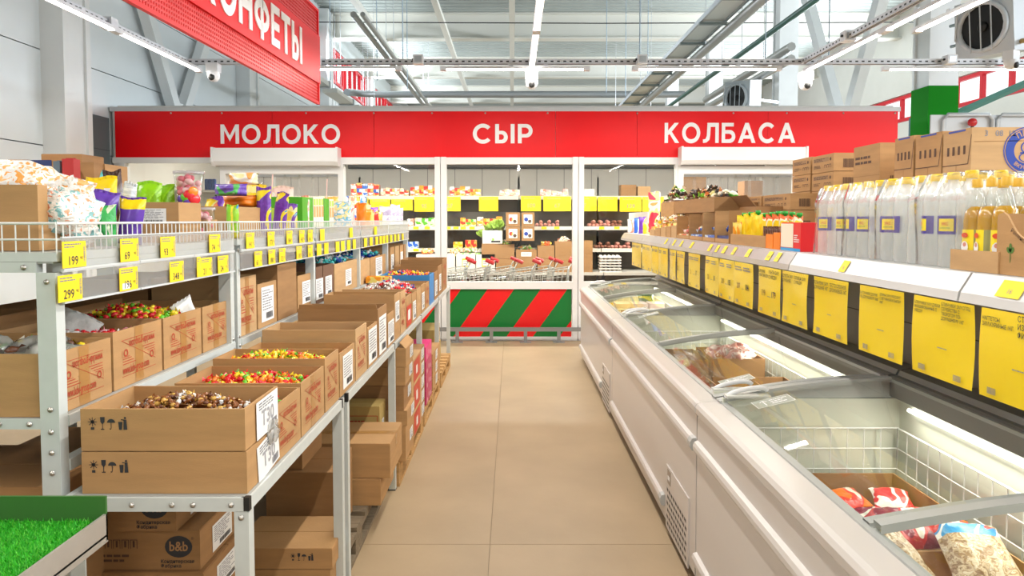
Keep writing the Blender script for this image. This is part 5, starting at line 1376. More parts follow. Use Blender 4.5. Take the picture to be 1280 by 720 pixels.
lbag('purple sweet bag with yellow corner in the first basket', 145, 176, 246, -1.26, pur, seed=16, t=.06, rot=(0, .1, .1), band=(.78, 1.0, yel))
lbag('lime green sweet bag, left one of two behind the labelled carton', 168, 198, 227, -1.44, lime, seed=17, t=.07, rot=(0, .05, .1))
lbag('lime green sweet bag, right one of two behind the labelled carton', 192, 224, 232, -1.40, lime, seed=18, t=.07, rot=(0, -.08, -.1))
lbag('cyan and brown wrapper sticking up behind the yellow bag', 100, 120, 212, -1.6, M('wrapper_cyan', (0.12, 0.62, 0.62), .3, bump=.2), seed=19, t=.03, rot=(0, .3, 0))
lbag('white and violet wrapper lying behind the near carton', 82, 108, 221, -1.6, print_mat('white_violet', [(.85, .83, .88), (.85, .84, .86), (.35, .1, .65)], 8), seed=20, t=.04, rot=(0, -.2, 0))
carton('kraft carton with pale sticker in the first basket under the lime bags', -1.385, -1.215, 2.52, 2.70, ZB, .148, mat=kraft, front_print=lambda o, X, Y, h: link('paper_label', label_mesh(.12, .055, None, 40), o).__setattr__('matrix_local', put(FRONT, -.02, -Y - .0012, h * .66)))
carton('kraft carton end behind the marshmallow tubs', -1.5, -1.25, 2.83, 2.93, ZB, .085, mat=kraft)
marsh = M('marshmallow_pink', (0.95, 0.58, 0.60), .6, noise=.15, scale=30); marsh2 = M('marshmallow_rose', (0.85, 0.22, 0.28), .6)
def tub(label, px, ybot, X, r0, r1, h, z, art=False):
    y = Yx(px, X, z + h / 2)
    o = thing('sweet_tub', label, 'tub', (X, y, z))
    b = MB(); b.lathe([(r0, 0), (r1, h), (r1 * 1.06, h), (r1 * 1.06, h + .006)], (0, 0, 0), clear, 20); b.build('tub_wall', o)
    b = MB(); b.lathe([(r1 * 1.07, h), (r1 * 1.07, h + .009), (r1 * .95, h + .010), (.001, h + .010)], (0, 0, 0), glass_mat('tub_lid', (.9, .88, .9), .35, (.85, .82, .86), .15), 20); b.build('lid', o)
    b = MB(); q = random.Random(int(px))
    for k in range(60):
        zz = q.uniform(.012, h - .012); rr_ = (r0 + (r1 - r0) * zz / h) - .014
        a = q.uniform(0, 6.3); rad = rr_ * math.sqrt(q.uniform(.5, 1))
        b.ell((rad * math.cos(a), rad * math.sin(a), zz), (.014, .014, .013), q.choice((marsh, marsh, marsh, marsh2)), 7, 5)
    s = b.build('marshmallows', o); s['kind'] = 'stuff'
    if art:
        b = MB()
        for k, (a, zz, r_, m) in enumerate(((-1.15, .045, .022, sw['red']), (-1.5, .035, .018, sw['green']), (-.85, .06, .02, sw['orange']), (-1.85, .03, .016, pur), (-.75, .03, .024, sw['red']), (-1.3, .02, .016, pur))):
            rr_ = r0 + (r1 - r0) * zz / h
            b.ell((rr_ * math.cos(a), rr_ * math.sin(a), zz), (r_, .006, r_), m, 8, 5, Matrix.Rotation(a + PI / 2, 3, 'Z'))
        b.build('printed_berries', o)
    return o
tub('pink marshmallow tub standing low in the first basket', 248, 277, -1.30, .058, .064, .125, ZB)
tub('tall pink marshmallow tub with printed fruit on top of the lower tub', 236.5, 257, -1.31, .048, .056, .133, ZB + .137, True)
# second basket
lbag('green bag with blue and yellow monster print hanging at the second basket post', 283, 298, 256, -1.235, print_mat('monster_green', [(.25, .6, .03), (.85, .75, .05), (.3, .62, .03), (.02, .25, .6)], 9), seed=30, t=.05)
carton('small kraft carton with printed mark in the second wire basket', -1.5, -1.27, 3.14, 3.6, ZB, .145, mat=kraft)
def flatbag(label, pa, pb, ya, yb, X, mat, seed, **k): return lbag(label, pa, pb, ya, X, mat, ybot=yb, seed=seed, t=.12, **k)
ybm = print_mat('print_yellowbag', [(.92, .68, .02), (.9, .78, .3), (.92, .62, .02), (.88, .84, .7)], 7)
flatbag('orange sweet bag lying across the small kraft carton', 279, 322, 244, 259, -1.38, M('bag_orange', (0.85, 0.22, 0.01), .3, bump=.2, bscale=30), 31)
flatbag('purple sweet bag with green print lying on the orange bag', 268, 309, 230, 245, -1.38, print_mat('purple_green', [(.14, .06, .42), (.2, .1, .5), (.1, .5, .12), (.75, .8, .6)], 7), 32)
flatbag('white and yellow sweet bag crowning the heap in the second basket', 286, 323, 216, 231, -1.38, print_mat('white_yellow_red', [(.92, .85, .45), (.92, .9, .8), (.9, .4, .1), (.92, .88, .7)], 6), 33)
lbag('yellow sweet bag standing behind the purple monster bags', 305, 333, 230, -1.42, ybm, seed=34)
mon = print_mat('monster_purple', [(.16, .04, .40), (.20, .05, .46), (.16, .04, .40), (.9, .72, .03), (.03, .3, .65)], 10)
lbag('purple sweet bag with yellow monster print, left one of two', 320, 339, 234, -1.26, mon, seed=35, t=.05)
lbag('purple sweet bag with yellow monster print, right one of two', 338, 356, 240, -1.27, mon, seed=36, t=.05, rot=(0, .15, -.3))
lbag('white and pink sweet bag behind the purple monster bags', 340, 367, 233, -1.40, print_mat('white_pink_yellow', [(.9, .86, .7), (.9, .8, .4), (.88, .6, .55), (.9, .86, .8)], 8), seed=37)
lbag('small yellow and violet bag before the white and pink bag', 353, 372, 255, -1.25, print_mat('yellow_violet', [(.88, .7, .05), (.85, .75, .3), (.2, .08, .45), (.2, .6, .6)], 12), seed=38, t=.05)
lbag('pink dotted sweet bag at the far end of the second basket', 371, 387, 250, -1.25, print_mat('pink_dots', [(.9, .82, .76), (.85, .45, .42), (.9, .85, .8)], 22), seed=39, t=.05)
b = MB(); tag_st = []
for i, (px, yt) in enumerate(((337, 218), (406, 224))):
    c = P(px, yt + 14, X=-1.5); b = MB(); b.path([(c.x, c.y, ZB), (c.x + .02, c.y, P(px, yt, X=-1.5).z)], .004, M('stick_pink', (0.85, 0.55, 0.5), .5), 5)
    tag(b.build('thin_stick'), ('thin pale stick standing above the purple monster bags', 'thin pink stick standing above the green cartons')[i], 'stick')
q = random.Random(12)
for k in range(16):
    px = 262 + 13.5 * k; X = q.uniform(-1.55, -1.42); m_ = ('yellow', 'purple', 'white', 'orange', 'red', 'green', 'pink')[k % 7]
    lbag('%s printed sweet bag in the rear of the wire baskets, %s from the marshmallow tubs' % ({'purple': 'violet'}.get(m_, m_), ORD[k + 1]), px - 8, px + 9, q.uniform(240, 254) + k * .5, X, pm[m_], seed=200 + k, t=.07, rot=(0, q.uniform(-.2, .2), q.uniform(-.4, .4)), group='sweet bags in the rear of the baskets')
# third basket: green and striped packs of wafers
gsm = M('carton_leaf_green', (0.06, 0.36, 0.015), .35); stripe_m = [M('wafer_cream', (0.88, 0.84, 0.72), .4), M('wafer_lime', (0.45, 0.66, 0.08), .4), M('wafer_orange', (0.85, 0.35, 0.12), .4)]
def wafer(label, pa, pb, k, ytop=246, striped=False):
    X = -1.22; ya, yb = Yx(pa, X, 1.6), Yx(pb, X, 1.6); h = P(pa, ytop, X=X).z - ZB
    b = MB()
    b.box(X - .22, X, ya + .002, yb - .002, ZB, ZB + h, stripe_m[0] if striped else gsm)
    if striped:
        b.box(X - .2, X + .001, ya + .008, yb - .008, ZB + h * .45, ZB + h * .75, stripe_m[2]); b.box(X - .2, X + .001, ya + .008, yb - .008, ZB + h * .78, ZB + h - .01, stripe_m[1])
    else: b.box(X - .18, X - .04, ya + .001, ya + .003, ZB + h * .3, ZB + h * .7, stripe_m[1])
    tag(b.build('wafer_pack'), label, 'pack', 'wafer packs in the third basket')
wafer('wide green wafer pack in the third basket, nearer one', 378, 391.5, 0)
for i in range(4): wafer('thin cream and lime wafer pack in the third basket, %s of the nearer four' % ORD[i + 1], 392 + 3.2 * i, 395 + 3.2 * i, 1, 246.5, True)
wafer('narrow green wafer pack in the third basket, farther one', 405.3, 411.5, 0, 248)
for i in range(2): wafer('thin cream and lime wafer pack in the third basket, %s of the farther two' % ORD[i + 1], 412 + 2.8 * i, 414.5 + 2.8 * i, 1, 249, True)
lbag('clear bag of blue and yellow sweets behind the wafer packs', 416, 440, 252, -1.27, print_mat('mixed_small', [(.85, .83, .8), (.2, .5, .7), (.88, .75, .3), (.85, .82, .78)], 20), seed=40, t=.07)
carton('kraft carton standing in the third wire basket', -1.48, -1.3, Yx(431, -1.3), Yx(431, -1.3) + .2, ZB, .17, mat=kraft3)
org = M('bag_orange', (0, 0, 0))
for i, (pa, pb, yt, m) in enumerate(((445, 458, 254, org), (456, 468, 262, pm['orange']), (466, 478, 265, pm['red']), (474, 490, 258, pm['purple'] if False else print_mat('pale_violet', [(.8, .76, .8), (.5, .42, .6), (.85, .82, .84)], 12)), (488, 500, 256, print_mat('pale_violet', [])), (494.5, 504, 260, print_mat('pale_violet', [])))):
    lbag('%s sweet bag in the far wire baskets, %s from the near side' % (('orange', 'orange printed', 'red printed', 'pale violet', 'pale violet', 'pale violet')[i], ORD[i + 1]), pa, pb, yt, -1.27, m, seed=41 + i, t=.08)

# goods on the next rack behind (beyond the wire baskets)
bs = thing('shelving_rack', 'grey shelf on the far side of the candy rack carrying brown cartons', 'rack', (-2.6, 2.2, 0))
b = MB(); b.box(-.6, .6, 0, 2.9, 1.47, 1.5, steel); b.build('shelf_sheet', bs)
for x in (-.58, .54):
    for y in (.02, 2.84): b = MB(); b.box(x, x + .04, y, y + .04, 0, 1.47, steel); b.build('post', bs)
def bbox(label, pa, pb, ytop, Y, mat, **k):
    xa, xb = P(pa, 275, Y=Y).x, P(pb, 275, Y=Y).x
    return carton(label, xa, xb, Y, Y + .25, 1.502, P(pa, ytop, Y=Y).z - 1.502, mat=mat, group='cartons on the shelf behind', **k)
bbox('brown open carton behind the near sweets, leftmost with dark tape', 12, 38, 200, 4.3, kraft2, closed=True)
bbox('brown open carton on the shelf behind, with blue strip', 37, 72, 203, 4.0, kraft, closed=True)
b = MB(); b.box(-.08, .08, -.002, 0, -.02, .02, M('navy_strip', (0.015, 0.03, 0.12), .4)); c = P(46, 202, Y=3.99); tag(b.build('navy_strip', None, (c.x, 3.998, c.z - .01)), 'navy strip across the brown carton behind', 'strip')
bbox('tall brown carton behind the red tea tins', 54, 104, 193, 4.6, kraft2, closed=True)
bbox('brown carton with open side behind the yellow bag', 98, 119, 203.5, 4.2, kraft2, closed=True)
bbox('brown open carton at the right end of the shelf behind', 119.5, 133, 205, 4.3, kraft, closed=False)
for i, (pa, pb, m) in enumerate(((73, 81, 'blue'), (84, 98, 'red'))):
    Y = 3.8; pack('tea_tin', ('blue and gold tin beside the red tin on the shelf behind', 'red tin with white lettering on the shelf behind')[i], P((pa + pb) / 2, 275, Y=Y).x, Y, 1.502, (pb - pa) * Y / F_PX, .06, P(pa, (202, 199)[i], Y=Y).z - 1.502, M('tin_red', (.42, .02, .02), .35) if m == 'red' else M('tin_slate', (.10, .13, .16), .35), 'tin', None, (.35, .6, M('tin_gold', (.55, .33, .1), .4)))

# ------------------------------------------------------------------ stock under the table: pallets and cartons
def pallet(label, x0, y0, w, L_, m):
    o = thing('pallet', label, 'pallet', (x0, y0, 0), (0, 0, 0), 'wooden pallets under the tables')
    q = random.Random(int(y0 * 100))
    for k in range(7):
        y = (L_ - .11) * k / 6; b = MB(); b.box(0, w, y, y + .105, .122, .144 - q.uniform(0, .002), m); b.build('plank', o)
    for x in (0, w / 2 - .05, w - .1):
        b = MB(); b.box(x, x + .1, 0, L_, .1, .122, m); b.build('stringer', o)
        b = MB(); b.box(x, x + .1, 0, L_, 0, .022, m); b.build('plank', o)
        for y in (0, L_ / 2 - .07, L_ - .14): b = MB(); b.box(x + .003, x + .097, y, y + .14, .022, .1, m); b.build('block', o)
    return o
pallet('weathered grey pallet under the near table end', -1.11, 2.665, .375, 1.2, wood_grey)
pallet('light wooden pallet loaded with red and brown cartons', -1.18, 4.08, .505, 1.12, wood)
pallet('light wooden pallet with pink carton, behind the first light one', -1.18, 5.28, .505, 1.14, wood)
pallet('light wooden pallet at the far table end', -1.18, 6.52, .505, 1.0, wood)
ZP = .145
def floorbox(label, x0, x1, y0, y1, z, h, mat=None, **k): return carton(label, x0, x1, y0, y1, z, h, mat=mat or kraft, closed=k.pop('closed', True), group=k.pop('group', 'cartons under the tables'), **k)
floorbox('flat kraft carton on the near pallet, lower of two', -1.105, -.72, 2.67, 2.96, ZP, .07, sticker=(.1, .05, .08, .035), seed=50)
floorbox('flat kraft carton with umbrella mark on the near pallet, upper of two', -1.105, -.71, 2.67, 2.97, ZP + .076, .08, sticker=(.12, .07, .05, .045), seed=51, tape=False, icons=(.24, .05, .03))
floorbox('kraft carton on the grey pallet, lower of the large pair', -1.09, -.67, 3.46, 3.84, ZP, .132, tape=False)
floorbox('kraft carton with taped top, upper of the large pair on the grey pallet', -1.04, -.622, 3.47, 3.85, ZP + .138, .175, tape=True)
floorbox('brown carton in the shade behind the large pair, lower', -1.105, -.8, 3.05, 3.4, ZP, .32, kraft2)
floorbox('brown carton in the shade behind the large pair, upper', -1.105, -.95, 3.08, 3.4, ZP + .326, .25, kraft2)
# confectionery cartons with round black emblem near the table end
def bb_mark(o, X, Y, h):
    b = MB(); A = put(FRONT, X - .065, -Y - .0013, h * .52)
    disc(b, A, 0, .01, .042, ink, 20, 0, .034); pale = kraft2
    b.add(text('b&b', 1, .02), A @ tr(0, .010, .0006) @ sc(.036, .042), M('kraft_letter', (.40, .215, .095), .75))
    b.add(text('®', 1, .0), A @ tr(.043, .036, .0006) @ sc(.012), ink)
    b.add(text('Кондитерская', 1, .015), A @ tr(-.004, -.036, .0004) @ sc(.015), ink); b.add(text('Фабрика', 1, .015), A @ tr(-.024, -.050, .0004) @ sc(.015), ink)
    for k in range(4):
        q = A @ tr(-.215 + .026 * k, .018)
        for e in ((-.011, -.009), (.009, .011)): rect(b, q, e[0], e[1], -.014, .014, brownink)
        rect(b, q, -.011, .011, .012, .014, brownink); rect(b, q, -.003, .003, -.01, .01, brownink)
    lines(b, A @ tr(-.18, -.026), .13, .03, 2, brownink, 3, .5)
    b.build('printed_emblem', o)
hb = .122
for k in range(6):
    xs = -.955 + (.03, .02, .0, .015, .0, -.065)[k]
    floorbox('brown confectionery carton with round black emblem, %s from the floor in its stack' % ORD[k + 1], xs - .36, xs, 2.07 - .012 * (k % 2), 2.43, (0.02 + (hb + .005) * k), hb, kraft2,
             sticker=(.15, .085, -.02, .055), seed=60 + k, front_print=bb_mark, group='confectionery cartons with round emblem')
b = MB(); b.box(-1.4, -.88, 2.03, 2.5, 0, .019, wood_grey); tag(b.build('base_board'), 'low board under the confectionery carton stack', 'board')
# second pallet: stack next to the post
def olive_print(o, X, Y, h):
    b = MB(); A = put(FRONT, .03, -Y - .0013, h * .82)
    for a in (-.045, .045): stroke(b, A, [(-.1, a), (.1, a)], .004, redink)
    for a in (-.1, .1): stroke(b, A, [(a, -.045), (a, .045)], .004, redink)
    lines(b, A, .15, .05, 2, redink, 4); b.build('red_lettering', o)
floorbox('olive carton with red lettering beside the table post', -1.04, -.755, 3.89, 4.07, 0, .535, olive_card, sticker=(.06, .09, 0, .40), seed=71, front_print=olive_print)
H1 = [.22, .092, .15, .113, .115]
z = ZP
for k in range(5):
    floorbox('kraft carton in the tall stack on the light pallet, %s from the bottom' % ORD[k + 1], -1.15, -.64 + (.0, .01, -.01, 0, .005)[k], 4.10, 4.42, z, H1[k] - .005, (kraft, kraft, kraft2, kraft, kraft)[k], sticker=(.12, .07, .06, H1[k] * .5), seed=72 + k,
             flaps=None if k < 4 else [('r', .05, -45)], group='tall carton stack on the light pallet')
    z += H1[k]
def rside(o, X, Y, h):
    b = MB(); A = put(AISLE_L, X + .0013, 0, 0); rect(b, A, -Y * .62, Y * .62, h * .06, h * .94, red_card); rect(b, put(AISLE_L, X + .0019, 0, 0), -.04, .03, h * .3, h * .65, paper); b.build('red_panel', o)
z = ZP
for k, h in enumerate((.17, .19, .165)):
    floorbox('kraft carton with red side panel, %s from the bottom of its stack' % ORD[k + 1], -1.15, -.655, 4.46, 4.95, z, h - .006, kraft3, front_print=rside, group='cartons with red side panels'); z += h
z = ZP
for k in range(5):
    floorbox('brown carton with white label behind the red panel cartons, %s from the bottom' % ORD[k + 1], -1.15, -.665, 4.97, 5.2, z, .098, kraft2, sticker=(.14, .08, 0, .05), seed=80 + k, group='brown labelled cartons on the light pallet'); z += .104
pk = M('carton_pink', (0.75, 0.04, 0.22), .4); pk2 = M('carton_magenta', (0.50, 0.01, 0.12), .4)
z = ZP
for k in range(4):
    def pside(o, X, Y, h, k=k):
        b = MB(); A = put(AISLE_L, X + .0013, 0, 0)
        for q in range(3): disc(b, A, -Y * .6 + Y * .6 * q, h * (.25 + .18 * (q % 2)), h * .18, M('carton_pale_pink', (.85, .55, .6), .5), 10)
        b.build('pale_blots', o)
    floorbox('pink carton with pale blots, %s from the bottom of the pink stack' % ORD[k + 1], -1.15, -.675, 5.36, 5.75, z, .11, (pk2, pk2, pk2, pk)[k], front_print=pside, group='pink cartons'); z += .115
z = ZP
for k in range(3):
    floorbox('kraft carton behind the pink stack, %s from the bottom' % ORD[k + 1], -1.15, -.675, 5.82, 6.4, z, .1, kraft, sticker=(.14, .08, 0, .05), seed=90 + k, group='kraft cartons behind the pink stack'); z += .106
floorbox('olive brown carton near the far table end', -1.17, -.75, 6.7, 7.2, ZP, .2, olive_card)
floorbox('olive brown carton near the far table end, on top', -1.17, -.76, 6.7, 7.2, ZP + .206, .17, olive_card)

# ------------------------------------------------------------------ turf-lined display tray in the corner
tx, tyr = -.955, 1.60
o = thing('display_tray', 'steel display tray lined with bright green artificial turf', 'tray', (tx, tyr, 0))
ts = M('tray_steel', (0.50, 0.47, 0.43), .35, .5, noise=.05); tg = M('tray_green', (0.05, 0.16, 0.035), .4)
zt = .905
b = MB(); b.box(-1.1, 0, -1.1, 0, zt - .05, zt - .045, ts); b.build('bottom_sheet', o)
b = MB(); b.box(-.006, 0, -1.1, 0, zt - .06, zt + .004, ts); b.box(-.03, 0, -1.1, 0, zt - .064, zt - .06, ts); b.build('side_rim', o)
b = MB(); b.box(-1.1, .0, -.006, 0, zt - .06, zt + .046, tg); b.build('back_lip', o)
for y in (-.04, -1.0):
    b = MB(); b.box(-.20, -.16, y - .04, y, 0, zt - .05, steel); b.build('leg', o)
    b = MB(); b.path([(-.215, y - .02, .05), (-.215, y - .02, zt - .06)], .014, galv, 8); b.build('brace', o)
b = MB(); q = random.Random(5)
gm_ = [M('turf_%d' % k, c, .55) for k, c in enumerate(((.03, .42, .015), (.06, .52, .02), (.02, .32, .01), (.12, .55, .04)))]
b.box(-1.095, -.008, -1.1, -.007, zt - .045, zt - .012, gm_[2])
for k in range(26000):
    x, y = q.uniform(-.75, -.01), q.uniform(-.62, -.008); h = q.uniform(.005, .011); a = q.uniform(0, 6.3); w = .0013
    dx, dy = math.cos(a) * w, math.sin(a) * w; lx, ly = q.uniform(-.006, .006), q.uniform(-.006, .006)
    b.mesh([(x - dx, y - dy, zt - .012), (x + dx, y + dy, zt - .012), (x + lx, y + ly, zt - .012 + h)], [(0, 1, 2)], q.choice(gm_))
t_ = b.build('turf_pile', o); t_['kind'] = 'stuff'

# ------------------------------------------------------------------ chest freezers on the right
XF, ZF, LF = .78, .826, 2.48
fz_body = M('freezer_enamel', (0.585, 0.55, 0.525), 0.28, noise=.01, scale=2)
fz_rail = M('freezer_bumper', (0.585, 0.555, 0.53), 0.35)
fz_cap = M('freezer_cap_grey', (0.45, 0.46, 0.45), 0.4)
fz_frame = M('lid_frame_grey', (0.42, 0.43, 0.42), 0.4)
fz_in = M('freezer_liner', (0.66, 0.68, 0.58), 0.35)
lidglass = glass_mat('lid_glass', (0.965, 0.985, 0.965), refl=.85)
white_wire = M('basket_wire', (0.82, 0.83, 0.80), .35)
def lid_z(x, dz=0.0):
    t = (x - .10) / (.80 - .10)
    return ZF + .012 + .085 * t + .015 * math.sin(PI * t) + dz
def make_freezer(y0, n):
    o = thing('chest_freezer', ['near chest freezer with sliding curved glass lids, its front end out of view', 'middle chest freezer with sliding curved glass lids and front vent grille', 'far chest freezer with sliding curved glass lids ending by the striped board'][n], 'freezer', (XF, y0, 0), (0, 0, 0), 'chest freezers in a row')
    b = MB()
    b.box(.012, .03, 0, LF, .06, ZF - .05, fz_body); b.box(.03, .95, 0, .018, .06, ZF, fz_body); b.box(.03, .95, LF - .018, LF, .06, ZF, fz_body); b.box(.93, .95, .018, LF - .018, .06, ZF + .05, fz_body); b.box(.03, .93, .018, LF - .018, .06, .08, fz_body)
    b.build('cabinet', o)
    b = MB(); b.box(.05, .9, .02, LF - .02, 0, .06, black_m); b.build('plinth', o)
    b = MB(); pr = [(.012, ZF - .06), (0.0, ZF - .045), (-.002, ZF - .02), (.006, ZF - .006), (.022, ZF), (.10, ZF + .006), (.10, ZF - .06)]
    b.extrude(pr, .012, LF - .012, fz_body, sm=False); b.build('top_rim', o)
    for ya, yb in ((-.012, .012), (LF - .012, LF + .008)):
        b = MB(); b.extrude([(p[0] - .002 if p[0] < .05 else p[0], p[1] + (.001 if p[1] > ZF - .03 else 0)) for p in pr], ya, yb, fz_rail); b.build('rim_joint', o)
    for z, ya, yb in ((.635, .015, LF - .01), (.15, .60, LF - .01)):
        b = MB(); b.extrude([(.012, z - .028), (-.004, z - .022), (-.010, z - .008), (-.010, z + .008), (-.004, z + .022), (.012, z + .028)], ya, yb, fz_rail)
        r_ = b.build('bumper_rail', o)
        b = MB(); b.extrude([(.012, z - .030), (-.006, z - .026), (-.014, z - .01), (-.014, z + .01), (-.006, z + .026), (.012, z + .030)], ya - .012, ya + .035, fz_cap); b.build('end_cap', r_)
    # vent grille near the viewer's end
    b = MB(); b.box(.006, .012, .10, .54, .04, .36, fz_body); vg = b.build('vent_panel', o)
    b = MB()
    for i in range(9):
        for j in range(6):
            y = .125 + .044 * i + .012 * (j % 2); z = .06 + .034 * j
            b.mesh([(.0055, y, z), (.0055, y + .03, z + .004), (.0055, y + .03, z + .020), (.0055, y, z + .016)], [(0, 1, 2, 3)], M('vent_dark', (.05, .045, .04), .6))
    b.build('vent_slots', vg)['kind'] = 'stuff'
    b = MB(); b.box(.003, .006, .44, .5, .28, .35, M('vent_window', (.30, .25, .2), .4)); b.box(.002, .003, .45, .49, .30, .32, paper); b.build('control_window', vg)
    # inside
    b = MB(); zi = .33
    b.box(.10, .86, .06, LF - .06, zi - .02, zi, fz_in); b.box(.085, .10, .06, LF - .06, zi, ZF + .004, fz_in); b.box(.84, .86, .06, LF - .06, zi, ZF + .06, fz_in); b.box(.10, .84, .045, .06, zi, ZF + .03, fz_in); b.box(.10, .84, LF - .06, LF - .045, zi, ZF + .03, fz_in)
    b.build('inner_liner', o)
    b = MB(); b.path([(.825, .15, ZF + .005), (.825, LF - .15, ZF + .005)], .008, M('freezer_tube', (1, .97, .9), .4, emit=5.0), 8); b.build('light_tube', o)
    area_lamp('freezer_light', (XF + .80, y0 + LF / 2, ZF + .0), .03, LF - .4, 5.0, (1.0, .96, .84), (0, math.radians(35), 0))
    # raised back with grey ledges
    dk = M('freezer_back_dark', (.23, .225, .215), .4)
    b = MB(); b.extrude([(.80, ZF + .04), (.80, ZF + .10), (.835, ZF + .115), (.86, ZF + .115), (.87, ZF + .135), (.95, ZF + .145), (.95, ZF + .0)], 0, LF, dk); b.build('back_ledge', o)
    b = MB(); b.box(.80, .815, 0.01, LF - .01, ZF + .10, ZF + .113, fz_frame); b.build('back_track', o)
    b = MB(); b.extrude([(.095, ZF + .004), (.12, ZF + .006), (.12, ZF + .014), (.095, ZF + .012)], .02, LF - .02, fz_frame); b.build('front_track', o)
    # end frames following the curve
    for y in (0.0, LF - .05):
        b = MB(); b.grid(lambda u, v, y=y: Vector((.09 + .72 * u, y + .05 * v, lid_z(.10 + .70 * u, .004))), 12, 1, fz_frame); b.grid(lambda u, v, y=y: Vector((.09 + .72 * u, y + (.05 if y < 1 else 0), ZF - .02 + (lid_z(.10 + .70 * u, .004) - ZF + .02) * v)), 12, 1, fz_frame); b.build('end_frame', o)
    # two sliding lids
    for k, (ya, yb, dz) in enumerate(((.03, LF * .52, -.004), (LF * .485, LF - .03, .014))):
        lid = MB(); w = .035
        lid.grid(lambda u, v: Vector((.11 + .69 * u, ya + w + (yb - ya - 2 * w) * v, lid_z(.11 + .69 * u, dz + .004))), 12, 1, lidglass)
        lg = lid.build('glass_lid', o)
        b = MB()
        for yy in (ya, yb - w):
            b = MB()
            b.grid(lambda u, v: Vector((.11 + .69 * u, yy + w * v, lid_z(.11 + .69 * u, dz + .010))), 12, 1, fz_frame)
            b.grid(lambda u, v: Vector((.11 + .69 * u, yy + (0 if v < .5 else 0), lid_z(.11 + .69 * u, dz + .010 - .022 * v))), 12, 1, fz_frame)
            b.grid(lambda u, v: Vector((.11 + .69 * u, yy + w, lid_z(.11 + .69 * u, dz + .010 - .022 * v))), 12, 1, fz_frame)
            b.build('lid_frame', lg)
        # handle and sticker at the outer end
        hy = ya + .055 if k == 0 else yb - .055
        b = MB(); pts = []
        for i in range(9):
            a = PI * i / 8; pts.append(Vector((.19 - .085 * math.cos(a), hy, lid_z(.19 - .085 * math.cos(a), dz + .012) + .022 * math.sin(a))))
        b.path(pts, .010, lamp_body, 8); b.box(.10, .28, hy - .035, hy + .012, lid_z(.19, dz + .004), lid_z(.19, dz + .012), M('handle_plate', (.62, .63, .60), .4)); b.build('handle', lg)
        sy = hy + (.13 if k == 0 else -.13)
        b = MB(); A = Matrix.Translation((.25, sy, lid_z(.25, dz + .006))) @ Matrix.Rotation(-.24, 4, 'Y')
        for e in ((-.075, -.045, .075, -.042), (-.075, .042, .075, .045), (-.075, -.045, -.072, .045), (.072, -.045, .075, .045)): rect(b, A, e[0], e[2], e[1], e[3], paper)
        rect(b, A, -.072, .072, -.042, .042, M('sticker_grey', (.36, .38, .33), .5), -.0006)
        stroke(b, A @ tr(-.035, 0, .0004), [(0, -.03), (0, .03), (-.014, .012)], .005, paper); stroke(b, A @ tr(-.035, 0, .0004), [(0, .03), (.014, .012)], .005, paper); lines(b, A @ tr(.025, 0, .0004), .07, .06, 3, paper, 2)
        b.build('sliding_sticker', lg)
    return o
FY = [.43, 2.925, 5.42]
for n, y in enumerate(FY): make_freezer(y, n)
# wire baskets hanging inside the freezers
def wire_cage(label, y0, y1, zb=.40, zt=.74):
    o = thing('wire_basket', label, 'basket', (XF, y0, zb), (0, 0, 0), 'wire baskets in the freezers')
    xa, xb, L_, h = .125, .815, y1 - y0, zt - zb
    b = MB()
    def wall(p, q):
        p, q = Vector(p), Vector(q); n = max(3, round((q - p).length / .07))
        for k in range(n + 1): c = p.lerp(q, k / n); b.path([c, c + Vector((0, 0, h))], .0026, white_wire, 4, False)
        for k in range(5): u = Vector((0, 0, h * k / 4)); b.path([p + u, q + u], .003 if k < 4 else .0045, white_wire, 4, False)
    wall((xa, 0, 0), (xb, 0, 0)); wall((xa, L_, 0), (xb, L_, 0)); wall((xb, 0, 0), (xb, L_, 0)); wall((xa, 0, 0), (xa, L_, 0))
    b.build('wire_sides', o)['kind'] = 'stuff'
    b = MB()
    for k in range(9): x = xa + (xb - xa) * k / 8; b.path([(x, 0, 0), (x, L_, 0)], .003, white_wire, 4, False)
    for k in range(12): y = L_ * k / 11; b.path([(xa, y, 0), (xb, y, 0)], .003, white_wire, 4, False)
    b.build('wire_bottom', o)
    return o
wire_cage('white wire basket in the near freezer under the yellow tags', .98, 2.82)
wire_cage('white wire basket in the middle freezer', 3.02, 5.30)
wire_cage('white wire basket in the far freezer, nearer one', 5.52, 6.6); wire_cage('white wire basket in the far freezer, farther one', 6.64, 7.75)
# frozen goods
def fbox(label, x0, x1, y0, y1, h, mat=kraft, z=.405, **k): return carton(label, x0, x1, y0, y1, z, h, mat=mat, face='-x', group='cartons in the freezers', **k)
fbox('small open kraft carton with red packs, far part of the near freezer', 1.13, 1.555, 2.42, 2.77, .165, kraft2)
def fpack(label, x, y, z, w, d, h, mat, rot, seed, **k): return bag(label, x, y, z, w, h, d, mat, rot, seed, 'frozen_pack', 'pack', group='frozen packs', wr=.07, **k)
p_or = print_mat('frozen_orange', [(.88, .2, .02), (.8, .05, .03), (.85, .8, .65), (.9, .45, .05)], 8); p_rw = print_mat('frozen_red_white', [(.8, .04, .04), (.88, .84, .76), (.8, .04, .04), (.85, .7, .4)], 9)
fpack('orange and red frozen pack in the open kraft carton', 1.30, 2.56, .515, .15, .05, .11, p_or, (-1.35, 0, .2), 1)
fpack('red and cream frozen pack in the open kraft carton, right one', 1.44, 2.54, .515, .14, .05, .12, p_rw, (-1.3, 0, -.25), 2)
fpack('dark red frozen pack at the front of the open kraft carton', 1.22, 2.49, .51, .12, .05, .08, print_mat('frozen_red', [(.6, .03, .03), (.8, .7, .6), (.65, .02, .02)], 9), (-1.4, 0, .1), 3)
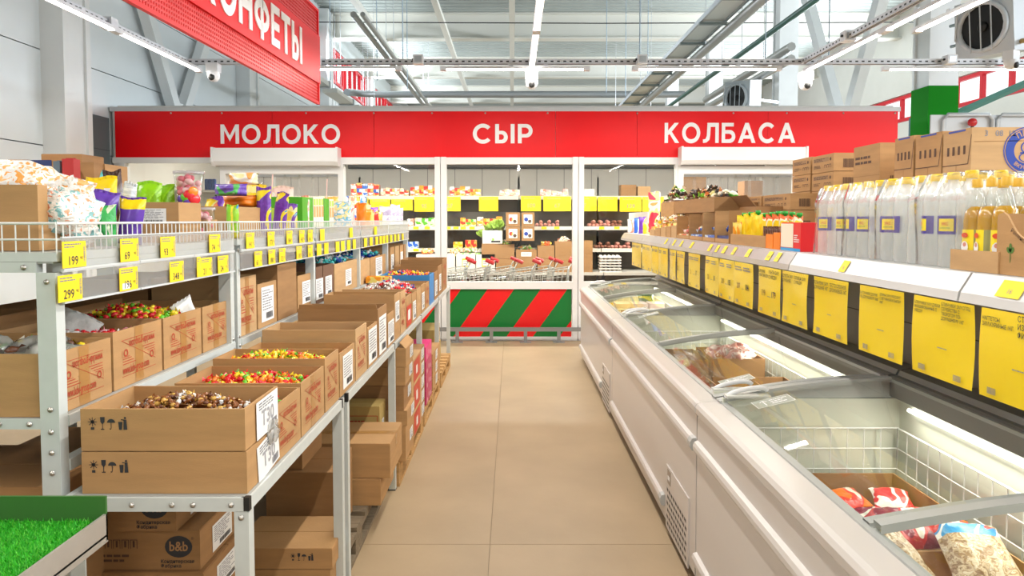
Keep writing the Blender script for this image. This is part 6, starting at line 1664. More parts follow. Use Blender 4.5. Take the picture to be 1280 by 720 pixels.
p_blue = print_mat('frozen_blue', [(.05, .32, .62), (.85, .85, .82), (.04, .25, .55), (.7, .05, .04)], 7); p_dump = print_mat('dumpling_beige', [(.30, .19, .10), (.52, .40, .25), (.60, .48, .32), (.40, .27, .15), (.64, .55, .40)], 45, .3, bump=.6); p_maroon = print_mat('frozen_maroon', [(.25, .03, .05), (.6, .05, .05), (.85, .82, .7), (.30, .03, .06)], 8)
fpack('blue topped frozen bag of dumplings, left one in the near freezer', 1.17, 2.02, .54, .21, .08, .22, p_dump, (-1.2, .1, .12), 4, band=(.66, 1, p_blue))
fpack('blue and red topped frozen bag of dumplings, right one in the near freezer', 1.41, 1.99, .54, .2, .08, .21, p_dump, (-1.2, 0, -.2), 5, band=(.64, 1, p_blue))
fpack('maroon printed frozen bag behind the dumpling bags', 1.31, 2.2, .53, .24, .07, .16, p_maroon, (-1.1, 0, .05), 6)
fpack('orange frozen bag edge behind the dumpling bags on the right', 1.45, 2.22, .53, .18, .06, .1, p_or, (-1.1, 0, -.1), 7)
fbox('kraft carton carrying the frozen dumpling bags', 1.14, 1.565, 1.80, 2.14, .15, kraft)
fbox('kraft carton in the near freezer close to the frame corner', 1.18, 1.56, 1.32, 1.70, .18, kraft2)
crumple('clear film sheet lying over the open kraft carton', (1.26, 2.38, .52), (.12, .07, .04), filmgrey, 31, 'film_wrap', 'film')
fbox('brown open carton in the middle freezer, near front side', .93, 1.2, 4.18, 4.55, .34, kraft2); fbox('brown open carton in the middle freezer, beside the front side one', .93, 1.16, 3.72, 4.08, .26, kraft)
fbox('brown open carton holding bagged meat in the middle freezer', 1.24, 1.56, 4.22, 4.62, .34, kraft2)
fbox('small brown carton in the middle freezer at its near end', 1.36, 1.57, 3.70, 3.95, .29, kraft2)
meat = print_mat('frozen_meat', [(.55, .25, .2), (.7, .55, .48), (.4, .15, .12), (.75, .7, .66)], 16)
for i, (x, y) in enumerate(((1.34, 4.38), (1.47, 4.48), (1.42, 4.32))): crumple('frosted bag of frozen meat in the middle freezer, %s from the front' % ORD[i + 1], (x, y, .73), (.10, .09, .06), meat, 40 + i, 'frozen_bag', 'bag', group='frozen meat bags')
for i in range(3): bag('clear film bag lying along the middle freezer lid opening, %s one' % ORD[i + 1], 1.02 + .1 * i, 3.80 + .15 * i, .66, .12, .35, .06, glass_mat('amber_film', (.985, .975, .96), .14, (.8, .74, .6), .15), (-1.3, .1, .2), 50 + i, 'film_bag', 'bag', group='clear film bags in the middle freezer')
fy_ = print_mat('frozen_yellow', [(.9, .6, .02), (.9, .68, .05), (.8, .85, .9), (.9, .6, .02)], 5)
for i in range(4): fpack('yellow frozen pack in the far freezer, %s from its front wall' % ORD[i + 1], .99 + .15 * i, 6.15, .62, .15, .06, .3, fy_, (-1.25, 0, .05 * i), 60 + i)
for i in range(3): pack('frozen_pack', 'pale pink frozen box in the far freezer, %s from the front wall' % ORD[i + 1], 1.12 + .17 * i, 7.0, .70, .15, .2, .06, M('frozen_pale_pink', (.78, .62, .55), .5), 'pack', 'pale frozen boxes')
fbox('brown carton filling the far freezer under the yellow packs', .93, 1.56, 5.7, 6.5, .2, kraft2); fbox('brown carton filling the far freezer under the pale boxes', .93, 1.56, 6.7, 7.5, .29, kraft3)
bag('dark green pack at the back of the far freezer', 1.44, 7.3, .70, .18, .15, .08, M('bag_dark_green', (.04, .12, .05), .3), (-.9, 0, 0), 70, 'frozen_pack', 'pack')

# ------------------------------------------------------------------ shelving above the freezers
XS, ZS = 1.35, 1.447
SB = [.75, 2.02, 3.27, 4.52, 5.78, 7.04, 8.32]
s_white = M('shelf_white', (.60, .60, .60), .3); s_rail = M('price_rail_grey', (.42, .39, .37), .25, noise=.03)
panel_m = M('rear_panel_grey', (.30, .28, .255), .5)
for i in range(6):
    y0, L_ = SB[i], SB[i + 1] - SB[i]
    o = thing('wall_shelf', 'shelf over the freezers with sloping price rail, %s bay from the near end' % ORD[i + 1], 'shelf', (XS, y0, ZS), (0, 0, 0), 'shelf bays over the freezers')
    b = MB(); b.box(.01, .62, .002, L_ - .002, -.03, 0, s_white); b.build('shelf_board', o)
    m = s_white if i < 2 else s_rail
    b = MB(); e = .004 if i != 1 else .006
    pr = [(.02, .0), (.0, -.002), (-.035, -.058), (-.04, -.085), (-.034, -.087), (-.028, -.062), (.004, -.012), (.02, -.01)]
    b.extrude(pr, e, L_ - e, m); b.build('price_rail', o)
    b = MB(); b.box(.40, .425, .006, L_ - .006, -.62, -.03, panel_m); p_ = b.build('rear_panel', o)
    for z in (-.30,):
        b = MB(); b.box(.3985, .40, .006, L_ - .006, z - .002, z + .002, black_m); b.build('panel_seam', p_)
    b = MB(); b.box(.395, .43, -.012, .012, -.62, 0, M('upright_dark', (.12, .11, .10), .5)); b.build('upright', o)
for i in range(6):
    y0, L_ = SB[i], SB[i + 1] - SB[i]
    b = MB(); b.box(.64, 1.2, .002, L_ - .002, .0, .03, s_white); b.box(.62, .66, .01, .05, -1.4, .0, steel)
    tag(b.build('back_shelf', None, (XS, y0, ZS - .03)), 'white shelf behind the freezer shelf carrying the tall cartons, %s from the near end' % ORD[i + 1], 'shelf', 'shelf bays behind the freezer shelf')
# big yellow tags hanging from the price rail
TAGS = [(790, 801.5, ''), (803, 814, ''), (815, 823, ''), (824, 834.5, ''), (837, 845, ''), (845.8, 856, '22'), (860.5, 875, '21 17'), (882, 898, '20 18'), (899.5, 917.5, '209 185'), (918.5, 941, '207 184'), (948, 976, '199 179'), (977.5, 1010, ''), (1017, 1060, ''), (1074.5, 1129, ''), (1142, 1216.5, ''), (1226, 1325, '')]
WORDS = {12: ('ПЕЛЬМЕНИ ЗАМ.\nДОМАШНИЕ 1КГ', 'ТЕСТО СЛОЕНОЕ\nДРОЖЖЕВОЕ 1КГ'), 13: ('БАТОНЧИКИ ДОМИК\nПО-ДОМАШНЕМУ 500Г', 'БЛИНЫ ЗАМ.МЯСО-РУТ\nС ВЕТЧИНОЙ И СЫРОМ\n400Г'), 14: ('БЛИНЧИКИ ЗАМ.ДУБКИ\nФАРШИРОВАННЫЕ С\nМЯСОМ', 'БЛИНЧИКИ ЗАМ.ОТЕЦ\nСЕМЕЙСТВА С\nТВОРОГОМ ПО-\nДОМАШНЕМУ 1КГ'), 15: ('НАГГЕТСЫ\nЗАМ.КУРИНЫЕ 1КГ', 'СТРИПСЫ\nИЗ КУРИНОГО\nФИЛЕ 1КГ'), 11: ('КОТЛЕТЫ ЗАМ.\nДОМАШНИЕ', 'ГОЛУБЦЫ ЗАМ.\nС МЯСОМ'), 10: ('ВАРЕНИКИ\nС КАРТОФЕЛЕМ', 'МАНТЫ ЗАМ.\nС МЯСОМ')}
XT2 = 1.312
holder_m = glass_mat('tag_pocket', (.985, .985, .97), .0, (.9, .9, .9), .15)
for i, (pa, pb, s) in enumerate(TAGS):
    zt, zb_ = ZS - .09, ZS - .335
    ya, yb = Yx(pb, XT2, 1.25), Yx(pa, XT2, 1.25)
    w = yb - ya
    lab = 'yellow freezer tag %s, %s from the far end' % ('with two columns of print' if i > 9 else ('with prices %s' % s if s else 'without readable price'), ORD[i + 1])
    o = thing('price_tag', lab, 'price tag', (XT2, (ya + yb) / 2, zb_), (0, 0, 0), 'yellow tags under the freezer shelf')
    H = zt - zb_
    def sheet(off, mat, k0=0.0, gw=0.0):
        b = MB(); b.grid(lambda u, v: Vector((off + .006 * math.sin(PI * v) * math.sin(3 * u + i) , (u - .5) * (w + gw), H * v + gw * (v - .5))), 5, 5, mat); return b
    b = MB(); sheet_ = sheet(0, yellow); sheet_.build('card', o)
    sheet(-.002, holder_m, gw=.004).build('clear_pocket', o)
    b = MB(); b.path([(.004, -w / 2, H + .006), (.004, w / 2, H + .006)], .004, s_rail, 5); b.build('hanger_strip', o)
    A = put(AISLE_R, -.0065, 0, 0); b = MB()
    if i in WORDS:
        for q, t_ in enumerate(WORDS[i]):
            sc_ = w * .43 / (.62 * max(len(l) for l in t_.split('\n')))
            b.add(text(t_, 1, .012, 'LEFT'), A @ tr(-w * .46 + q * w * .48, H * .86) @ sc(sc_, sc_ * 1.2), ink)
    else: lines(b, A @ tr(-w * .22, H * .86), w * .4, .028, 2, greyink, i); lines(b, A @ tr(w * .24, H * .86), w * .4, .028, 2, greyink, i + 50)
    if s:
        for q, t_ in enumerate(s.split()): b.add(text(t_, 1, .02), A @ tr(-w * .22 + q * w * .46, H * .45) @ sc(w * .13, .045), M('faded_ink', (.35, .22, .02), .6) if q == 0 and len(s) > 3 else ink)
    for px_, py_ in ((-.3, .09), (.3, .09)): barcode(b, A @ tr(w * px_, H * py_), w * .12, .018, greyink, i)
    lines(b, A @ tr(w * .05, H * .4), w * .16, .010, 1, greyink, i + 9, .3)
    b.build('print', o)
# small yellow slips on the sloping rail
for k, (px, w) in enumerate(((833, .05), (843, .05), (852, .05), (865, .06), (888, .06), (897, .05), (906, .06), (918, .05), (936, .06), (962, .06), (973, .05), (1056, .055), (1265, .09))):
    o = thing('rail_slip', 'small yellow price slip on the sloping freezer shelf rail, %s from the far end' % ORD[k + 1], 'price slip', (XS - .02, Yx(px, XS - .02, 1.41), ZS - .033), (0, 0, 0), 'yellow slips on the sloping rail')
    A = Matrix.Rotation(-1.015, 4, 'Y')
    b = MB(); M4 = A
    b.mesh([M4 @ Vector(q) for q in ((-.026, -w / 2, .003), (.026, -w / 2, .003), (.026, w / 2, .003), (-.026, w / 2, .003))], [(0, 1, 2, 3)], yellow)
    b.build('slip', o)
    b = MB(); b.add(text(['68', '74', '59', '112', '58', '99', '87', '64', '129', '109', '45', '35', '16'][k], 1, .0), M4 @ tr(-.008, 0, .0036) @ Matrix.Rotation(-PI / 2, 4, 'Z') @ sc(.02), greyink); b.build('print', o)

# ------------------------------------------------------------------ goods on the shelf over the freezers
ZG = ZS + .001
def X_(px, py, X): return P(px, py, X=X)
def rb(label, pa, pb, ytop, X, depth, mat, closed=True, z=ZG, **k):
    """goods box on the right shelf; aisle face at X, between two picture columns"""
    h = P(pb, ytop, X=X).z - z
    ya, yb = Yx(pb, X, z + h / 2), Yx(pa, X, z + h / 2)
    return carton(label, X, X + depth, ya + .002, yb - .002, z, h, mat=mat, face='-x', closed=closed, group=k.pop('group', None), **k)
# vinegar bottles in shrink film
cap_y = M('cap_yellow', (.93, .62, .01), .4); pet = glass_mat('pet_bottle', (.985, .99, .985), .3, (.93, .95, .95), .08, 1.2); vlabel = M('label_violet', (.05, .03, .30), .4); ylab = M('label_yellow', (.92, .72, .02), .4)
bot = MB(); bot.lathe([(.034, 0), (.039, .006), (.040, .02), (.040, .105), (.0375, .115), (.0375, .155), (.040, .165), (.040, .215), (.036, .235), (.022, .262), (.0155, .275), (.0155, .283)], (0, 0, 0), pet, 14)
ribs = bot.data('bottle_body')
cp = MB(); cp.lathe([(.0175, .281), (.0185, .283), (.0185, .302), (.016, .305), (.001, .305)], (0, 0, 0), cap_y, 14); cap_me = cp.data('cap')
lb = MB()
n = 16
for k in range(n):
    a0, a1 = PI * .62 + PI * .76 * k / n, PI * .62 + PI * .76 * (k + 1) / n
    R = .0412
    mm = ylab if 4 <= k <= 11 else vlabel
    for z0_, z1_, m in ((.106, .116, vlabel), (.116, .156, mm), (.156, .166, vlabel)):
        lb.mesh([(R * math.cos(a0), R * math.sin(a0), z0_), (R * math.cos(a1), R * math.sin(a1), z0_), (R * math.cos(a1), R * math.sin(a1), z1_), (R * math.cos(a0), R * math.sin(a0), z1_)], [(0, 1, 2, 3)], m)
lb.add(text('УКС', 1, .02), put(AISLE_R, -.0425, 0, .139) @ sc(.011, .014), M('label_red', (.7, .08, .02), .5)); lb.add(text('АЛЕКСЕЕВ', 1, .01), put(AISLE_R, -.0425, 0, .126) @ sc(.006), M('label_green', (.02, .25, .05), .5))
lab_me = lb.data('bottle_label')
def bottle(label, x, y, rz, with_label=True, group='shrink wrapped vinegar bottles'):
    o = thing('vinegar_bottle', label, 'bottle', (x, y, ZG), (0, 0, rz), group)
    link('bottle_body', ribs, o); link('cap', cap_me, o)
    if with_label: link('bottle_label', lab_me, o)
    return o
bx = [XS + .07, XS + .16, XS + .25]
by = []; y = 2.14
while y < 3.16: by.append(y); y += .088
for r_, x in enumerate(bx):
    for k, y in enumerate(by):
        lbd = r_ == 0 and k in (1, 2, 4, 5, 7, 8, 9, 10, 11)
        bottle('clear vinegar bottle with yellow cap, %s row from the aisle, %s from the oil bottles' % (ORD[r_ + 1], ORD[k + 1]), x, y, (.1, .5, -.3, .3, -.6, .7)[(k + r_) % 6] if lbd else 0, lbd)
# shrink film over each pair of three-by-two packs
def shrink_pack(label, ya, yb, xa, xb, h0, h1, seed):
    q = random.Random(seed); b = MB(); ph = [q.uniform(0, 6) for _ in range(6)]
    def wob(a, t): return .003 * math.sin(9 * a + ph[0] + 4 * t) + .0025 * math.sin(17 * a + ph[1] - 6 * t)
    def side(u, v):
        # walk round the outline
        pts = [(xa, ya), (xa, yb), (xb, yb), (xb, ya)]
        t = u * 4; i = int(min(t, 3.999)); f = t - i
        p, q2 = pts[i], pts[(i + 1) % 4]; x = p[0] + (q2[0] - p[0]) * f; y = p[1] + (q2[1] - p[1]) * f
        lean = max(0, (v * h1 - h0) / (h1 - h0)); cxm, cym = (xa + xb) / 2, (ya + yb) / 2
        k = 1 - .16 * lean
        return Vector((cxm + (x - cxm) * k - wob(u * 6.28, v), cym + (y - cym) * k, ZG + .002 + v * h1 + .006 * math.sin(14 * u * PI + ph[2]) * lean))
    b.grid(side, 40, 12, shrink)
    def top(u, v):
        cxm, cym = (xa + xb) / 2, (ya + yb) / 2
        return Vector((cxm + (u - .5) * (xb - xa) * .84, cym + (v - .5) * (yb - ya) * .84, ZG + .002 + h1 + .006 * math.sin(19 * v + ph[3]) * math.sin(13 * u + ph[4])))
    b.grid(top, 8, 12, shrink)
    return tag(b.build('shrink_wrap'), label, 'film wrap', 'shrink wraps round the bottle packs')
for k in range(4): shrink_pack('wrinkled clear shrink wrap round bottles, %s pack from the oil bottles' % ORD[k + 1], by[0] + .264 * k - .045, by[0] + .264 * k + .218, XS + .026, XS + .296, .225, .297, 5 + k)
# oil bottles in a kraft tray
oil = M('sunflower_oil', (.52, .27, .008), .08, spec=.8); oil2 = M('olive_label', (.35, .33, .12), .5)
oy0, oy1 = Yx(1251, XS + .02, 1.5), Yx(1190, XS + .02, 1.5)
carton('shallow kraft tray carrying the oil bottles', XS + .015, XS + .29, oy0 + .003, oy1, ZG, .062, mat=kraft3, face='-x')
bot = MB(); bot.lathe([(.030, 0), (.034, .005), (.034, .15), (.030, .17), (.0165, .185), (.001, .185)], (0, 0, 0), oil, 14); oil_me = bot.data('oil')
bot = MB(); bot.lathe([(.031, 0), (.0352, .005), (.0352, .152), (.031, .172), (.018, .215), (.0125, .232), (.0125, .245)], (0, 0, 0), clear, 14); ob_me = bot.data('bottle_body')
bot = MB(); bot.lathe([(.0145, .242), (.0145, .266), (.013, .268), (.001, .268)], (0, 0, 0), M('cap_gold', (.72, .42, .03), .4), 12); oc_me = bot.data('cap')
def arc_label(m0, m1, z0_, z1_):
    b = MB(); R = .0357; n = 12
    for k in range(n):
        a0, a1 = PI * .55 + PI * .9 * k / n, PI * .55 + PI * .9 * (k + 1) / n
        b.mesh([(R * math.cos(a0), R * math.sin(a0), z0_), (R * math.cos(a1), R * math.sin(a1), z0_), (R * math.cos(a1), R * math.sin(a1), z1_), (R * math.cos(a0), R * math.sin(a0), z1_)], [(0, 1, 2, 3)], m0 if k in range(3, 9) else m1)
    return b
b = arc_label(ylab, oil2, .03, .115); disc(b, put(AISLE_R, -.0372, 0, .098), 0, 0, .013, M('label_red', (0, 0, 0)), 12, 0, .008); disc(b, put(AISLE_R, -.0372, 0, .062), 0, 0, .014, paper, 10, 0, .018); disc(b, put(AISLE_R, -.0376, 0, .07), 0, 0, .007, saus, 10); ol_me = b.data('bottle_label')
k = 0
for r_ in range(3):
    for j in range(3):
        k += 1
        o = thing('oil_bottle', 'golden oil bottle in the kraft tray, row %s, %s from the near side' % (('one', 'two', 'three')[r_], ORD[j + 1]), 'bottle', (XS + .065 + .078 * r_, oy0 + .048 + (oy1 - oy0 - .09) * j / 2, ZG + .008), (0, 0, (.4, -.2, .1)[j]), 'golden oil bottles')
        link('oil', oil_me, o); link('bottle_body', ob_me, o); link('cap', oc_me, o)
        if r_ == 0: link('bottle_label', ol_me, o)
shrink_pack('loose clear film draped behind the oil bottles', oy0, oy1 + .01, XS + .30, XS + .42, .2, .30, 12)
# nearest cut-down kraft carton with plant print
ya, yb = Yx(1330, XS + .03, 1.5), Yx(1250, XS + .03, 1.5)
o = thing('display_carton', 'kraft display carton with cut wavy edge and green plant mark', 'box', (XS + .02, yb, ZG))
b = MB(); L_ = yb - ya; t = .006
prof = [(0, .05)]; 
def edge(s): return .165 - .085 * max(0, min(1, (s - .03) / .10)) + .008 * math.sin(60 * s)
n = 18; vs = []
for k in range(n + 1):
    s = L_ * k / n; vs += [(0, -s, 0), (0, -s, edge(s)), (t, -s, 0), (t, -s, edge(s))]
fs = []
for k in range(n):
    a = 4 * k; fs += [(a, a + 1, a + 5, a + 4), (a + 2, a + 6, a + 7, a + 3), (a + 1, a + 3, a + 7, a + 5)]
b.mesh(vs, fs, kraft); b.box(t, .32, -t, 0, 0, .17, kraft); b.box(.32, .326, -L_, 0, 0, .2, kraft); b.box(t, .32, -L_, -t, 0, .005, kraft); b.build('carton_body', o)
b = MB(); A = put(AISLE_R, -.0012, -.055, .055)
for a, r_ in ((-.5, .02), (0, .026), (.5, .02)):
    m2 = A @ Matrix.Rotation(-a, 4, 'Z'); disc(b, m2, 0, r_ * .8, .006, M('plant_green', (.08, .18, .03), .6), 8, 0, r_ * .5)
stroke(b, A, [(0, -.02), (0, .02)], .003, M('plant_green', (0, 0, 0))); b.add(text('ХЛ', 1, .02), A @ tr(.075, .005) @ sc(.032), brownink); lines(b, A @ tr(.09, -.025), .06, .02, 2, brownink, 2); b.add(text('Раменское', 1, .0, 'LEFT'), A @ tr(.0, .07) @ Matrix.Rotation(-.55, 4, 'Z') @ sc(.016), brownink)
b.build('printed_mark', o)

# packs further along the shelf
def pouch(label, px, ybot, ytop, X, wpx, mat, cap=None, z=None, seed=0, group=None, cat='pack', name='pouch', band=None):
    c = P(px, ytop, X=X); zb_ = ZG + .002 if z is None else z; s = c.y / F_PX
    hh = c.z - zb_; w = wpx * s
    o = thing(name, label, cat, (X, c.y, zb_), (0, 0, 0), group)
    pillow_mesh(w, hh * (.9 if cap else 1), max(w * .45, .03), mat, seed, True, band).build('pouch_body', o)
    if cap:
        b = MB(); b.lathe([(.010, hh * .86), (.010, hh * .9), (.016, hh * .9), (.016, hh), (.001, hh)], (w * .12, 0, 0), cap, 10); b.build('cap', o)
    return o
gcap = M('cap_green', (.02, .36, .04), .4); mayo = print_mat('mayo_yellow', [(.9, .62, .01), (.92, .7, .03), (.9, .6, .01), (.9, .85, .6)], 6); mayo2 = print_mat('mayo_print', [(.92, .68, .02), (.9, .85, .6), (.85, .15, .03), (.15, .4, .05), (.92, .66, .02)], 11)
rb('red and white pack at the left of the vinegar bottles', 976, 1001, 279, XS + .03, .16, M('pack_red', (.75, .015, .02), .35), group=None, name='flour_pack', cat='pack', front_print=lambda o, X, Y, h: (lambda b, A: (rect(b, A, -Y * .98, Y * .3, h * .12, h * .98, M('pack_cream', (.85, .76, .62), .5)), rect(b, A, -Y, Y, 0, h * .1, M('pack_blue', (.02, .3, .65), .4)), lines(b, A @ tr(Y * .62, h * .45), Y * .5, h * .3, 4, paper, 3), b.build('printed_side', o)))(MB(), put(AISLE_R, -X - .0013, 0, 0)))
rb('orange sachet tray beside the red and white pack, right one', 966.5, 975, 291, XS + .03, .1, M('sachet_orange', (.85, .22, .01), .4), closed=False); rb('orange sachet tray beside the red and white pack, left one', 957, 966, 293, XS + .03, .1, M('sachet_orange', (0, 0, 0)), closed=False)
for k in range(7): pouch('dark sachet standing in the orange trays, %s from the right' % ORD[k + 1], 974 - 2.8 * k, 292, 284, XS + .07, 6, pm['brown'], z=ZG + .02, seed=80 + k, group='dark sachets in orange trays')
o = rb('low kraft tray of yellow sauce pouches', 913, 957, 295, XS + .03, .24, kraft, closed=False)
for k, (px, yt, xo, m) in enumerate(((929, 266, .09, mayo), (937, 265, .1, mayo), (946, 263, .12, mayo), (955, 266, .22, mayo2), (964, 265, .14, mayo2), (972, 264, .15, mayo2), (980, 264, .16, mayo2), (989, 265, .22, mayo2), (998, 266, .22, mayo2), (934, 267, .19, mayo2))):
    pouch('yellow sauce pouch with green cap behind the low tray, %s of ten' % ORD[k + 1], px, 300, yt, XS + xo, 13 if m is mayo2 else 15, m, gcap, seed=90 + k, group='yellow sauce pouches')
for k, (px, yt) in enumerate(((919, 279), (924, 279))): pouch('orange and white pack at the left end of the low tray, %s' % ('left one', 'right one')[k], px, 300, yt, XS + .06, 6, pm['orange'], seed=110 + k, group='orange packs in the low tray')
rb('brown carton with raised lid behind the yellow pouches', 922, 945, 258, XS + .28, .25, kraft2, closed=False, flaps=[('l', .1, 40)])
# tall kraft display boxes lying open to the aisle
def cubby(label, pa, pb, ytop, fill, seed):
    X = XS + .03; h = P(pb, ytop, X=X).z - ZG; ya, yb = Yx(pb, X, 1.5), Yx(pa, X, 1.5)
    o = thing('display_carton', label, 'box', (X, ya, ZG), (0, 0, 0), 'upright display cartons with open fronts'); L_ = yb - ya; t = .007
    b = MB(); b.box(0, .26, 0, t, 0, h, kraft2); b.box(0, .26, L_ - t, L_, 0, h, kraft); b.box(.25, .26, t, L_ - t, 0, h, kraft2); b.box(0, .25, t, L_ - t, 0, t, kraft2); b.box(0, t, t, L_ - t, t, .03, kraft); b.build('carton_body', o)
    heap('%s heaped in %s' % fill, X + .012, X + .22, ya + t, yb - t, ZG + h * .3, 24, fill_m[seed], .028, .04, 'packets')
fill_m = {1: [pm['blue'], pm['white'], pm['blue']], 2: [pm['blue'], pm['blue'], pm['white']], 3: [M('pack_navy', (.02, .05, .25), .3), pm['blue']], 4: [pm['red'], pm['pink']]}
cubby('upright kraft display carton of dark blue packets, nearest of three', 894, 911, 263, ('dark blue packets', 'the nearest display carton'), 3)
cubby('upright kraft display carton of blue packets, middle of three', 878.5, 893.5, 265, ('light blue packets', 'the middle display carton'), 2)
cubby('upright kraft display carton of white and blue packets, farthest of three', 861.5, 878, 267, ('white and blue packets', 'the farthest display carton'), 1)
cubby('kraft display carton of red packets with red ribbon', 846, 861, 270, ('red packets', 'the ribbon display carton'), 4)
for k, (pa, pb, yt) in enumerate(((839, 845.5, 266), (832.5, 838.5, 267), (826, 832, 268), (819, 825.5, 269), (812, 818.5, 271))): rb('narrow kraft display carton of packets, %s behind the ribbon carton' % ORD[k + 1], pa, pb, yt + 16, XS + .03, .2, kraft if k % 2 else kraft3, closed=False, group='narrow display cartons'); heap('mixed sachets in narrow display carton, %s behind the ribbon carton' % ORD[k + 1], XS + .04, XS + .2, Yx(pb, XS + .03, 1.5) + .02, Yx(pa, XS + .03, 1.5) - .02, P(pb, yt + 10, X=XS + .03).z, 22, [pm['yellow'], pm['brown'], pm['white'], pm['beige']], .03, .03, 'packets')
o = rb('brown seed tray stacked high over the display cartons', 843, 893, 246, XS + .10, .26, kraft2, closed=False, z=P(890, 265, X=XS + .1).z)
yb = [Yx(843, XS + .1, 1.6), Yx(893, XS + .1, 1.6)]
b = MB(); b.box(XS + .12, XS + .34, yb[1] + .01, yb[0] - .01, ZG, P(890, 265, X=XS + .1).z - .001, kraft2); tag(b.build('carton_stack'), 'plain brown carton supporting the high seed tray', 'box')
seedm = [pm['brown'], M('seed_black', (.03, .02, .015), .4), pm['yellow'], pm['beige'], pm['green']]
heap('dark seed packets heaped on the high brown tray', XS + .115, XS + .34, yb[1] + .02, yb[0] - .02, P(890, 246, X=XS + .1).z, 90, seedm, .045, .05, 'packets')
rb('brown tray of seed packets left of the high tray', 826, 842, 252, XS + .12, .2, kraft, closed=False); heap('brown seed packets in the tray left of the high tray', XS + .13, XS + .3, Yx(842, XS + .12, 1.6) + .02, Yx(826, XS + .12, 1.6) - .02, P(834, 247, X=XS + .12).z, 30, seedm, .05, .05, 'packets')
pouch('tall red and yellow snack bag at the far shelf end', 818, 270, 242, XS + .12, 15, print_mat('snack_red', [(.8, .05, .1), (.9, .8, .3), (.88, .82, .75), (.85, .4, .1)], 7), seed=120, name='snack_bag', cat='bag')
for k, (px, yt, m) in enumerate(((797, 273, 'blue'), (803, 272, 'purple'), (789, 275, 'white'), (808, 279, 'yellow'))): pouch('small %s pack at the far end of the freezer shelf' % ('blue', 'violet', 'white', 'yellow')[k], px, 285, yt, XS + .08, 9, pm[m], seed=130 + k)
rb('white box behind the small packs at the far shelf end', 786, 810, 265, XS + .3, .1, white_card)
rb('brown carton behind the upright display cartons', 897, 925, 253, XS + .32, .28, kraft2)
# cartons standing behind on the second shelf
XB = XS + .70; ZB2 = ZS
def small_print(seed, big=False):
    def f(o, X, Y, h):
        b = MB(); A = put(AISLE_R, -X - .0013, 0, 0)
        rect(b, A, -Y * .85, Y * .55, h * .62, h * .86, M('print_band', (.34, .20, .10), .7)); lines(b, A @ tr(-Y * .15, h * .74, .0006), Y * 1.3, h * .2, 3, brownink, seed); disc(b, A, Y * .72, h * .72, h * .1, brownink, 14); lines(b, A @ tr(-Y * .4, h * .35), Y * .8, h * .2, 3, brownink, seed + 1)
        for q in range(3): x = Y * (.25 + .22 * q); stroke(b, A, [(x - .012, h * .25), (x - .012, h * .42), (x + .012, h * .42), (x + .012, h * .25)], .004, brownink)
        barcode(b, put(FRONT, -X * .35, -Y - .0013, h * .45), X * .5, h * .5, brownink, seed)
        b.build('printed_mark', o)
    return f
def bk(label, pa, pb, ytop, X, mat, z, fp=None, depth=.3, **k): return rb(label, pa, pb, ytop, X, depth, mat, True, z, front_print=fp, group='cartons stacked behind the bottles', **k)
z = ZB2 + .001
n1 = [P(1013, 196, X=XB).z, P(1065, 191, X=XB).z]
def stackp(lab, pa, pb, ytop, hb_, n, seed, X=XB, depth=.3, mat=kraft):
    top = P(pb, ytop, X=X).z
    for k in range(n):
        zt = top - hb_ * (n - 1 - k); zb_ = zt - hb_ + .003
        if k == 0: zb_ = ZB2 + .001
        ya, yb2 = Yx(pb, X, 1.8), Yx(pa, X, 1.8)
        carton(lab % ORD[n - k], X, X + depth, ya + .004, yb2 - .004, zb_, zt - zb_ - .003, mat=mat, face='-x', closed=True, front_print=small_print(seed + k), group='cartons stacked behind the bottles')
stackp('printed kraft carton in the farthest high stack, %s from the top', 990, 1013, 196, .118, 3, 1); stackp('printed kraft carton in the second high stack, %s from the top', 1014.5, 1042, 191, .118, 3, 5)
def net_print(o, X, Y, h):
    b = MB(); A = put(AISLE_R, -X - .0013, 0, 0)
    lines(b, A @ tr(0, h * .86), Y * 1.7, h * .1, 2, brownink, 8); rect(b, A, -Y * .3, Y * .3, h * .36, h * .46, brownink); lines(b, A @ tr(0, h * .41, .0008), Y * .45, h * .06, 1, kraft, 9); lines(b, A @ tr(0, h * .28), Y * .8, h * .06, 1, brownink, 10)
    stroke(b, A, [(-Y, h * .7), (Y, h * .7)], .003, kraft2); barcode(b, put(FRONT, -X * .1, -Y - .0013, h * .5), X * 1.0, h * .38, brownink, 11); b.build('printed_mark', o)
bk('larger kraft carton with barcode on its end, between the high stacks', 1066, 1099, 179, XB, kraft, z, net_print, .3)
def split_print(o, X, Y, h):
    b = MB(); A = put(AISLE_R, -X - .0013, 0, 0)
    stroke(b, A, [(0, 0), (0, h * .72)], .004, kraft2); stroke(b, A, [(-Y, h * .72), (Y * .8, h * .72), (Y, h * .95)], .004, brownink)
    for q in range(4): x = -Y * .6 + Y * .38 * q; rect(b, A, x - .008, x + .008, h * .8, h * .87, brownink)
    rect(b, A, -Y * .6, Y * .6, h * .985, h, blueink); b.build('printed_mark', o)
bk('tall kraft carton with folded front flap, farther one of two', 1117, 1141, 170, XB - .02, kraft, z, split_print, .4); bk('tall kraft carton with folded front flap, nearer one of two', 1143, 1176, 165, XB - .02, kraft, z, split_print, .42)
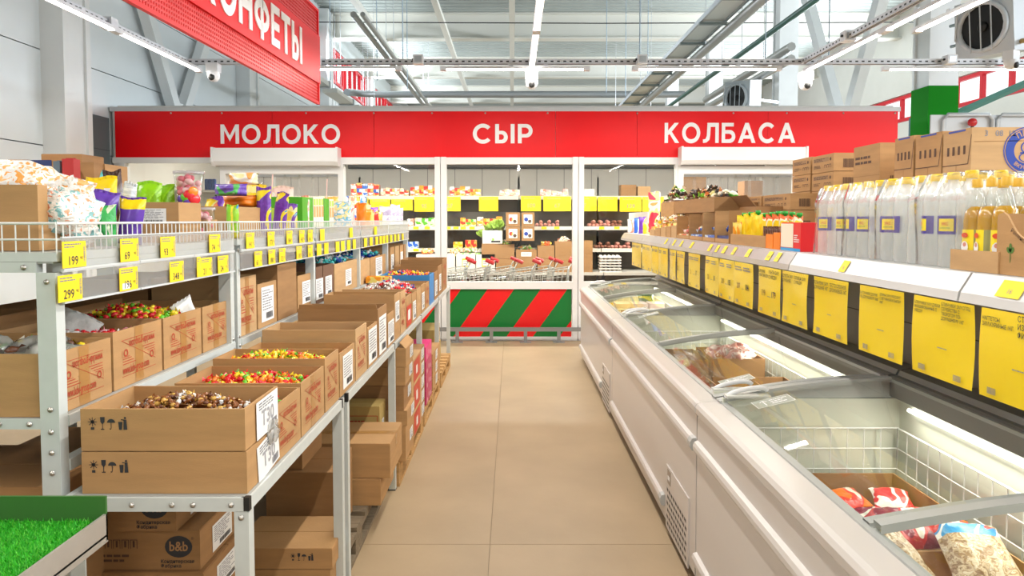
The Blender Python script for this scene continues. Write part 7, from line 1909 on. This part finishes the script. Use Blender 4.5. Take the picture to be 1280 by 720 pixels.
def poster_print(o, X, Y, h):
    split_print(o, X, Y, h)
    b = MB(); A = put(FRONT, 0, -Y - .0013, 0); r_ = .095
    cx_ = -X + .245; cy_ = h - .10
    disc(b, A, cx_, cy_, r_, blueink, 32, r_ * .60); disc(b, A, cx_, cy_, r_ * 1.1, blueink, 32, r_ * 1.05)
    for word, a0, sg, rad in (('ПЁТР', 1.0, 1, r_ * .68), ('ВКУСНО И', -1.0, -1, r_ * .92)):
        k_ = len(word)
        for i, ch in enumerate(word):
            a = PI / 2 + (.22 * (k_ - 1) / 2 - .22 * i) * 1.5 if sg > 0 else -PI / 2 + (-.2 * (k_ - 1) / 2 + .2 * i)
            rr_ = r_ * .80
            b.add(text(ch, 1, .02), A @ tr(cx_ + rr_ * math.cos(a), cy_ + rr_ * math.sin(a), .0008) @ Matrix.Rotation(a - PI / 2 if sg > 0 else a + PI / 2, 4, 'Z') @ sc(.034 if sg > 0 else .022), M('kraft_letter2', (.52, .30, .135), .7))
    disc(b, A, cx_, cy_ + .014, .028, blueink, 14, .022); disc(b, A, cx_, cy_ - .03, .036, blueink, 14, .03, .022); stroke(b, A, [(cx_ - .03, cy_ - .01), (cx_ + .03, cy_ - .01)], .006, blueink)
    b.add(text('3   08  12   2024', 1, .01, 'LEFT'), A @ tr(-X + .055, h - .025) @ sc(.036), greyink); stroke(b, A, [(-X + .01, h - .06), (X, h - .05)], .003, kraft2)
    rect(b, A, -X + .04, -X + .10, h - .215, h - .185, M('print_band', (0, 0, 0))); lines(b, A @ tr(-X + .07, h - .2, .0006), .06, .03, 3, brownink, 2); b.add(text('ПРОМИНИЗД', 1, .02, 'LEFT'), A @ tr(-X + .12, h - .215) @ sc(.028), blueink)
    b.build('blue_emblem', o)
X0 = XB - .02; yb2 = Yx(1178, X0, 1.8); ya = Yx(1214, X0, 1.8); top = P(1214, 160, X=X0).z
carton('large kraft carton with round blue emblem and stamped date', X0, X0 + .62, ya + .004, yb2, z, top - z, mat=kraft3, face='-x', closed=True, front_print=poster_print, group='cartons stacked behind the bottles')
# low kraft cartons behind the yellow pouches
stackp('low kraft carton row behind the yellow pouches, %s layer', 934, 952, 245, .075, 3, 20, XS + .45, .3); stackp('low kraft carton block left of the high stacks, %s layer', 953, 988, 241.5, .11, 2, 24, XS + .46, .3)
b = MB(); b.ell((0, 0, 0), (.055, .055, .055), M('red_bulb', (.5, .005, .01), .15, spec=.8), 16, 10); b.lathe([(.02, -.09), (.02, -.04)], (0, 0, 0), black_m, 8)
c = P(1215.5, 153, Y=8.93); tag(b.build('alarm_bulb', None, c), 'small round red bulb above the flapped cartons', 'bulb')
